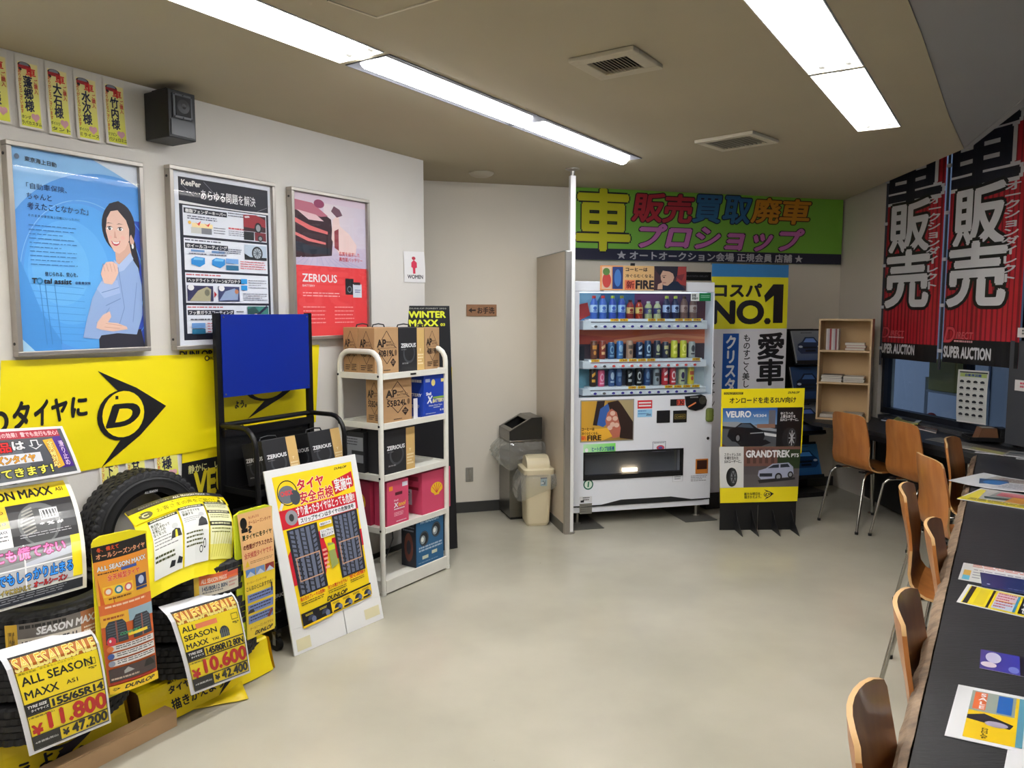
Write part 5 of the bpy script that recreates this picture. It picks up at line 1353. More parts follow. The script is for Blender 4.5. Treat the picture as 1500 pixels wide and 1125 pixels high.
# ------------------------------------------------------------------ black winter tire tower stand
fa, fb = flat(628, 830), flat(664, 818)
pF = CT.M @ Vector((Wc + .012, .16, 0)); 
ft = flat(664, 812); fr = flat(688, 808)
TS = frame((ft.x - .34 * .86, ft.y - .34 * .51 + .12), (ft.x, ft.y + .12))
t = thing('tower_stand', 'tall black folding tower stand with yellow winter lettering behind the cart', 'sign stand', TS.M)
zt = TS.at(672, 448, 0)[1]
xt = TS.at(668, 448, 0)[0]; xl0 = TS.at(602, 448, 0)[0]; xr0 = TS.at(666, 815, 0)[0]
xr0 = max(xr0, xt)
dT, dB = .03, .30
b = MB(); bl = mat('black_card', (18, 18, 21), rough=.5)
vs = [(xl0, 0, .002), (xr0, 0, .002), (xt, 0.10, zt), (xl0, 0.10, zt), (xl0, .008, .002), (xr0, .008, .002), (xt, .108, zt), (xl0, .108, zt)]
b.add(vs, [(0, 1, 2, 3), (7, 6, 5, 4), (0, 4, 5, 1), (1, 5, 6, 2), (2, 6, 7, 3), (3, 7, 4, 0)], bl); b.obj('front_panel', t)
b = MB(); vs = [(xr0, .009, .002), (xr0 + .10, .27, .002), (xt + .01, .125, zt), (xt, .109, zt)]
b.add(vs + [(v[0] - .008, v[1] + .004, v[2]) for v in vs], [(0, 1, 2, 3), (7, 6, 5, 4), (0, 4, 5, 1), (1, 5, 6, 2), (2, 6, 7, 3), (3, 7, 4, 0)], bl); b.obj('side_panel', t)
A = Art(asp=1); A.text('DUNLOP FOREST 2023', .1, .07, .92, .12, (190, 190, 180), bold=.0); A.text('WINTER', .08, .2, .9, .42, (226, 230, 50), bold=.05); A.text('MAXX', .08, .5, .72, .72, (226, 230, 50), bold=.05); A.text('03', .78, .63, .88, .72, (226, 230, 50), bold=.04)
def Sw(u, v, h):
    z = zt - .185 * v; k = (zt - z) / zt
    return (xl0 + (xt - xl0) * u, .10 * (1 - k) - h - .0012, z)
A.build('lettering', Sw, t, INK)

# ------------------------------------------------------------------ steel bin and cream bin with their bags
M_steel = mat('brushed_steel', (128, 126, 120), rough=.3, metal=.9, noise=.1, nscale=3, stretch=(1, 1, 30))
M_steeld = mat('dark_steel', (74, 74, 72), rough=.35, metal=.8)
sa, sb_ = flat(746.5, 762), flat(799, 758)
SB = frame(sa, (sa.x + .27 * .96, sa.y + .27 * .28))
w = .262; dp = .30
h1 = SB.at(744, 636, 0)[1]; h2 = SB.at(781, 604, 0)[1]
sh = h1
t = thing('steel_bin', 'tall brushed steel waste bin with a slanted open top', 'bin', SB.M)
MB().box(0, 0, .02, w, dp, .62, M_steel, bev=.004).box(.01, .01, .001, w - .01, dp - .01, .02, M_dark).obj('body', t)
b = MB(); hl = SB.at(746, 632, 0)[1]; hp = SB.at(781, 612, 0)[1]; hr = SB.at(799, 611, 0)[1]; xp = SB.at(779, 612, 0)[0]
out = [(0, .62), (w, .62), (w, hr), (xp, hp), (0, hl)]
b.prism(out, 0, .008, M_steeld); b.prism(out, dp - .008, dp, M_steeld)
b.prism([(xp, hp), (w, hr), (w, hr - .008), (xp, hp - .008)], .008, dp - .008, M_steel); b.box(0, .008, .62, .008, dp - .008, hl, M_steel); b.box(w - .008, .008, .62, w, dp - .008, hr, M_steel)
sl = (hp - hl) / xp
b.prism([(0, hl), (.03, hl + .03 * sl), (.03, hl + .03 * sl - .008), (0, hl - .008)], .008, dp - .008, M_steel); b.prism([(xp - .03, hp - .03 * sl), (xp, hp), (xp, hp - .008), (xp - .03, hp - .03 * sl - .008)], .008, dp - .008, M_steel)
for y in (.0, dp - .03): b.prism([(0, hl + .001), (xp, hp + .001), (xp, hp - .006), (0, hl - .006)], y, y + .03, M_steel)
b.obj('hood', t)
MB().box(.01, .01, .6, w - .01, dp - .01, .625, M_dark).obj('inner_liner', t)
def bag(name, label, M, outline_fn, parent=None, seed=3, nz=10, nk=40):
    rd = random.Random(seed); vs = []
    for i in range(nz + 1):
        for k in range(nk):
            x, y, z = outline_fn(k / nk, i / nz, rd)
            vs.append((x, y, z))
    fs = [(i * nk + k, i * nk + (k + 1) % nk, (i + 1) * nk + (k + 1) % nk, (i + 1) * nk + k) for i in range(nz) for k in range(nk)]
    o = MB().add(vs, fs, MATS['clear_bag']).obj(name, M=M, smooth=False)
    solo(o, label, 'bag'); return o
clear('clear_bag', (240, 240, 236), .12, 1.4, 1.5, haze=.16, bump=.6)
def rectloop(t_, w, d, g):
    p = t_ * 2 * (w + d)
    if p < w: return (p, -g, 0)
    p -= w
    if p < d: return (w + g, p, 0)
    p -= d
    if p < w: return (w - p, d + g, 0)
    return (-g, d - (p - w), 0)
def bag1(t_, v, rd):
    x, y, _ = rectloop(t_, w, dp, .006 + .012 * rd.random() + .02 * v * (1 - v) * 4)
    left = max(0, 1 - x / .05) if x < .05 else 0
    z = .60 - .16 * v + .012 * rd.random() - .05 * (1 - x / w) * v
    if x < 0: x -= .09 * math.sin(math.pi * min(1, v * 1.1)) * (1 - y / dp * .5) * rd.uniform(.5, 1.1)
    return (x, y, z)
bag('bin_bag', 'clear plastic bag folded over the waist of the steel bin', SB.M, bag1, seed=4, nz=9, nk=60)
# cream bin
cc = flat(791, 774)
CBF = frame((cc.x - .115, cc.y + .0), (cc.x + .115, cc.y + .045))
M_cream = mat('cream_plastic', (212, 200, 168), rough=.4)
t = thing('cream_bin', 'cream plastic bin with a rounded swing lid in front of the steel bin', 'bin', CBF.M)
wb, wt_, dpb = .175, .205, .235
b = MB()
def taper(z, e=0): k = z / .42; return (wb + (wt_ - wb) * k) / 2 + e, (.19 + (dpb - .19) * k) / 2 + e
def ringpts(z, e=0, n=6, rr=.03):
    hx, hy = taper(z, e); out = []
    for cx, cy, a0 in ((hx - rr, hy - rr, 0), (-hx + rr, hy - rr, 90), (-hx + rr, -hy + rr, 180), (hx - rr, -hy + rr, 270)):
        out += [(cx + rr * math.cos(R(a0 + 90 * i / n)) + .115, cy + rr * math.sin(R(a0 + 90 * i / n)) + .13, z) for i in range(n + 1)]
    return out
def stack(b, rings, m, cap0=True, cap1=True):
    n = len(rings[0]); vs = [p for r_ in rings for p in r_]
    fs = [(i * n + k, i * n + (k + 1) % n, (i + 1) * n + (k + 1) % n, (i + 1) * n + k) for i in range(len(rings) - 1) for k in range(n)]
    if cap0: fs.append(list(range(n))[::-1])
    if cap1: fs.append([(len(rings) - 1) * n + k for k in range(n)])
    b.add(vs, fs, m)
stack(b, [ringpts(.002, -.008), ringpts(.02, -.006), ringpts(.022, 0), ringpts(.40, 0)], M_cream); b.obj('body', t, smooth=True)
b = MB(); stack(b, [ringpts(.392, .012), ringpts(.40, .016), ringpts(.435, .016), ringpts(.442, .008)], M_cream)
prof = [(-.095 + .0, .442)] + [(-.095 * math.cos(R(a)), .442 + .085 * math.sin(R(a))) for a in range(15, 180, 15)] + [(.095, .442)]
b.prism([(p[0] + .13, p[1]) for p in prof], .028, .202, M_cream, axis='x'); b.obj('lid_rim', t, smooth=True)
b = MB(); prof = [(-.082 * math.cos(R(a)), .445 + .088 * math.sin(R(a))) for a in range(20, 161, 10)]
b.prism([(p[0] + .13, p[1]) for p in prof] + [(.207, .447), (.053, .447)], .042, .188, mat('cream_lid', (196, 186, 156), rough=.3), axis='x'); b.obj('swing_flap', t, smooth=True)
A = Art(); A.rect(0, 0, 1, .15, (60, 70, 90)); A.rect(0, .15, 1, 1, (150, 185, 200)); A.poly([(.2, .8), (.4, .3), (.6, .6), (.8, .25), (.75, .85)], (70, 100, 120)); A.rect(.1, .55, .5, .75, (226, 236, 240))
A.build('sticker', lambda u, v, h: (.125 + .05 * u, .13 - taper(.36 - .06 * v)[1] - h - .001, .375 - .065 * v), t, INK, base=(150, 185, 200))
def bag2(t_, v, rd):
    p = ringpts(max(.05, .40 - .13 * v))
    q = p[int(t_ * len(p)) % len(p)]
    cx, cy = .115, .13; g = 1.10 + .22 * math.sin(math.pi * v) + .08 * rd.random()
    x = cx + (q[0] - cx) * g; y = cy + (q[1] - cy) * g; z = .40 - .12 * v + .01 * rd.random()
    if q[0] < .06: x -= .05 * v; z -= .08 * v
    return (x, y, z)
bag('bin_bag', 'clear plastic bag hanging over the rim of the cream bin', CBF.M, bag2, seed=8, nz=8, nk=56)

# ------------------------------------------------------------------ partition and pole
pn, pf = flat(826, 782), flat(785, 722)
pw = Vector((0.20, 6.02 + .2936 * .765, 0))
PT = frame((pw.x, pw.y - .02), (pn.x, pn.y))
Lp = math.hypot(pn.x - pw.x, pn.y - pw.y)
hp_ = 2.03
t = thing('partition_panel', 'beige partition panel with an aluminium edge beside the vending machine', 'partition', PT.M)
MB().box(0, 0, .03, Lp - .035, .035, hp_ - .002, mat('beige_laminate', (208, 194, 174), rough=.45, noise=.03, nscale=3)).obj('panel', t)
MB().box(Lp - .035, -.003, .0, Lp, .04, hp_, M_alu, bev=.003).obj('edge_post', t)
MB().box(0, -.004, .0, Lp - .035, .039, .07, mat('partition_base', (100, 98, 92), rough=.5)).obj('kick_strip', t)
MB().box(0, -.002, hp_ - .0, Lp - .035, .037, hp_ + .006, M_alu).obj('top_trim', t)
pp = flat(832, 783)
top = flat(832.5, 247, CEIL)
t = thing('ceiling_pole', 'white square pole running from the floor to the ceiling at the partition end', 'pole', Matrix.Translation((pn.x + .045, pn.y + .02, 0)) @ Matrix.Rotation(R(15), 4, 'Z'))
MB().box(-.02, -.02, .012, .02, .02, CEIL - .05, M_white, bev=.004).obj('shaft', t)
MB().lathe([(0, CEIL - .001), (.05, CEIL - .001), (.05, CEIL - .008), (.018, CEIL - .02), (.014, CEIL - .05), (0, CEIL - .05)], M_alu, 20).obj('ceiling_foot', t, smooth=True)
MB().lathe([(0, 0.001), (.035, .001), (.035, .008), (.015, .013), (0, .013)], M_alu, 20).obj('floor_foot', t, smooth=True)
# ------------------------------------------------------------------ vending machine
va, vb = flat(834, 772), flat(1047, 757)
VM = frame((va.x, va.y), (vb.x, vb.y))
VW = 1.145; VD = .50
M_vm = mat('vending_white', (242, 245, 252), rough=.32, coat=.2)
M_vmi = mat('vending_inner', (205, 210, 216), rough=.5)
vx = lambda px, py, y=0.0: VM.at(px, py, y)
t = thing('vending_machine', 'white drinks vending machine with three lit rows of bottles and cans', 'vending machine', VM.M)
VT = 1.828
wx0, wz1 = vx(849, 427); wx1, wz0 = vx(1042, 577.5)
L0, L1 = .012, VW + .008
b = MB(); VB = .1
b.box(L0, .14, VB, L1, VD + .02, VT, M_vm); 
b.obj('cabinet', t)
b = MB()      # door: slab with window opening and lower opening
sx0, sz1 = vx(854.5, 663); sx1, sz0 = vx(1000, 696)
px0, pz1 = vx(851.5, 588); px1, pz0 = vx(926.5, 643.5)
b.box(L0, 0, wz1, L1, .138, VT, M_vm, bev=.006); b.box(L0, 0, wz0, wx0, .138, wz1, M_vm); b.box(wx1, 0, wz0, L1, .138, wz1, M_vm)
b.box(L0, 0, sz1, L1, .138, wz0, M_vm); b.box(L0, 0, sz0, sx0, .138, sz1, M_vm); b.box(sx1, 0, sz0, L1, .138, sz1, M_vm)
kz = .155
b.box(L0, 0, kz, L1, .138, sz0, M_vm)
b.obj('door', t)
b = MB(); b.box(L0, .006, VB, L1, .138, kz - .012, M_vm, bev=.004); b.obj('kick_plate', t)
# curved dark grip recess above the kick plate
g = [vx(880, 752), vx(905, 746.5), vx(975, 744.5), vx(1003, 750)]
b = MB(); b.prism([(L0 + .05, kz - .011), (L1 - .05, kz - .011), (L1 - .16, kz + .0), (L1 - .33, kz + .03), (L0 + .40, kz + .03), (L0 + .24, kz + .0)], -.0015, .02, mat('recess_dark', (34, 35, 38), rough=.5)); b.obj('grip_recess', t)
b = MB(); b.box(L0 + .01, .008, kz - .012, L1 - .01, .1, kz, M_black); b.obj('door_gap', t)
for x in (.08, VW - .08):
    for y in (.06, VD - .05): MB().lathe([(0, .0065), (.03, .0065), (.03, .012), (.012, .016), (.012, .10), (0, .10)], M_alu, 14, Matrix.Translation((x, y, 0))).obj('levelling_foot', t)
for x0_, x1_ in ((-.015, .24), (.9, 1.17)): MB().box(x0_, -.10, .001, x1_, VD - .02, .006, mat('grey_plate', (108, 106, 100), rough=.4, metal=.5), bev=.002).obj('floor_plate', t)
MB().box(L0 - .014, .01, .1, L0 - .001, VD, VT - .002, mat('side_grey', (60, 62, 66), rough=.5)).obj('side_panel', t)
MB().box(L0 + .01, .45, .02, L1 - .01, .47, .1, M_black).obj('rear_skirt', t)
# window: inner box, back graphics, glass
b = MB(); b.box(wx0, .13, wz0, wx1, .137, wz1, M_vmi); b.obj('window_back', t)
A = Art(asp=1.2)
A.gradh(0, 0, 1, .32, (60, 130, 180), (70, 60, 100)); A.gradh(.45, 0, 1, .3, (120, 60, 110), (60, 50, 80)); A.poly([(0, 0), (.2, .02), (.12, .2), (0, .12)], (150, 200, 225)); A.poly([(0, .13), (.1, .1), (.12, .22), (0, .3)], (190, 60, 50)); A.rect(.95, .1, 1, .3, (60, 50, 56)); A.rect(.9, .05, 1, .3, (96, 44, 50))
A.gradh(0, .36, 1, .52, (196, 70, 40), (226, 130, 90)); A.poly([(0, .36), (.3, .38), (.6, .35), (1, .37), (1, .41), (.6, .4), (.3, .44), (0, .4)], (224, 110, 60)); A.poly([(.3, .46), (.7, .4), (1, .44), (1, .46), (.7, .44), (.3, .5)], (240, 160, 110)); A.rect(0, .5, 1, .66, (70, 50, 54)); A.rect(0, .52, .08, .66, (30, 30, 36))
A.gradh(0, .74, 1, .94, (120, 180, 200), (190, 200, 205)); A.rect(.2, .76, .75, .92, (110, 120, 140))
A.build('backdrop', (wx0, wz1, wx1, wz0), t, INK, base=(200, 206, 212)).location.y = .129
rail_px = [(466.7, 482.8), (525.5, 539), (565.5, 577.6)]
gx0, gx1 = vx(855, 475)[0], vx(1032, 475)[0]
rows = []
for i, (a, c) in enumerate(rail_px):
    z1 = vx(950, a)[1]; z0_ = vx(950, c)[1]
    z0_ = max(z0_, wz0 + .002)
    rows.append((z1, z0_))
    b = MB(); b.box(gx0, .012, z0_, gx1 + .03, .128, z1 - .014, mat('rail_white', (232, 234, 238), rough=.35), bev=.004); b.box(gx0 + .05, .03, z1 - .014, gx1, .126, z1 - .002, mat('rail_white')); b.obj('shelf_rail', t)
    rr = random.Random(i)
    A = Art(); 
    for k in range(12):
        if (i, k) in ((0, 4), (0, 5), (1, 7), (1, 8), (1, 9), (2, 0), (2, 1)): continue
        if rr.random() < .72: A.rect(k / 12 + .005, .05, (k + 1) / 12 - .005, .6, (246, 206, 40)); A.text(['130', '160', '100', '140'][(k + i) % 4], k / 12 + .02, .15, (k + .8) / 12, .5, (190, 60, 20), bold=.03)
    A.rect(0, .68, 1, .85, (70, 60, 70) if i != 1 else (150, 70, 70))
    zt_ = z1 - .002
    A.build('price_strip', (gx0 + .06, zt_ + .004, gx1 - .02, z1 - .034), t, INK).location.y = .0115
bx = [vx(830 + x / 5.626, 478)[0] for x in (237, 313, 390, 467, 540, 615, 690, 764, 842, 915, 988, 1062)]
M_btn = mat('button_bezel', (240, 240, 244), rough=.25); BTN = [mat('button_violet', (64, 54, 150), rough=.2, coat=.6), mat('button_red', (220, 80, 70), rough=.2, coat=.6), mat('button_grey', (90, 88, 90), rough=.3)]
for i, (z1, z0_) in enumerate(rows):
    for k, x in enumerate(bx):
        zc = z0_ + (z1 - .034 - z0_) * .5
        b = MB()
        def disc(rx, rz, y, m, b=b, x=x, zc=zc):
            Mx = Matrix.Translation((x, y, zc)) @ Matrix.Rotation(R(90), 4, 'X') @ Matrix.Diagonal((rx, rz, 1, 1))
            b.lathe([(1, 0), (.92, .004), (.6, .006), (0, .0065)], m, 16, Mx)
        disc(.028, .0125, .0125, M_btn)
        bm_ = BTN[2] if (i, k) in ((0, 0), (1, 1), (2, 1)) else BTN[1 if i == 1 else 0]
        x += .006
        Mx = Matrix.Translation((x, .008, zc)) @ Matrix.Rotation(R(90), 4, 'X') @ Matrix.Diagonal((.014, .0095, 1, 1))
        b.lathe([(1, 0), (.9, .003), (0, .004)], bm_, 14, Mx)
        b.obj('button', t)
MB().box(wx0 + .001, .003, wz0 + .001, wx1 - .001, .006, wz1 - .001, clear('vending_glass', (246, 250, 252), .02, 1.45, .9)).obj('window_glass', t)
# small lamp strip inside at the head of the window (the machine's own light)
M_vl = emis('vending_lamp', (235, 245, 255), 1.2)
MB().box(wx0 + .03, .05, wz1 - .008, wx1 - .03, .09, wz1 - .002, M_vl).obj('lamp_strip', t)
A = Art(); A.rect(0, 0, 1, 1, (10, 130, 70)); A.rect(0, 0, .42, 1, (235, 240, 238)); A.text('節電\n稼働中', .06, .15, .36, .85, (60, 70, 70), bold=.02); A.micro(.5, .3, .95, .7, 2, (150, 210, 180), 4, .4)
q0, q1 = vx(1012, 429), vx(1041, 441)
A.build('green_sticker', (q0[0], q0[1], q1[0], q1[1]), t, INK, base=(10, 130, 70)).location.y = -.0008
# drinks posed in the window
ROW1 = [('bottle', (70, 110, 200), (225, 60, 50), (190, 220, 245)), ('bottle', (70, 110, 200), (225, 60, 50), (190, 220, 245)), ('bottle', (60, 90, 190), (190, 215, 70), (170, 205, 240)), ('bottle', (60, 90, 190), (170, 170, 60), (170, 205, 240)),
        ('bottle', (150, 40, 30), (70, 24, 24), (225, 190, 120)), ('bottle', (170, 50, 26), (70, 24, 24), (230, 200, 120)), ('bottle', (170, 180, 130), (220, 220, 220), (70, 70, 120)), ('bottle', (190, 195, 150), (220, 220, 220), (60, 60, 120)),
        ('bottle', (30, 34, 80), (206, 220, 80), (180, 200, 240)), ('bottle', (30, 34, 80), (206, 220, 80), (180, 200, 240)), ('bottle', (130, 96, 86), (90, 60, 50), (190, 160, 150)), ('bottle', (130, 96, 86), (90, 60, 50), (200, 180, 170))]
ROW2 = [('can', (110, 60, 30), (0, 0, 0), (226, 150, 60)), ('can', (150, 60, 36), 0, (240, 190, 130)), ('can', (50, 90, 140), 0, (130, 170, 200)), ('can', (60, 110, 170), 0, (150, 190, 220)), ('can', (190, 150, 120), 0, (110, 90, 70)), ('can', (26, 50, 90), 0, (190, 210, 230)),
        ('can', (26, 60, 100), 0, (170, 200, 220)), ('can', (40, 40, 60), 0, (190, 190, 150)), ('can', (40, 40, 60), 0, (200, 190, 130)), ('can', (206, 206, 50), 0, (250, 240, 120)), ('can', (206, 206, 50), 0, (250, 240, 120)), ('can', (176, 180, 176), 0, (70, 70, 70))]
ROW3 = [('can', (60, 40, 30), 0, (240, 170, 60)), ('can', (226, 90, 130), 0, (250, 180, 200)), ('can', (60, 90, 140), 0, (180, 200, 220)), ('can', (60, 90, 140), 0, (110, 140, 180)), ('can', (18, 18, 22), 0, (200, 200, 200)), ('can', (18, 18, 22), 0, (200, 200, 200)),
        ('can', (40, 70, 120), 0, (110, 140, 180)), ('can', (150, 160, 166), 0, (70, 70, 70)), ('can', (200, 50, 60), 0, (250, 220, 220)), ('can', (200, 50, 60), 0, (250, 220, 220)), ('can', (190, 200, 160), 0, (60, 40, 90)), ('can', (226, 206, 60), 0, (200, 90, 40))]
XS = [(230, 305, 385, 460, 530, 605, 680, 755, 830, 903, 975, 1050), (230, 300, 372, 445, 525, 605, 675, 752, 820, 893, 968, 1038), (220, 290, 375, 435, 520, 597, 668, 745, 815, 880, 955, 1030)]
cnames = {(70, 110, 200): 'blue-labelled water bottle with a red cap', (60, 90, 190): 'clear bottle with a blue label and lime cap', (150, 40, 30): 'dark red tea bottle', (170, 50, 26): 'brown red tea bottle', (170, 180, 130): 'grey green bottle with a violet foot', (190, 195, 150): 'pale green bottle with a violet foot', (30, 34, 80): 'navy coffee bottle with a lime cap', (130, 96, 86): 'brown milk tea bottle'}
GL_ = {}
ordw = ['first', 'second', 'third', 'fourth', 'fifth', 'sixth', 'seventh', 'eighth', 'ninth', 'tenth', 'eleventh', 'twelfth']
def cname(c):
    r, g, b_ = c
    if max(c) < 66: return 'black'
    if r > 190 and g > 190 and b_ < 90: return 'yellow'
    if r > 210 and g < 110 and b_ > 100: return 'pink'
    if max(c) - min(c) < 46: return 'grey' if sum(c) < 560 else 'silver'
    if b_ > r and b_ > g: return 'blue'
    if r > 180 and g < 90: return 'red'
    return 'brown'
for i, row in enumerate((ROW1, ROW2, ROW3)):
    for k, (kind, col, cap, lab) in enumerate(row):
        x = vx(830 + XS[i][k] / 5.626, (450, 512, 551)[i], .06)[0]
        z = rows[i][0] - .0015
        top = (433, 499.5, 539.5)[i] + ((0, 0, 0, 0, 6, 6, 8, 8, 0, 0, 0, 0)[k] if i == 0 else (0 if (k * 7 + i) % 3 else 2))
        h = vx(900, top, .06)[1] - z
        r = .026 if i else .0285
        lbl = '{}, {} in the {} vending row'.format((cnames.get(col) or cname(col) + ' bottle') if kind == 'bottle' else cname(col) + ' can', ordw[k], ['top', 'middle', 'bottom'][i])
        dt = thing('drink_' + kind, lbl, kind, VM.M @ Matrix.Translation((x, .075, z)), 'drinks on display in the vending machine')
        mb_ = mat('drink_%d_%d_%d' % col, col, rough=.3, coat=.3); ml_ = mat('drink_%d_%d_%d' % lab, lab, rough=.35)
        if kind == 'bottle':
            MB().lathe([(0, 0), (r * .9, .0), (r, .006), (r, h * .62), (r * .9, h * .72), (r * .5, h * .86), (r * .42, h * .9), (0, h * .9)], mb_, 20).obj('body', dt, smooth=True)
            MB().lathe([(0, h * .88), (r * .5, h * .88), (r * .5, h * .99), (0, h)], mat('drink_%d_%d_%d' % cap, cap, rough=.35), 14).obj('cap', dt)
            MB().lathe([(r + .0006, h * .28), (r + .0008, h * .3), (r + .0008, h * .58), (r + .0006, h * .6)], ml_, 20).obj('label_band', dt, smooth=True)
            A = Art(); A.ell(.5, .45, .3, .25, col); A.rect(.2, .75, .8, .9, col)
            A.build('label_print', lambda u, v, hh, r=r, h=h: ((r + .0012 + hh) * math.sin((u - .5) * 1.6), -(r + .0012 + hh) * math.cos((u - .5) * 1.6), h * (.6 - .32 * v)), dt, INK, nu=5)
        else:
            MB().lathe([(0, .001), (r * .8, 0), (r, .006), (r, h - .01), (r * .82, h - .001), (r * .8, h), (r * .76, h - .003), (0, h - .003)], mb_, 20).obj('body', dt, smooth=True)
            MB().lathe([(r * .83, h - .0015), (r * .8, h + .0006), (r * .75, h - .002), (0, h - .002)], M_alu, 16).obj('lid', dt, smooth=True)
            A = Art(); s_ = (i * 5 + k) % 4
            if s_ == 0: A.ell(.5, .42, .3, .24, lab); A.rect(.15, .75, .85, .85, lab)
            elif s_ == 1: A.rect(.1, .2, .9, .45, lab); A.ell(.5, .68, .22, .14, lab)
            elif s_ == 2: A.poly([(.2, .3), (.8, .12), (.85, .3), (.25, .5)], lab); A.rect(.2, .62, .8, .8, lab)
            else: A.ring(.5, .45, .33, .28, .4, lab); A.rect(.1, .82, .9, .92, lab)
            A.build('label_print', lambda u, v, hh, r=r, h=h: ((r + .0006 + hh) * math.sin((u - .5) * 1.8), -(r + .0006 + hh) * math.cos((u - .5) * 1.8), h * (.94 - .86 * v)), dt, INK, nu=5)
# lower front: picture panel, coin unit, slots, stickers
def vsticker(name, px, art, y=-.0006, base=None, m=None, zb=0):
    a, c = vx(px[0], px[1]), vx(px[2], px[3])
    o = art.build(name, (a[0], a[1], c[0], c[1]), t, m or INK, base=base); o.location.y = y; return o
A = Art(asp=1.35)
A.gradh(0, 0, 1, 1, (222, 170, 60), (120, 100, 66)); A.poly([(.3, 0), (.45, 0), (.38, .5), (.3, .62), (.22, .6)], (50, 40, 40)); A.poly([(.36, .2), (.52, .06), (.56, .5), (.42, .66), (.3, .6)], (60, 100, 170)); A.poly([(.5, .05), (.7, 0), (1, .45), (1, 1), (.75, .95)], (50, 36, 32)); A.poly([(.72, 0), (1, 0), (1, .55)], (176, 160, 120))
A.poly([(.46, .5), (.5, .3), (.58, .2), (.68, .3), (.76, .7), (.74, .92), (.6, .95), (.5, .75)], (190, 110, 90)); 
for x, y in ((.53, .45), (.6, .32), (.65, .45), (.68, .62), (.6, .6), (.55, .68)): A.ell(x, y, .05, .06, (226, 190, 170))
A.poly([(.3, .7), (.5, .68), (.6, .9), (.4, 1), (0, 1), (0, .7)], (236, 180, 60)); A.text('コーヒーは', .01, .66, .25, .73, (70, 36, 20), bold=.05); A.text('冷ぐらむくなる。', .01, .77, .33, .84, (70, 36, 20), bold=.04); A.text('新', .0, .86, .1, .97, (230, 90, 50), bold=.05); A.text('FIRE', .12, .86, .38, .98, (50, 20, 16), bold=.08)
MB().box(px0 - .008, -.004, pz0 - .008, px1 + .008, .0, pz1 + .008, mat('picture_rim', (150, 150, 146), rough=.4), bev=.002).obj('picture_frame', t)
vsticker('picture', (851.5, 588, 926.5, 643.5), A, -.0045, base=(200, 150, 70), m=INKG)
A = Art(); A.rect(0, 0, 1, .45, (222, 50, 60)); A.rect(.08, .1, .92, .18, W_); A.rect(.08, .26, .92, .34, W_); A.rect(0, .5, 1, .92, (150, 205, 240)); A.micro(.05, .55, .6, .85, 2, (90, 140, 200), 3, .4); A.text('20oz', .6, .72, .92, .84, (60, 60, 120), bold=.03)
vsticker('price_sticker', (934, 586.6, 955, 612.7), A)
b = MB(); a, c = vx(982, 585), vx(1002.5, 594); b.box(a[0], -.003, c[1], c[0], 0, a[1], M_black); b.obj('display', t)
A = Art(); A.rect(.45, .1, 1, .9, (240, 90, 70)); A.text('130', .5, .2, .95, .8, (60, 10, 10), bold=.05); vsticker('display_digits', (982, 585, 1002.5, 594), A, -.0032)
# oval coin unit
a, c = vx(1003, 578), vx(1034.5, 601.5)
cx, cz = (a[0] + c[0]) / 2, (a[1] + c[1]) / 2
b = MB(); out = [vx(*p) for p in ((1003, 580.5), (1018, 579), (1026, 577.5), (1032, 580), (1034.5, 586), (1033.5, 593), (1028, 598.5), (1018, 601.5), (1009, 599.5), (1004.5, 594))]
b.prism(out, -.012, 0, M_black); b.obj('coin_unit', t)
k_ = vx(1028, 586); b = MB(); b.lathe([(.02, 0), (.03, 0), (.032, .004), (.02, .005), (.012, .003), (0, .003)], mat('coin_ring', (86, 84, 76), rough=.35, metal=.5), 20, Matrix.Translation((k_[0], -.0125, k_[1])) @ Matrix.Rotation(R(90), 4, 'X')); b.obj('coin_dial', t)
k0, k1 = vx(1007, 596), vx(1018, 589.5); MB().tube([(k0[0], -.0145, k0[1]), (k1[0], -.0145, k1[1])], .006, mat('orange_lever', (214, 120, 70), rough=.4), seg=8).obj('lever', t)
A = Art(); A.micro(0, 0, 1, 1, 1, (150, 150, 150), 2, .8); vsticker('coin_text', (1010, 580.8, 1022, 583), A, -.0125)
for px in ((962, 601.5, 981, 619), (986, 601.5, 1005.5, 618.5)):
    a, c = vx(px[0], px[1]), vx(px[2], px[3])
    MB().box(a[0], -.004, c[1], c[0], 0, a[1], M_black, bev=.003).obj('card_reader', t)
A = Art(); A.frame(.1, .3, .9, .7, .05, (120, 104, 50)); A.text('CARD', .2, .42, .8, .58, (150, 130, 60), bold=.03); vsticker('reader_mark', (986, 601.5, 1005.5, 618.5), A, -.0043)
a, c = vx(1033.5, 597.5), vx(1043.5, 617.5)
MB().box(a[0], -.022, c[1], c[0], 0, a[1], mat('olive_plastic', (116, 128, 62), rough=.35), bev=.018).obj('lock_cover', t)
k_ = vx(1037, 642); MB().lathe([(0, 0), (.012, 0), (.010, .004), (0, .004)], M_dark, 14, Matrix.Translation((k_[0], 0, k_[1])) @ Matrix.Rotation(R(90), 4, 'X')).obj('keyhole', t)
A = Art(); A.gradh(0, 0, 1, 1, (190, 240, 190), (120, 220, 90)); A.ell(.1, .6, .05, .2, (250, 250, 250)); A.text('ヒートポンプ自販機', .27, .3, .96, .75, (30, 60, 150), bold=.05); vsticker('green_label', (854.5, 651, 901.5, 663.5), A)
A = Art(); A.frame(0, 0, 1, 1, .04, (130, 130, 150)); A.ell(.6, .62, .3, .25, (200, 80, 100)); A.ell(.6, .62, .16, .12, (90, 90, 170)); A.micro(.1, .1, .9, .25, 1, (130, 130, 140), 3); vsticker('round_sticker', (956, 647, 975, 661), A)
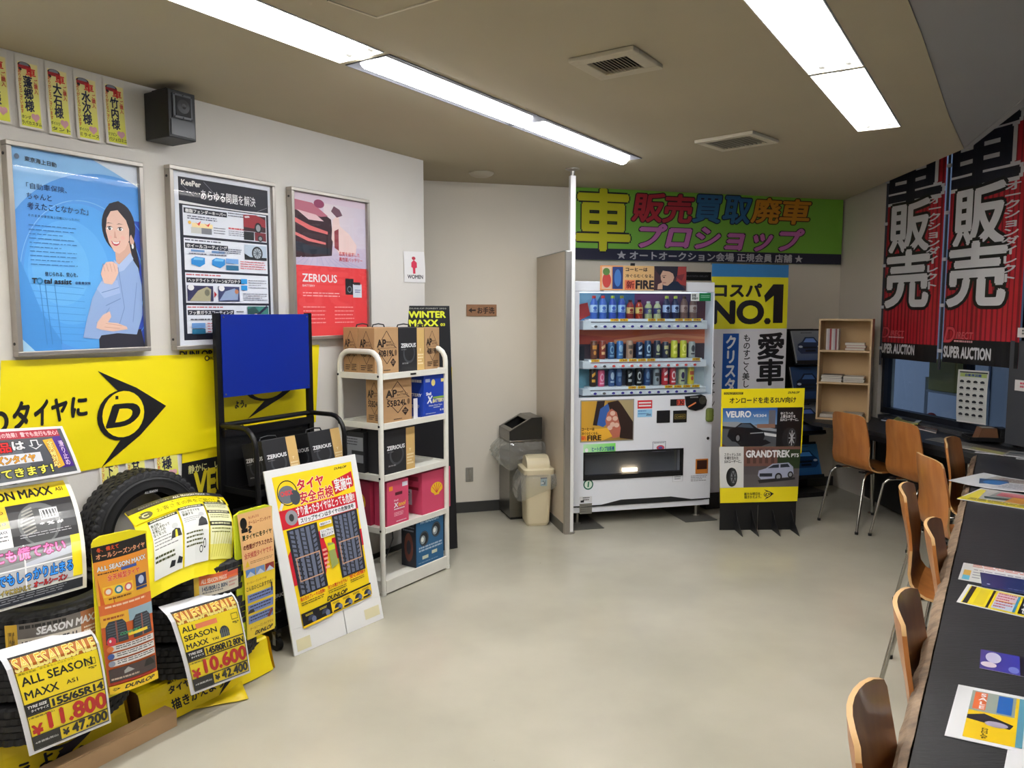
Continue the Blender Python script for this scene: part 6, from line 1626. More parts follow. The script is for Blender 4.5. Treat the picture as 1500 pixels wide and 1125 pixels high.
# delivery slot
b = MB(); b.box(sx0, .095, sz0, sx1, .10, sz1, mat('slot_grey', (176, 180, 186), rough=.4)); b.box(sx0, .0, sz0, sx1, .1, sz0 + .006, MATS['slot_grey']); b.box(sx0 + .001, .03, sz1 - .004, sx1 - .001, .095, sz1, MATS['slot_grey']); b.obj('slot_interior', t)
b = MB(); e = .012; b.box(sx0, -.006, sz1 - e, sx1, .03, sz1, M_black); b.box(sx0, -.006, sz0, sx1, .03, sz0 + .035, M_black); b.box(sx0, -.006, sz0, sx0 + e, .03, sz1, M_black); b.box(sx1 - e, -.006, sz0, sx1, .03, sz1, M_black); b.obj('slot_frame', t)
MB().box(sx0 + e, .012, sz0 + .035, sx1 - e, .016, sz1 - e, clear('smoked_flap', (215, 217, 220), .08, 1.5, 1.6)).obj('slot_flap', t)
MB().box((sx0 + sx1) / 2 - .06, .07, sz0 + .035, (sx0 + sx1) / 2 + .06, .09, sz0 + .06, emis('slot_lamp', (255, 225, 180), 5.0)).obj('slot_lamp', t)
a, c = vx(1019, 672.5), vx(1036.5, 693)
b = MB(); b.box(a[0], -.004, c[1], c[0], 0.0, a[1], mat('orange_cup', (214, 130, 50), rough=.4), bev=.0035); b.obj('coin_return', t)
MB().box(a[0] + .01, -.0055, c[1] + .035, c[0] - .01, -.0042, a[1] - .01, mat('cup_hollow', (60, 26, 14), rough=.6)).obj('return_hollow', t)
A = Art(); A.ell(.5, .5, .5, .5, (30, 110, 90)); A.ell(.5, .5, .38, .38, (226, 240, 226)); A.poly([(.45, .25), (.6, .2), (.55, .75), (.4, .75)], (60, 130, 100)); vsticker('round_mark', (854.5, 702.5, 869, 717), A)
A = Art(); A.rect(0, 0, 1, .36, (225, 225, 228)); A.micro(.25, .05, .8, .28, 2, (60, 60, 60), 3); A.rect(.08, .22, .35, .34, K_); A.rect(0, .4, 1, 1, (128, 126, 116)); A.micro(.1, .5, .9, .95, 4, (90, 90, 84), 5, .3); vsticker('rating_label', (849, 727.7, 867, 752), A)
A = Art(); A.frame(0, 0, 1, 1, .02, (150, 150, 155)); A.micro(.2, .2, .8, .8, 2, (110, 110, 116), 3, .4); vsticker('notice_label', (985, 696.6, 1000, 705), A); A = Art(); A.micro(0, 0, 1, 1, 4, (130, 130, 136), 3, .35); vsticker('notice_label', (1012, 697, 1035.5, 705), A)
# picture card on top of the machine
A = Art(asp=3.4)
A.gradh(0, 0, 1, 1, (226, 150, 90), (214, 170, 110)); A.rect(.02, .05, .13, .95, (220, 190, 160)); A.ell(.075, .6, .05, .3, (200, 70, 60)); A.ell(.07, .25, .04, .15, (90, 130, 60)); A.rect(.14, .05, .26, .95, (40, 60, 120)); A.ell(.2, .5, .04, .35, (70, 120, 190)); A.rect(.26, .0, .64, 1, (222, 180, 120)); A.rect(.62, 0, 1, 1, (70, 40, 40)); A.poly([(.9, 0), (1, .0), (1, .8), (.88, .7)], (160, 56, 40)); A.poly([(.85, .4), (.98, .3), (.95, .6)], (120, 40, 36))
A.text('コーヒーは', .29, .08, .54, .22, (50, 30, 20), bold=.05); A.text('冷ぐらむくなる。', .29, .34, .61, .48, (50, 30, 20), bold=.04); A.rect(.28, .58, .4, .98, (232, 120, 80)); A.text('新', .3, .62, .39, .92, (120, 30, 20), bold=.05); A.text('FIRE', .41, .6, .615, .93, (34, 18, 16), bold=.08)
A.poly([(.67, .95), (.72, .7), (.75, .6), (.9, .62), (1, .98), (.7, 1)], (24, 30, 50)); A.poly([(.69, .25), (.72, .1), (.84, .1), (.86, .4), (.84, .62), (.78, .8), (.73, .78), (.7, .55)], (206, 166, 140)); A.poly([(.62, .0), (.9, 0), (.89, .4), (.86, .5), (.84, .3), (.8, .22), (.72, .18), (.69, .4), (.64, .2)], (34, 22, 22)); A.line(.71, .4, .76, .38, .006, (60, 34, 30)); A.ell(.735, .46, .012, .025, (50, 30, 26)); A.line(.72, .68, .76, .68, .008, (150, 80, 76)); A.poly([(.665, .75), (.72, .65), (.72, .95), (.66, .95)], (210, 170, 144))
q0, q1 = vx(877, 389, .02), vx(1002, 426, .02)
t2 = thing('picture_card', 'orange coffee advertising card clipped to the top edge of the vending machine', 'card', VM.M @ Matrix.Translation((0, -.012, 0)))
A.build('print', (q0[0], q0[1], q1[0], q1[1]), t2, INKG, base=(222, 160, 90), th=.0015)
MB().box(q0[0] + .03, .0018, q0[1] - .19, q1[0] - .03, .004, q0[1] - .01, M_white).box((q0[0] + q1[0]) / 2 - .1, .004, q0[1] - .01, (q0[0] + q1[0]) / 2 - .07, .02, q0[1] + .02, M_black).obj('backing', t2)
A = Art(asp=3); A.text('OKAYAMA KELLEY', .08, .4, .9, .6, (120, 120, 130), bold=.0)
(x0, z1), (x1, z0) = WB.at(1000, 398), WB.at(1041, 411)
o = A.build('black_plate', (x0, z1, x1, z0), None, INK, base=(20, 20, 24), th=.004); o.matrix_world = WB.M @ Matrix.Translation((0, -.006, 0)); solo(o, 'small black name plate on the back wall above the vending machine', 'plate')

# ------------------------------------------------------------------ green banner on the back wall
FG = WB.off(y=-.02)
def wbpx(x, y): return FG.at(x, y)
A = Art(conv=None)
g0, g1 = wbpx(840, 279), wbpx(1235, 285); gz1 = wbpx(1040, 279.5)[1]; gz0 = wbpx(1040, 384)[1]
gx0_, gx1_ = g0[0], g1[0]
def gu(px): return (wbpx(px, 330)[0] - gx0_) / (gx1_ - gx0_)
A = Art(asp=(gx1_ - gx0_) / (gz1 - gz0))
A.rect(0, 0, 1, .845, (130, 196, 66)); A.rect(0, .845, 1, 1, (40, 38, 60))
def gt(s, px0_, v0, px1_, v1, col, out, shear=.0, bold=.03, ow=.035): A.text(s, gu(px0_), v0, gu(px1_), v1, col, bold=bold, out=out, ow=ow, shear=shear)
gt('車', 845, .05, 921, .86, (220, 216, 30), K_, bold=.03, ow=.02)
OUTR = (60, 16, 20)
gt('販', 925, .08, 974, .46, (200, 50, 60), OUTR, .12); gt('売', 970, .08, 1016, .46, (200, 50, 60), OUTR, .12)
gt('買', 1014, .07, 1058, .44, (50, 110, 160), (20, 26, 50), .12); gt('取', 1057, .07, 1101, .44, (50, 110, 160), (20, 26, 50), .12)
gt('廃', 1099, .07, 1145, .42, (222, 150, 40), (70, 36, 10), .12); gt('車', 1141, .07, 1188, .42, (222, 150, 40), (70, 36, 10), .12)
gt('プロショップ', 932, .5, 1178, .82, (214, 120, 190), (50, 20, 40), .12, bold=.05, ow=.03)
A.text('★ オートオークション会場 正規会員 店舗 ★', gu(904), .87, gu(1177), .985, (200, 200, 205), bold=.04)
def Sg(u, v, h):
    return (gx0_ + (gx1_ - gx0_) * u, -h - .004 * (1 + math.sin(u * 14)) , gz1 + (gz0 - gz1) * v - .008 * math.sin(u * math.pi) * 0)
o = A.build('shop_banner', Sg, None, INKV, base=(130, 196, 66), nu=24); o.matrix_world = FG.M; solo(o, 'long green shop banner with large multicoloured characters high on the back wall', 'banner')

# ------------------------------------------------------------------ tall coating banner beside the machine
FN = WB.off(y=-.44)
q = [FN.at(*p) for p in [(1040, 386), (1147, 388), (1153, 560)]]
nx0, nx1, nz1 = FN.at(1041, 470)[0], FN.at(1153, 470)[0], q[0][1]; nz0 = .13
t = thing('banner_stand', 'tall yellow and white NO.1 coating banner on a stand beside the vending machine', 'banner stand', FN.M)
A = Art(asp=.35)
A.rect(0, 0, 1, .055, (60, 140, 205)); A.rect(0, .055, 1, .28, (232, 226, 30)); A.rect(0, .28, 1, 1, (226, 226, 230))
A.text('コスパ', .04, .085, .64, .14, K_, bold=.05); A.poly([(.68, .135), (.80, .085), (.94, .085), (.94, .255), (.81, .255), (.81, .135), (.70, .165)], K_); A.text('NO.', .02, .16, .76, .255, K_, bold=.07)
A.rect(.16, .30, .37, .86, (24, 84, 170)); A.text('クリスタルキーパー', .2, .31, .34, .84, W_, bold=.04, vert=True); A.text('ものすごく美しい艶とコスパ', .43, .305, .52, .74, K_, bold=.02, vert=True)
A.text('愛車', .62, .30, .97, .53, K_, bold=.08, vert=True); A.text('メンテナンス', .02, .42, .07, .66, (50, 50, 50), bold=.02, vert=True); A.text('快適', .62, .57, .97, .8, K_, bold=.08, vert=True)
A.build('banner', lambda u, v, h: (nx0 + (nx1 - nx0) * u, -h - .003 * math.sin(u * 12), nz1 + (nz0 - nz1) * v), t, INKV, base=(226, 226, 230), nu=12)
b = MB(); b.tube([(nx0, .01, nz1), (nx1, .01, nz1)], .008, M_alu, seg=8); b.obj('top_bar', t)
b = MB(); b.tube([((nx0 + nx1) / 2, .016, .03), ((nx0 + nx1) / 2, .016, nz1)], .008, M_alu, seg=8); b.obj('pole', t)
MB().box(nx0 - .02, -.03, .001, nx1 + .02, .07, .12, M_black, bev=.004).obj('base', t)

# ------------------------------------------------------------------ SUV tire sign with black foot boards
na, nb = flat(1053, 777), flat(1166, 776)
SS = frame(na, (nb.x, nb.y)); 
sx = lambda a, c, y=0: SS.at(a, c, y)
t = thing('tire_sign', 'yellow cardboard SUV tire display sign on black finned feet', 'sign stand', SS.M)
x0, x1 = 0, sx(1166, 776)[0]; xm = sx(1110, 760)[0]
zt = sx(1110, 569)[1]; zm = sx(1110, 664)[1]; zl = sx(1110, 736)[1]
bl = M_black
MB().box(x0 + .005, .0015, .002, xm - .002, .006, zl + .03, bl).obj('leg_panel', t); MB().box(xm + .002, .0015, .002, x1 - .005, .006, zl + .03, bl).obj('leg_panel', t)
MB().box(x0, .006, zl, x1, .012, zt - .004, bl).obj('backing', t)
for px in (1077, 1100, 1131, 1158):
    xx = sx(px, 755)[0]; zz = sx(px, 752)[1]
    b = MB(); b.prism([(-.0, .001), (-.0, zz + .03), (-.03, zz), (-.055, .09), (-.17, .001)], xx, xx + .004, bl, axis='x'); b.obj('foot_fin', t)
A = Art(asp=1.2)
A.rect(0, 0, 1, 1, (246, 226, 20)); A.rect(.03, .05, .26, .085, K_); A.text('DUNLOP FOREST', .04, .055, .25, .08, (220, 200, 40), bold=.02); A.text('DUNLOP', .8, .05, .94, .08, K_, bold=.05, shear=.2); A.text('オンロードを走るSUV向け', .1, .13, .9, .22, K_, bold=.05)
A.rect(.02, .29, .985, .97, (40, 42, 48)); A.grad(.02, .29, .68, .55, (30, 90, 170), (120, 160, 200)); A.rect(.58, .33, .66, .56, (110, 110, 120)); A.poly([(.02, .5), (.2, .5), (.68, .62), (.68, .66), (.02, .56)], (150, 156, 164)); A.poly([(.02, .6), (.68, .68), (.68, .97), (.02, .97)], (84, 88, 94)); A.poly([(.3, .62), (.68, .7), (.68, .74), (.35, .68)], (220, 222, 225)); A.rect(.44, .54, .66, .6, (150, 110, 90))
A.poly([(.08, .72), (.1, .62), (.18, .58), (.24, .52), (.36, .52), (.44, .6), (.52, .64), (.54, .72), (.52, .79), (.3, .82), (.14, .8)], (20, 22, 28)); A.ell(.21, .75, .04, .075, (10, 10, 12)); A.ell(.21, .75, .022, .045, (120, 122, 126)); A.poly([(.2, .58), (.26, .53), (.35, .54), (.4, .6)], (70, 84, 100)); A.line(.36, .68, .52, .67, .012, (150, 154, 160)); A.poly([(.2, .82), (.55, .78), (.62, .83), (.5, .88), (.25, .88)], (24, 24, 28)); A.poly([(.02, .83), (.16, .95), (.1, .97), (.02, .97)], (90, 60, 50))
A.text('VEURO', .06, .34, .36, .43, W_, bold=.05); A.text('VE304', .39, .39, .55, .43, W_, bold=.02); A.rect(.68, .29, .985, .97, (18, 18, 20)); A.text('ゆとりへの\n上質な走りを\nSUVユーザーに。', .72, .36, .94, .5, W_, bold=.02)
A.ell(.83, .76, .08, .16, (34, 34, 38)); A.ell(.87, .76, .055, .15, (60, 62, 66)); A.ell(.87, .76, .042, .12, (24, 24, 26))
for a in range(0, 360, 45): A.line(.87, .76, .87 + .04 * math.cos(R(a)), .76 + .115 * math.sin(R(a)), .011, (190, 192, 196))
A.build('upper_print', quadsurf(SS, [(1057, 570), (1179, 568.5), (1174, 664), (1055, 666)], -.006), t, INKG, base=(246, 226, 20), th=.0015)
A = Art(asp=1.4)
A.rect(0, 0, 1, 1, (246, 226, 20)); A.rect(.0, .0, 1, .73, (226, 226, 224)); A.rect(.3, 0, 1, .73, (90, 84, 86)); A.rect(.3, 0, 1, .35, (120, 84, 74)); A.rect(.72, .05, 1, .4, (44, 60, 36)); 
for i in range(5): A.rect(.34 + i * .075, .04, .38 + i * .075, .3, (90, 62, 56))
A.rect(.3, .5, 1, .73, (98, 92, 94)); A.text('GRANDTREK', .33, .07, .87, .19, W_, bold=.06); A.text('PT5', .89, .13, .98, .19, W_, bold=.03)
A.poly([(.48, .52), (.49, .43), (.58, .39), (.66, .31), (.86, .29), (.92, .37), (.93, .5), (.9, .55), (.82, .56), (.52, .59)], (170, 176, 200)); A.poly([(.6, .39), (.67, .33), (.74, .32), (.74, .38)], (40, 46, 58)); A.poly([(.76, .38), (.76, .32), (.85, .31), (.88, .37)], (40, 46, 58)); A.ell(.74, .55, .045, .075, (24, 24, 26)); A.ell(.74, .55, .026, .045, (150, 152, 156)); A.ell(.89, .51, .035, .06, (24, 24, 26)); A.ell(.89, .51, .02, .035, (150, 152, 156)); A.rect(.5, .48, .66, .54, (40, 44, 54)); A.poly([(.48, .6), (.95, .56), (.95, .6), (.5, .66)], (40, 38, 40))
A.text('スタッドレスの\n冬場を忘れた\nSUVユーザーに。', .06, .11, .27, .29, (50, 50, 50), bold=.02); A.ell(.15, .54, .07, .17, (30, 30, 32)); A.ell(.17, .54, .05, .16, (50, 52, 54)); A.ell(.17, .54, .032, .11, (130, 132, 136)); 
for a in range(0, 360, 60): A.line(.17, .54, .17 + .03 * math.cos(R(a)), .54 + .1 * math.sin(R(a)), .012, (40, 40, 44))
A.text('新たな明日を、\n描きかえよう。', .31, .82, .53, .93, (60, 54, 16), bold=.02); dunlop_d(A, .56, .77, .69, .96, K_, (246, 226, 20))
A.build('lower_print', quadsurf(SS, [(1053.5, 654.5), (1173, 654), (1168, 734), (1055, 737)], -.010), t, INKG, base=(246, 226, 20), th=.0012)

# ------------------------------------------------------------------ brochure rack
rp = flat(1158, 750)
BR = WB.off(y=-.20)
bx_ = lambda a, c, y=0: BR.at(a, c, y)
t = thing('brochure_rack', 'black floor rack holding car brochures behind the yellow tire sign', 'rack', BR.M)
X0 = bx_(1150, 600)[0]; X1 = bx_(1192, 600)[0]
b = MB(); ztr = bx_(1180, 482)[1]
b.box(X0, .05, .04, X0 + .015, .08, ztr, M_black); b.box(X1 - .015, .05, .04, X1, .08, ztr, M_black); b.box(X0, .05, .04, X1, .058, ztr, M_black); b.obj('frame', t)
MB().box(X0 - .03, -.16, .001, X1 + .05, .16, .04, M_black, bev=.004).obj('base', t)
tiers = [(1157, 482, 1203, 533, (60, 84, 130), (150, 156, 164)), (1158, 535, 1201, 590, (30, 52, 90), (60, 90, 140)), (1158, 588, 1202, 637, (40, 60, 110), (190, 200, 215)), (1155, 650, 1202, 702, (40, 90, 150), (70, 130, 180))]
for i, (a, c, d, e, col, c2) in enumerate(tiers):
    zz1, zz0 = bx_(a, c, -.05)[1], bx_(a, e, -.13)[1]
    ang = math.atan2(.10, zz1 - zz0)
    Hh = math.hypot(.10, zz1 - zz0)
    TF = BR.M @ Matrix.Translation((0, -.12, zz0)) @ Matrix.Rotation(-ang, 4, 'X')
    b = MB(); b.box(X0, .006, 0, X1 + .02, .01, Hh, M_black, M=Matrix.Translation((0, -.12, zz0)) @ Matrix.Rotation(-ang, 4, 'X')); b.box(X0, -.03, -.012, X1 + .02, .012, 0, M_black, M=Matrix.Translation((0, -.12, zz0)) @ Matrix.Rotation(-ang, 4, 'X')); b.box(X0, -.03, 0, X1 + .02, -.026, .02, M_black, M=Matrix.Translation((0, -.12, zz0)) @ Matrix.Rotation(-ang, 4, 'X')); b.obj('tray', t)
    A = Art(asp=.8)
    A.rect(0, 0, 1, 1, c2); A.grad(.03, .03, .97, .97, c2, col)
    A.poly([(.1, .6), (.14, .42), (.3, .34), (.42, .2), (.72, .2), (.84, .36), (.94, .44), (.95, .62), (.84, .72), (.2, .72)], tuple(int(v * .7) for v in col)); A.poly([(.34, .36), (.45, .24), (.7, .24), (.78, .37)], tuple(min(255, int(v * 1.6 + 30)) for v in col)); A.rect(.3, .5, .75, .56, (20, 24, 34)); A.rect(.36, .6, .7, .66, (16, 18, 26)); A.ell(.22, .5, .07, .035, (210, 220, 235)); A.ell(.86, .5, .07, .035, (210, 220, 235)); A.micro(.3, .06, .7, .1, 1, (60, 60, 70), i)
    o = A.build('car_brochure', (X0 + .01, Hh - .02, X1 + .015, .004), None, INKG, base=(200, 205, 212), th=.012); o.matrix_world = TF @ Matrix.Translation((0, -.0085, 0))
    solo(o, ['car brochure on the top tier of the black rack, silver grey car', 'dark blue car brochure on the second tier of the black rack', 'blue and white car brochure on the third tier of the black rack', 'bright blue car brochure on the lowest tier of the black rack'][i], 'brochure')
# ------------------------------------------------------------------ desk by the window and the long counter
M_dtop = mat('black_stained_wood', (44, 44, 47), rough=.42, noise=.35, nscale=9, stretch=(1, 10, 1), bump=.15, bscale=30)
M_edge = mat('worn_brown_edge', (156, 132, 108), rough=.6, c2=(98, 80, 64), nscale=22, bump=.3, bscale=60)
TOPZ = .72
v2 = lambda p: (p.x, p.y)
P0, P1, P2 = flat(1190, 618, TOPZ), flat(1262, 628, TOPZ), flat(1432, 666, TOPZ)
t = thing('window_desk', 'narrow black desk running below the windows', 'desk')
MB().prism([v2(P0), v2(P1), v2(P2), (winx(4.75) - .03, 4.76), (winx(6.7) - .03, 6.70), (2.46, 6.62)], TOPZ - .03, TOPZ, M_dtop, axis='z').obj('desk_top', t)
b = MB(); d = (P2 - P1).normalized(); nn = Vector((-d.y, d.x, 0)) * -1
MB().prism([v2(P1), v2(P2), (P2.x + .02, P2.y), (P1.x + .02, P1.y + .01)], TOPZ - .07, TOPZ - .031, M_black, axis='z').obj('apron', t)
for q, r_ in ((flat(1266, 752, 0), .022), (Vector((2.98, 4.95, 0)), .022)):
    MB().lathe([(0, .002), (.03, .002), (.03, .01), (r_ * .8, .014), (r_ * .8, TOPZ - .031), (0, TOPZ - .031)], M_chrome, 16, Matrix.Translation((q.x + (.06 if q.y > 5 else 0), q.y - .05 * 0, 0))).obj('leg', t, smooth=True)
MB().box(winx(5.9) - .12, 4.9, .02, winx(5.9) - .09, 6.55, TOPZ - .031, mat('modesty_black', (26, 26, 28), rough=.5)).obj('back_panel', t)
a1, a2 = flat(1331, 1125, TOPZ), flat(1411, 745, TOPZ)
dc = (P2 - a1).normalized(); nc = Vector((dc.y, -dc.x, 0))
a0 = a1 - dc * .95
CF = Frame(Matrix(((dc.x, -nc.x, 0, a0.x), (dc.y, -nc.y, 0, a0.y), (0, 0, 1, 0), (0, 0, 0, 1))))  # x along the edge, y = -n
t = thing('counter', 'long black-topped counter with a worn brown edge at the right of the photo', 'counter')
far = P2 - Vector((.004, .01, 0))
MB().prism([v2(a0), v2(far), (winx(4.74) - .03, 4.735), (3.38, 3.98), v2(a0 + nc * .85)], TOPZ - .034, TOPZ, M_dtop, axis='z').obj('counter_top', t)
e0, e1 = a0 - nc * .006, P2 - nc * .006
rd = random.Random(2); n = 90; vs = []; 
for i in range(n + 1):
    p = e0.lerp(e1 - dc * .02, i / n)
    w = .004 + .003 * rd.random(); c_ = .004 + .004 * rd.random()
    o1 = .010 + .006 * rd.random(); o2 = .024 + .007 * rd.random(); vs += [(p.x + nc.x * c_ * .5, p.y + nc.y * c_ * .5, TOPZ + .0008), (p.x - nc.x * o1, p.y - nc.y * o1, TOPZ - .006 - .004 * rd.random()), (p.x - nc.x * o2, p.y - nc.y * o2, TOPZ - .022 - .004 * rd.random()), (p.x - nc.x * .016, p.y - nc.y * .016, TOPZ - .038), (p.x + nc.x * .01, p.y + nc.y * .01, TOPZ - .036)]
fs = [(i * 5 + k, (i + 1) * 5 + k, (i + 1) * 5 + k + 1, i * 5 + k + 1) for i in range(n) for k in range(4)]
MB().add(vs, fs, M_edge).obj('worn_edge', t)
for s_ in (.5, 2.2, 3.9):
    p = a0 + dc * s_
    M = Matrix(((dc.x, nc.x, 0, p.x), (dc.y, nc.y, 0, p.y), (0, 0, 1, 0), (0, 0, 0, 1)))
    MB().box(-.02, .16, .002, .02, .72, TOPZ - .035, M_black, M=M).obj('leg_panel', t)
p = a0; M = Matrix(((dc.x, nc.x, 0, p.x), (dc.y, nc.y, 0, p.y), (0, 0, 1, 0), (0, 0, 0, 1)))
MB().box(.05, .73, .02, 4.3, .75, TOPZ - .035, MATS['modesty_black'], M=M).obj('back_panel', t)
MB().box(.05, .40, .02, 4.3, .41, TOPZ - .2, MATS['modesty_black'], M=M).obj('modesty_panel', t)

# ------------------------------------------------------------------ chairs
M_ply = mat('beech_ply', (190, 124, 62), rough=.35, coat=.25, c2=(164, 98, 46), nscale=3.5, stretch=(6, 6, .7))
M_plye = mat('ply_edge', (206, 164, 110), rough=.5)
def chair_meshes():
    # profile (y forward, z up) of the one-piece shell
    prof = [(-.035, .835), (-.030, .80), (-.018, .74), (-.004, .68), (.006, .62), (.008, .57), (.008, .53), (.018, .495), (.040, .468), (.075, .452), (.12, .446), (.20, .447), (.28, .452), (.36, .456), (.41, .453), (.44, .442), (.455, .425)]
    half = [.150, .165, .175, .180, .184, .186, .187, .188, .190, .195, .198, .200, .200, .197, .19, .175, .15]
    cur = [.034, .034, .032, .028, .022, .016, .012, .008, .004, 0, 0, 0, 0, 0, 0, 0, 0]
    res = []
    prof = [(y, z if z < .47 else .47 + (z - .47) * 1.08) for y, z in prof]
    for lo, hi in ((0, 8), (8, 16)):
        bm = bmesh.new(); rows = []; ns = 9
        for i in range(lo, hi + 1):
            y, z = prof[i]; row = []
            for k in range(ns):
                u = -1 + 2 * k / (ns - 1)
                cy = cur[i] * (1 - u * u) * -1 + cur[i] * .5
                dz = -.012 * (1 - u * u) if i > 9 else (-.018 * abs(u) ** 4 if i == 0 else 0)
                row.append(bm.verts.new((u * half[i], y + cy, z + dz)))
            rows.append(row)
        for i in range(len(rows) - 1):
            for k in range(ns - 1): bm.faces.new((rows[i][k], rows[i][k + 1], rows[i + 1][k + 1], rows[i + 1][k]))
        bmesh.ops.recalc_face_normals(bm, faces=bm.faces[:])
        n0 = len(bm.faces)
        bmesh.ops.solidify(bm, geom=bm.faces[:], thickness=.011)
        me = bpy.data.meshes.new('backrest' if lo == 0 else 'seat'); bm.to_mesh(me)
        me.materials.append(M_ply); me.materials.append(M_plye)
        for p in me.polygons:
            if p.area < 0.0007 : p.material_index = 1
        me.polygons.foreach_set('use_smooth', [True] * len(me.polygons))
        try: me.set_sharp_from_angle(angle=R(40))
        except Exception: pass
        bm.free(); res.append(me)
    leg = {}
    for nm, sg in (('l', -1), ('r', 1)):
        leg['f' + nm] = MB().tube([(sg * .10, .20, .425), (sg * .14, .30, .425), (sg * .165, .345, .415), (sg * .178, .37, .385), (sg * .205, .425, .012)], .0095, M_chrome, seg=10).mesh('leg', True)
        leg['r' + nm] = MB().tube([(sg * .10, .16, .425), (sg * .14, .05, .425), (sg * .16, .01, .415), (sg * .172, -.015, .385), (sg * .20, -.085, .012)], .0095, M_chrome, seg=10).mesh('leg', True)
    plate = MB().box(-.11, .10, .426, .11, .26, .436, M_blackm).box(-.14, .0, .43, -.10, .03, .442, M_black).box(.10, .0, .43, .14, .03, .442, M_black).mesh('seat_mount')
    cap = MB().lathe([(0, 0.0015), (.012, .0015), (.013, .02), (0, .022)], M_dark, 10).mesh('foot_cap', True)
    return res, leg, plate, cap
CH = chair_meshes()
def chair(label, x, y, face, group):
    """face: unit vector the sitter looks along"""
    f = Vector((face[0], face[1], 0)).normalized(); r_ = Vector((f.y, -f.x, 0))
    M = Matrix(((r_.x, f.x, 0, x), (r_.y, f.y, 0, y), (0, 0, 1, 0), (0, 0, 0, 1)))
    t = thing('plywood_chair', label, 'chair', M, group)
    link('backrest', CH[0][0], t); link('seat', CH[0][1], t); link('seat_mount', CH[2], t)
    for k, me in CH[1].items():
        lg = link('leg', me, t)
        e = me.vertices[-1].co
        sg = -1 if k[1] == 'l' else 1
        link('foot_cap', CH[3], lg, Matrix.Translation((sg * (.205 if k[0] == 'f' else .20), .426 if k[0] == 'f' else -.086, 0)))
    return t
def chair_px(label, pL, pR, face, group, z=.855, push=0.0):
    a, c = flat(*pL, z), flat(*pR, z)
    m = (a + c) / 2; f = Vector((face[0], face[1], 0)).normalized()
    o = m + f * (.035 + push)
    return chair(label, o.x, o.y, f, group)
cf = (nc.x, nc.y)
chair_px('plywood chair nearest the bookcase, facing the window desk', (1223, 603), (1260, 609), (.955, .30), 'plywood chairs at the window desk')
chair_px('second plywood chair from the bookcase, facing the window desk', (1304, 614), (1334, 622), (.985, .17), 'plywood chairs at the window desk')
chair_px('third plywood chair, its backrest just beyond the far end of the counter', (1346, 663), (1370, 675), (.97, -.12), 'plywood chairs at the window desk')
chair_px('thin-looking plywood chair seen edge-on before the papers on the window desk', (1398, 639), (1399, 644), (.75, -.66), 'plywood chairs at the window desk', z=.865, push=-.02)
chair_px('plywood chair pulled out from the counter with its seat in view', (1333, 704), (1321, 725), cf, 'plywood chairs along the counter')
chair_px('plywood chair pushed in half under the counter, behind the pulled out one', (1371, 757), (1361, 782), cf, 'plywood chairs along the counter')
chair_px('plywood chair in the middle of the counter, its steel leg showing on the left', (1331, 860), (1320, 905), cf, 'plywood chairs along the counter')
chair_px('nearest plywood chair, cut by the bottom of the photo', (1275, 993), (1255, 1075), cf, 'plywood chairs along the counter')

# ------------------------------------------------------------------ bookcase with books
M_beech = mat('beech_laminate', (212, 182, 140), rough=.5, noise=.06, nscale=5, stretch=(8, 8, 1))
ba, bb = flat(1194.5, 614, TOPZ), flat(1272, 619, TOPZ)
BK = frame(ba, bb, TOPZ + .0015)
wB = (bb - ba).length; zB = BK.at(1197.5, 467)[1]; dB_ = .22
t = thing('bookcase', 'small beech three-shelf bookcase in the far right corner', 'bookcase', BK.M)
b = MB(); b.box(0, 0, 0, .014, dB_, zB, M_beech); b.obj('side_panel', t); b = MB(); b.box(wB - .014, 0, 0, wB, dB_, zB, M_beech); b.obj('side_panel', t)
MB().box(.014, dB_ - .008, 0, wB - .014, dB_, zB, mat('beech_back', (196, 164, 118), rough=.6)).obj('back_panel', t)
zsh = [0.0, BK.at(1236, 562)[1] - .006, BK.at(1238, 515)[1] - .006, zB - .014]
for i, z in enumerate(zsh): MB().box(.014, .002, z, wB - .014, dB_ - .008, z + .014, M_beech).obj('top_board' if i == 3 else 'shelf', t)
zsh = [z + .0148 for z in zsh]
rd = random.Random(5)
bkx = lambda px: BK.at(px, 560)[0]
def book(label, x, y, z, w, d, h, col, lean=0.0, flatlay=False, rz=0.0, grp='books and magazines in the bookcase'):
    M = BK.M @ Matrix.Translation((x, y, z)) @ Matrix.Rotation(lean, 4, 'Y') @ Matrix.Rotation(rz, 4, 'Z')
    t = thing('book' if h > .02 or not flatlay else 'magazine', label, 'book', M, grp)
    cm = mat('book_%d_%d_%d' % col, col, rough=.5)
    if flatlay:
        MB().box(0, 0, 0, w, d, .0012, cm).box(0, 0, h - .0012, w, d, h, cm).box(0, 0, 0, .0015, d, h, cm).obj('cover', t)
        MB().box(.002, .001, .0013, w - .001, d - .001, h - .0013, mat('page_white', (216, 210, 198), rough=.8)).obj('pages', t)
    else:
        MB().box(0, 0, 0, .0012, d, h, cm).box(w - .0012, 0, 0, w, d, h, cm).box(0, 0, 0, w, .0015, h, cm).obj('cover', t)
        MB().box(.0013, .002, .001, w - .0013, d - .002, h - .002, MATS.get('page_white') or mat('page_white', (216, 210, 198), rough=.8)).obj('pages', t)
    return t
x = bkx(1207) ; n_up = 7
cols = [(214, 206, 206), (196, 186, 190), (170, 60, 66), (216, 210, 205), (200, 196, 200), (150, 90, 96), (206, 198, 190)]
odn = ['first', 'second', 'third', 'fourth', 'fifth', 'sixth', 'seventh']
for i in range(n_up):
    w = .0125; book('comic standing upright on the top bookcase shelf, {} from the left'.format(odn[i]), x, .03, zsh[2] + .0005 , w, .115, .172, cols[i], lean=0 if i < 4 else -R(2.5 * (i - 3)) * 0)
    x += w + .0012
x0 = bkx(1235)
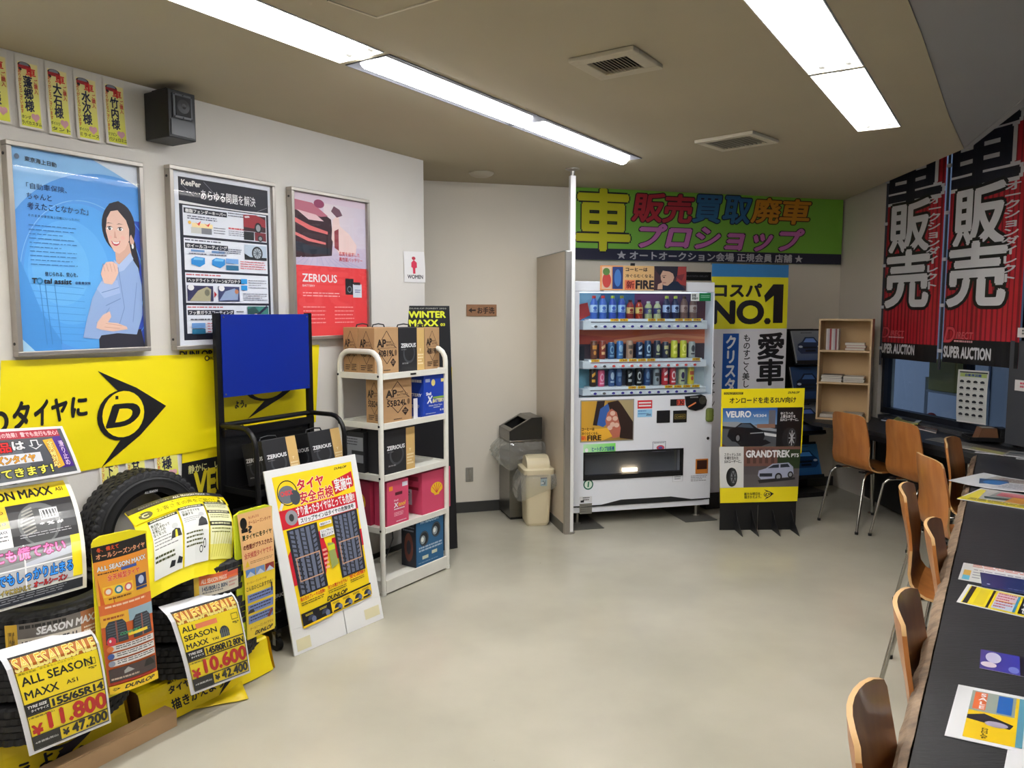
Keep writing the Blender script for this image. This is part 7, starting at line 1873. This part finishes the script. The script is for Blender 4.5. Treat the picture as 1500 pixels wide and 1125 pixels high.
for i in range(3):
    book('red and white comic lying flat on the top bookcase shelf, {}'.format(['at the bottom', 'in the middle', 'on top'][i]), x0 + .008 * (i % 2), .03, zsh[2] + .0005 + i * .0205, .145, .11, .019, [(170, 50, 60), (196, 90, 96), (222, 214, 206)][i], flatlay=True)
for sh in (1, 0):
    for side, xx, wd in (('left', bkx(1200) + .008, .16), ('right', bkx(1234), .16)):
        zz = zsh[sh] + .0006
        for i in range(4 if sh == 1 else 3):
            hh = rd.choice((.008, .011, .014))
            if side == 'right': hh += .002
            book('flat magazine, {} side of the {} bookcase shelf, {} in its pile'.format(side, 'middle' if sh else 'bottom', ['bottom one', 'second from bottom', 'third from bottom', 'top one'][i]), xx + rd.uniform(0, .006), .02 + rd.uniform(0, .01), zz, wd - rd.uniform(0, .008), .165, hh, rd.choice([(150, 146, 136), (120, 116, 108), (186, 180, 168), (96, 92, 90), (170, 160, 146), (206, 202, 196)]), flatlay=True)
            zz += hh + .0006

# ------------------------------------------------------------------ papers and magazines
def paper(name, label, bl, tl, al, L, art, z=TOPZ, th=.0012, cat='leaflet', base=W_, curl=0.0, D=None):
    z = z + th + .0014
    B, T_ = flat(*bl, z), flat(*tl, z); A_ = flat(*al, z)
    ux = (A_ - T_).normalized() if al[0] > tl[0] else (A_ - T_).normalized()
    h = (T_ - B); 
    if D: h = h.normalized() * D
    def S(u, v, hh):
        p = T_ + ux * (L * u) - h * v
        return (p.x, p.y, z + hh + curl * (abs(u - .5) * 2) ** 2)
    o = art.build(name, S, None, INKG, base=base, th=th, nu=4, back=(200, 200, 200))
    solo(o, label, cat); return o
def mag_art(bg, bits, seed):
    A = Art(asp=.75); A.rect(.02, .02, .98, .98, bg)
    for b_ in bits: A.rect(*b_)
    A.micro(.1, .75, .9, .9, 3, (90, 90, 90), seed, .4); return A
A = Art(asp=1.4); A.rect(.2, .05, 1, .4, (190, 186, 178)); A.poly([(.0, .1), (.12, .0), (.2, .4), (.05, .6)], (240, 240, 236)); A.poly([(.15, .45), (.4, .2), (.55, .5), (.3, .8)], (60, 90, 130)); A.ell(.4, .55, .14, .18, (60, 130, 200)); A.rect(.5, .45, 1, .95, (226, 226, 232)); A.micro(.3, .1, .95, .35, 4, (150, 110, 100), 3, .5); A.poly([(.8, .3), (1, .25), (1, .6), (.82, .62)], (210, 160, 90)); A.micro(.55, .5, .95, .9, 4, (140, 140, 150), 5, .4); A.ell(.9, .6, .05, .08, K_)
paper('magazine', 'open glossy magazine with a blue picture at the far part of the counter', (1389, 706), (1441, 695), (1500, 703), .36, A, z=TOPZ + .008, th=.003, cat='magazine', curl=.01)
A = Art(asp=1.3); A.rect(.02, .03, .98, .97, (200, 196, 190)); A.rect(.0, .78, 1, 1, (240, 220, 40)); A.poly([(.02, .1), (.1, .1), (.2, .8), (.02, .8)], (240, 220, 40)); A.rect(.25, .1, .5, .5, (150, 160, 150)); A.rect(.3, .1, .75, .4, (200, 100, 110)); A.rect(.5, .35, .72, .75, (220, 150, 60)); A.poly([(.2, .55), (.5, .5), (.5, .65), (.25, .7)], (60, 80, 70)); A.rect(.74, .25, 1, .8, (70, 76, 84)); A.micro(.1, .8, .95, .95, 2, (120, 100, 30), 3, .5)
paper('magazine', 'yellow-edged car magazine on the counter under the blue one', (1402, 730), (1437, 715), (1500, 724), .34, A, th=.004, cat='magazine')
A = Art(asp=1.4); A.rect(0.02, .02, .2, .98, (236, 236, 232)); A.rect(.03, .4, .1, .95, (240, 190, 80)); A.rect(.03, .7, .1, .95, (90, 190, 220)); A.micro(.1, .02, .95, .2, 2, (220, 120, 100), 3, .5); A.micro(.12, .3, .9, .9, 4, (150, 150, 160), 4, .3)
paper('leaflet', 'white leaflet with red print lying partly under the navy booklet', (1403.5, 848), (1411.5, 824), (1500, 839), .30, A)
A = Art(asp=1.4); A.rect(0, 0, 1, 1, (34, 48, 104)); A.ell(.55, .35, .05, .07, (220, 225, 235)); A.ell(.08, .8, .02, .04, (210, 215, 225)); A.micro(.3, .85, .8, .9, 1, (150, 160, 200), 3)
paper('booklet', 'navy blue booklet on the counter', (1438.5, 858), (1435.5, 838), (1500, 849), .24, A, z=TOPZ + .003, th=.004, cat='booklet', base=(34, 48, 104))
A = Art(asp=1.5); A.rect(.03, .04, .98, .97, (244, 222, 20)); A.rect(.04, .05, .08, .95, K_); A.rect(.12, .1, .2, .9, (230, 206, 20)); A.rect(.22, .05, .24, .95, K_); A.rect(.26, .1, .42, .48, (226, 200, 210)); A.rect(.26, .52, .42, .9, (200, 215, 235)); A.micro(.27, .12, .41, .88, 6, (200, 90, 110), 3, .5); A.rect(.42, .1, .44, .9, (60, 150, 190)); A.rect(.46, .1, .64, .9, K_); A.text('限定', .48, .2, .62, .5, W_, bold=.05); A.text('セール', .48, .55, .62, .85, W_, bold=.05); A.rect(.66, .1, .95, .9, (60, 30, 10)); A.text('UP', .7, .2, .9, .5, (240, 150, 40), bold=.08); A.text('得', .7, .55, .9, .88, (240, 150, 40), bold=.06)
paper('leaflet', 'yellow and black sale leaflet on the counter below the navy booklet', (1401, 881.5), (1418, 855.5), (1500, 873), .34, A)
A = Art(asp=1.2); A.gradh(0, 0, .5, 1, (70, 60, 140), (60, 60, 170)); A.rect(.45, 0, 1, 1, (26, 22, 34)); A.ell(.15, .35, .09, .28, (200, 196, 225)); A.ell(.1, .75, .09, .14, (225, 210, 220)); A.ell(.38, .8, .06, .16, (120, 130, 210)); A.ring(.66, .5, .09, .2, .25, (120, 130, 160)); A.rect(.75, 0, .8, 1, (10, 10, 12)); A.rect(.82, .6, 1, 1, (130, 180, 230)); A.rect(.77, .35, .79, .6, W_)
paper('photo_card', 'purple and black picture card on the counter', (1433.5, 996), (1436.8, 951), (1500, 963), .19, A, base=(215, 205, 225), D=.125, cat='card')
A = Art(asp=1.45); A.rect(.1, .06, .4, .95, (236, 196, 20)); A.rect(.1, .06, .38, .45, (150, 160, 150)); A.rect(.12, .08, .2, .42, (226, 110, 60)); A.rect(.27, .08, .36, .42, (40, 100, 180)); A.text('SALE', .15, .1, .2, .4, W_, bold=.03, vert=True); A.poly([(.1, .55), (.2, .48), (.38, .6), (.36, .68), (.1, .62)], (40, 38, 46)); A.ell(.28, .64, .07, .05, (170, 160, 180)); A.text('DUNLOP', .2, .74, .24, .92, K_, bold=.03, vert=True)
A.rect(.4, .06, .44, .95, (90, 150, 170)); A.rect(.45, .04, .97, .15, (222, 120, 40)); A.rect(.45, .08, .56, .46, (226, 80, 110)); A.rect(.52, .16, .76, .5, (70, 70, 90)); A.rect(.58, .18, .64, .3, (170, 160, 110)); A.rect(.58, .34, .64, .46, (170, 160, 110)); A.rect(.72, .16, .77, .5, (40, 50, 150)); A.rect(.78, .16, .97, .55, (220, 60, 50)); A.micro(.8, .18, .95, .52, 5, (250, 200, 180), 3, .4)
A.rect(.45, .52, .97, .95, (30, 130, 90)); A.rect(.5, .55, .66, .92, (160, 170, 160)); A.rect(.7, .56, .85, .92, (130, 150, 70)); A.ell(.6, .7, .12, .06, (40, 44, 50)); A.ell(.78, .74, .12, .06, (90, 110, 110)); A.rect(.67, .75, .69, .9, (236, 200, 120)); A.micro(.5, .86, .95, .93, 1, (226, 220, 160), 4, .8)
paper('flyer', 'colourful tire sale flyer with a wide white margin at the near end of the counter', (1383.5, 1077), (1404, 1002.5), (1500, 1021), .31, A, cat='flyer')
A = Art(asp=1.4); A.rect(.25, .2, .9, .4, (50, 50, 120)); A.rect(.25, .6, .9, .7, (60, 60, 110)); A.micro(.2, .75, .9, .9, 2, (120, 120, 150), 3)
paper('leaflet', 'white leaflet with navy bars at the bottom right corner of the photo', (1466, 1150), (1476, 1098), (1500, 1102), .25, A, z=TOPZ + .003)
A = Art(asp=3); A.micro(.15, .2, .9, .8, 2, (120, 120, 130), 2, .7)
paper('small_card', 'tiny white card on the grey far end of the counter', (1484, 679), (1489, 670), (1500, 671), .08, A, cat='card', D=.05)
# on the window desk
A = Art(asp=1.4); A.rect(.02, .02, .5, .98, (40, 50, 90)); A.rect(.5, .02, .98, .98, (180, 184, 196)); A.micro(.1, .1, .9, .9, 5, (150, 156, 180), 3, .3)
paper('magazine', 'dark blue magazine at the bookcase end of the window desk', (1282, 619), (1300, 610), (1325, 613.5), .2, A, th=.008, cat='magazine', base=(190, 194, 206), D=.24)
A = Art(asp=1.4); A.rect(.0, .0, 1, 1, (200, 200, 90)); A.micro(.1, .1, .9, .9, 5, (150, 150, 60), 3, .3); A.poly([(.1, .2), (.5, .1), (.8, .6), (.3, .7)], (214, 214, 110))
paper('magazine', 'crumpled yellow green magazine on the window desk behind the second chair', (1300, 622), (1315, 612), (1345, 617), .24, A, z=TOPZ + .009, th=.01, cat='magazine', base=(206, 206, 120), curl=.012, D=.2)
A = Art(asp=1.4); A.rect(.0, .0, 1, 1, (120, 84, 80)); A.micro(.05, .05, .95, .6, 6, (200, 190, 180), 3, .4); A.rect(.5, .6, 1, .95, (190, 184, 180))
paper('magazine', 'reddish magazine with a white spine on the window desk', (1335, 631), (1342, 620), (1364, 625), .26, A, th=.008, cat='magazine', base=(214, 210, 206), D=.24)
A = Art(asp=1.4); A.rect(.03, .03, .97, .97, (150, 148, 142)); A.micro(.06, .1, .95, .9, 7, (110, 108, 104), 3, .4)
paper('newspaper', 'grey newspaper at the edge of the window desk left of the thin chair', (1357, 643), (1378, 641), (1420, 649), .30, A, cat='newspaper', base=(180, 178, 170), D=.16)
A = Art(asp=1.4); A.rect(.03, .03, .97, .6, (110, 104, 96)); A.rect(.4, .5, .97, .97, (196, 196, 120)); A.micro(.06, .1, .5, .9, 5, (160, 156, 150), 3, .4)
paper('magazine', 'open magazine with a pale yellow page in front of the tissue box', (1386, 652), (1400, 646), (1450, 655), .40, A, z=TOPZ + .004, th=.006, cat='magazine', base=(190, 186, 178), D=.2)
A = Art(asp=1.4); A.rect(.03, .03, .97, .97, (170, 172, 172)); A.poly([(.2, .3), (.5, .2), (.7, .5), (.3, .6)], (110, 120, 124)); A.ell(.7, .7, .08, .12, (80, 84, 86)); A.micro(.06, .7, .5, .9, 2, (130, 130, 130), 3, .4)
paper('magazine', 'open grey magazine where the window desk meets the counter', (1428, 662), (1438, 656), (1478, 660), .46, A, z=TOPZ + .003, th=.005, cat='magazine', base=(190, 192, 196), D=.2)
# tissue box on a black tray
p = flat(1447, 646, TOPZ + .015)
Mx = Matrix.Translation((p.x, p.y, TOPZ + .0135)) @ Matrix.Rotation(R(-12), 4, 'Z')
t = thing('pen_tray', 'black desk tray with glossy edges on the window desk below the calendar', 'tray', Mx @ Matrix.Translation((0, 0, .008)))
b = MB(); b.box(-.13, -.06, 0, .13, .10, .006, M_black); b.box(-.13, -.06, .006, .13, -.055, .025, M_black); b.box(-.13, .095, .006, .13, .10, .025, M_black); b.box(-.13, -.06, .006, -.125, .10, .025, M_black); b.box(.125, -.06, .006, .13, .1, .025, M_black); b.obj('tray_body', t)
t = thing('tissue_box', 'brown tissue box in a black holder on the desk tray', 'tissue box', Mx @ Matrix.Translation((.0, .02, .0148)))
MB().prism([(-.07, 0), (.06, 0), (.045, .075), (-.045, .075)], -.04, .06, mat('brown_card', (120, 82, 58), rough=.5)).obj('box', t)
MB().box(.065, -.045, 0.0, .118, .065, .075, M_black, bev=.003).obj('holder', t)
MB().box(-.04, -.02, .0752, .03, .03, .078, mat('slot_liner', (170, 166, 158), rough=.6)).obj('opening', t)

# ------------------------------------------------------------------ tall red flags in front of the windows
FL = WW.off(y=-.06)
def flag(label, xa, xb, kur, han, uri, kana, sup, logo, band_py, seed):
    x0 = FL.at(*xa)[0]; x1 = FL.at(*xb)[0]; z1, z0 = 3.02, FL.at(*xa)[1]
    t = thing('advertising_flag', label, 'flag', FL.M)
    def U(q):
        a = FL.at(q[0], q[1]); c = FL.at(q[2], q[3])
        return ((a[0] - x0) / (x1 - x0), (z1 - a[1]) / (z1 - z0), (c[0] - x0) / (x1 - x0), (z1 - c[1]) / (z1 - z0))
    A = Art(asp=.37)
    rr = random.Random(seed)
    for i in range(16): A.rect(i / 16 + .01, 0, i / 16 + .01 + rr.uniform(.015, .035), .93, (128, 22, 34), h=.00012)
    A.k = 3
    bz = U((band_py[0], band_py[1], band_py[2], band_py[3]))[1]
    A.rect(0, bz, 1, 1, (16, 16, 20))
    A.text('車', *U(kur), (28, 30, 46), bold=.03, out=(206, 206, 210), ow=.045)
    A.text('販', *U(han), (214, 214, 218), bold=.03, out=K_, ow=.05); A.text('売', *U(uri), (214, 214, 218), bold=.03, out=K_, ow=.05)
    A.text('オークションダイレクト', *U(kana), (206, 206, 210), bold=.03, vert=True)
    A.text('SUPER AUCTION', *U(sup), (214, 214, 218), bold=.05)
    q = U(logo); A.text('D', q[0], q[1], q[0] + (q[2] - q[0]) * .4, q[3], (206, 70, 80), bold=.02, out=(120, 20, 30), ow=.03, shear=.2); A.text('IRECT', q[0] + (q[2] - q[0]) * .42, q[1] + (q[3] - q[1]) * .3, q[2], q[3] - (q[3] - q[1]) * .25, (206, 90, 96), bold=.02, shear=.1); A.micro(q[0] + (q[2] - q[0]) * .35, q[3] - (q[3] - q[1]) * .15, q[2], q[3], 1, (214, 160, 165), 3, .8)
    A.build('cloth', lambda u, v, h: (x0 + (x1 - x0) * u, -h - .006 * math.sin(u * 9 + seed), z1 + (z0 - z1) * v), t, INKV, base=(186, 34, 48), nu=14)
    MB().tube([(x0 - .022, 0, z0 - .06), (x0 - .022, 0, 3.1)], .009, mat('flag_pole', (60, 60, 66), rough=.4), seg=8).obj('pole', t)
    for i in range(6):
        z = z0 + .08 + (z1 - z0 - .12) * i / 5
        MB().box(x0 - .034, -.012, z - .012, x0 + .004, .0, z + .012, W_ and mat('flag_loop', (200, 200, 206), rough=.6)).obj('loop', t)
    return t
flag('far red flag with car sale characters, left of the two by the window', (1292, 524), (1371, 532), (1297, 228, 1376, 296), (1307, 302, 1360, 365), (1301, 371, 1358, 449), (1362, 289, 1373, 423), (1290, 503, 1339, 520), (1293, 479, 1323, 496), (1295, 501, 1360, 503), 1)
flag('near red flag with car sale characters, right of the two by the window', (1379, 530), (1491, 540), (1386, 186, 1489, 274), (1400, 280, 1468, 355), (1391, 360, 1468, 447), (1472, 268, 1488, 412), (1382, 507, 1450, 528), (1383, 479, 1426, 503), (1381, 496, 1450, 499), 4)
# calendar-like car chart on the glass
FQ = WW.off(y=-.012)
A = Art(asp=.55)
A.rect(.02, .02, .98, .97, (206, 208, 206)); A.rect(.06, .03, .97, .055, (50, 56, 50)); A.rect(.08, .06, .95, .13, (170, 190, 110)); A.text('自動車図鑑', .25, .07, .78, .12, (40, 60, 150), bold=.05)
rr = random.Random(3)
for r_ in range(6):
    for c_ in range(4):
        x = .08 + c_ * .225; y = .19 + r_ * .125
        A.poly([(x, y + .03), (x + .02, y + .01), (x + .06 + .03 * rr.random(), y), (x + .13, y + .01), (x + .15, y + .035), (x + .13, y + .05), (x + .02, y + .05)], (40, 44, 52)); A.micro(x, y + .065, x + .17, y + .075, 1, (120, 120, 124), r_ * 4 + c_)
o = A.build('car_chart', quadsurf(FQ, [(1404, 541), (1449, 544), (1444, 623), (1401, 617)], bulge=.006), None, INK, base=(222, 222, 220), nv=6); o.matrix_world = FQ.M; solo(o, 'white chart of small cars taped to the window glass under the flags', 'chart')
for (a, c, d, e), lb in (((1491, 480, 1512, 495), 'small white label on the window frame at the right edge, upper one'), ((1487, 556, 1512, 575), 'small white label with red print at the right edge, lower one')):
    FR = WW.off(y=-.075)
    A = Art(asp=2); A.micro(.3, .2, .9, .8, 2, (200, 60, 90) if a < 1490 else (90, 90, 90), 2, .6)
    p, q = FR.at(a, c), FR.at(d, e)
    o = A.build('window_label', (p[0], p[1], q[0], q[1]), None, INK, base=(226, 222, 222), th=.001); o.matrix_world = FR.M; solo(o, lb, 'label')

# ------------------------------------------------------------------ outside the windows
M_ext = mat('exterior_wall', (206, 212, 216), rough=.8, noise=.05, nscale=2)
EX = WW.off(y=1.3)
b = MB(); b.box(-3.0, 0, -.3, 3.3, .1, 3.2, M_ext); o = b.obj('yard_wall', M=EX.M); solo(o, 'pale blue grey yard wall outside the windows', 'wall')
for i in range(4):
    x = .35 + i * .62; 
    o2 = MB().box(x - .012, -.012, -.2, x + .012, -.001, 3.2, mat('panel_joint', (96, 108, 128), rough=.6)).obj('joint_strip', o)
b = MB(); b.box(-6, .15, -.35, 12, 9, -.3, mat('yard_ground', (90, 94, 100), rough=.9)); b.obj('ground_outside', M=WW.M, kind='structure')
ER = WW.off(y=.55)
e = lambda a, c: ER.at(a, c)
t = thing('metal_rack', 'grey tube rack standing outside the window', 'rack', ER.M)
g_ = mat('grey_tube', (196, 202, 210), rough=.4)
xa, za = e(1358, 552); xb_, zb_ = e(1446, 566)
MB().tube([(xa, 0, -.29), (xa, 0, za)], .014, g_, seg=8).obj('post', t); MB().tube([(xb_ - .05, 0, za), (xb_ - .01, 0, za - .01), (xb_ + .01, 0, za - .06), (xb_ + .02, 0, -.29)], .014, g_, seg=8).obj('post', t)
zr = e(1380, 575)[1]; MB().tube([(xa, 0, zr), (xb_ + .01, 0, zr)], .012, g_, seg=8).obj('rail', t)
o = MB().box(e(1364, 560)[0], -.03, zr + .012, e(1404, 560)[0], .12, e(1380, 527)[1], mat('olive_case', (176, 168, 96), rough=.5), bev=.01).obj('olive_case', M=ER.M); solo(o, 'olive case standing on the rack outside the window', 'case')
c = e(1364, 612); bm_ = MB(); r_ = .045
bm_.lathe([(r_ * math.sin(R(a)), -r_ * math.cos(R(a))) for a in range(0, 181, 20)], mat('red_ball', (170, 60, 56), rough=.5), 18, Matrix.Translation((c[0], .0, c[1])))
o = bm_.obj('marker_ball', M=ER.M, smooth=True); 
MB().tube([(c[0], 0, -.29), (c[0], 0, c[1] - r_)], .008, g_, seg=6).obj('stalk', o); solo(o, 'round red marker on a stalk outside the window', 'marker')
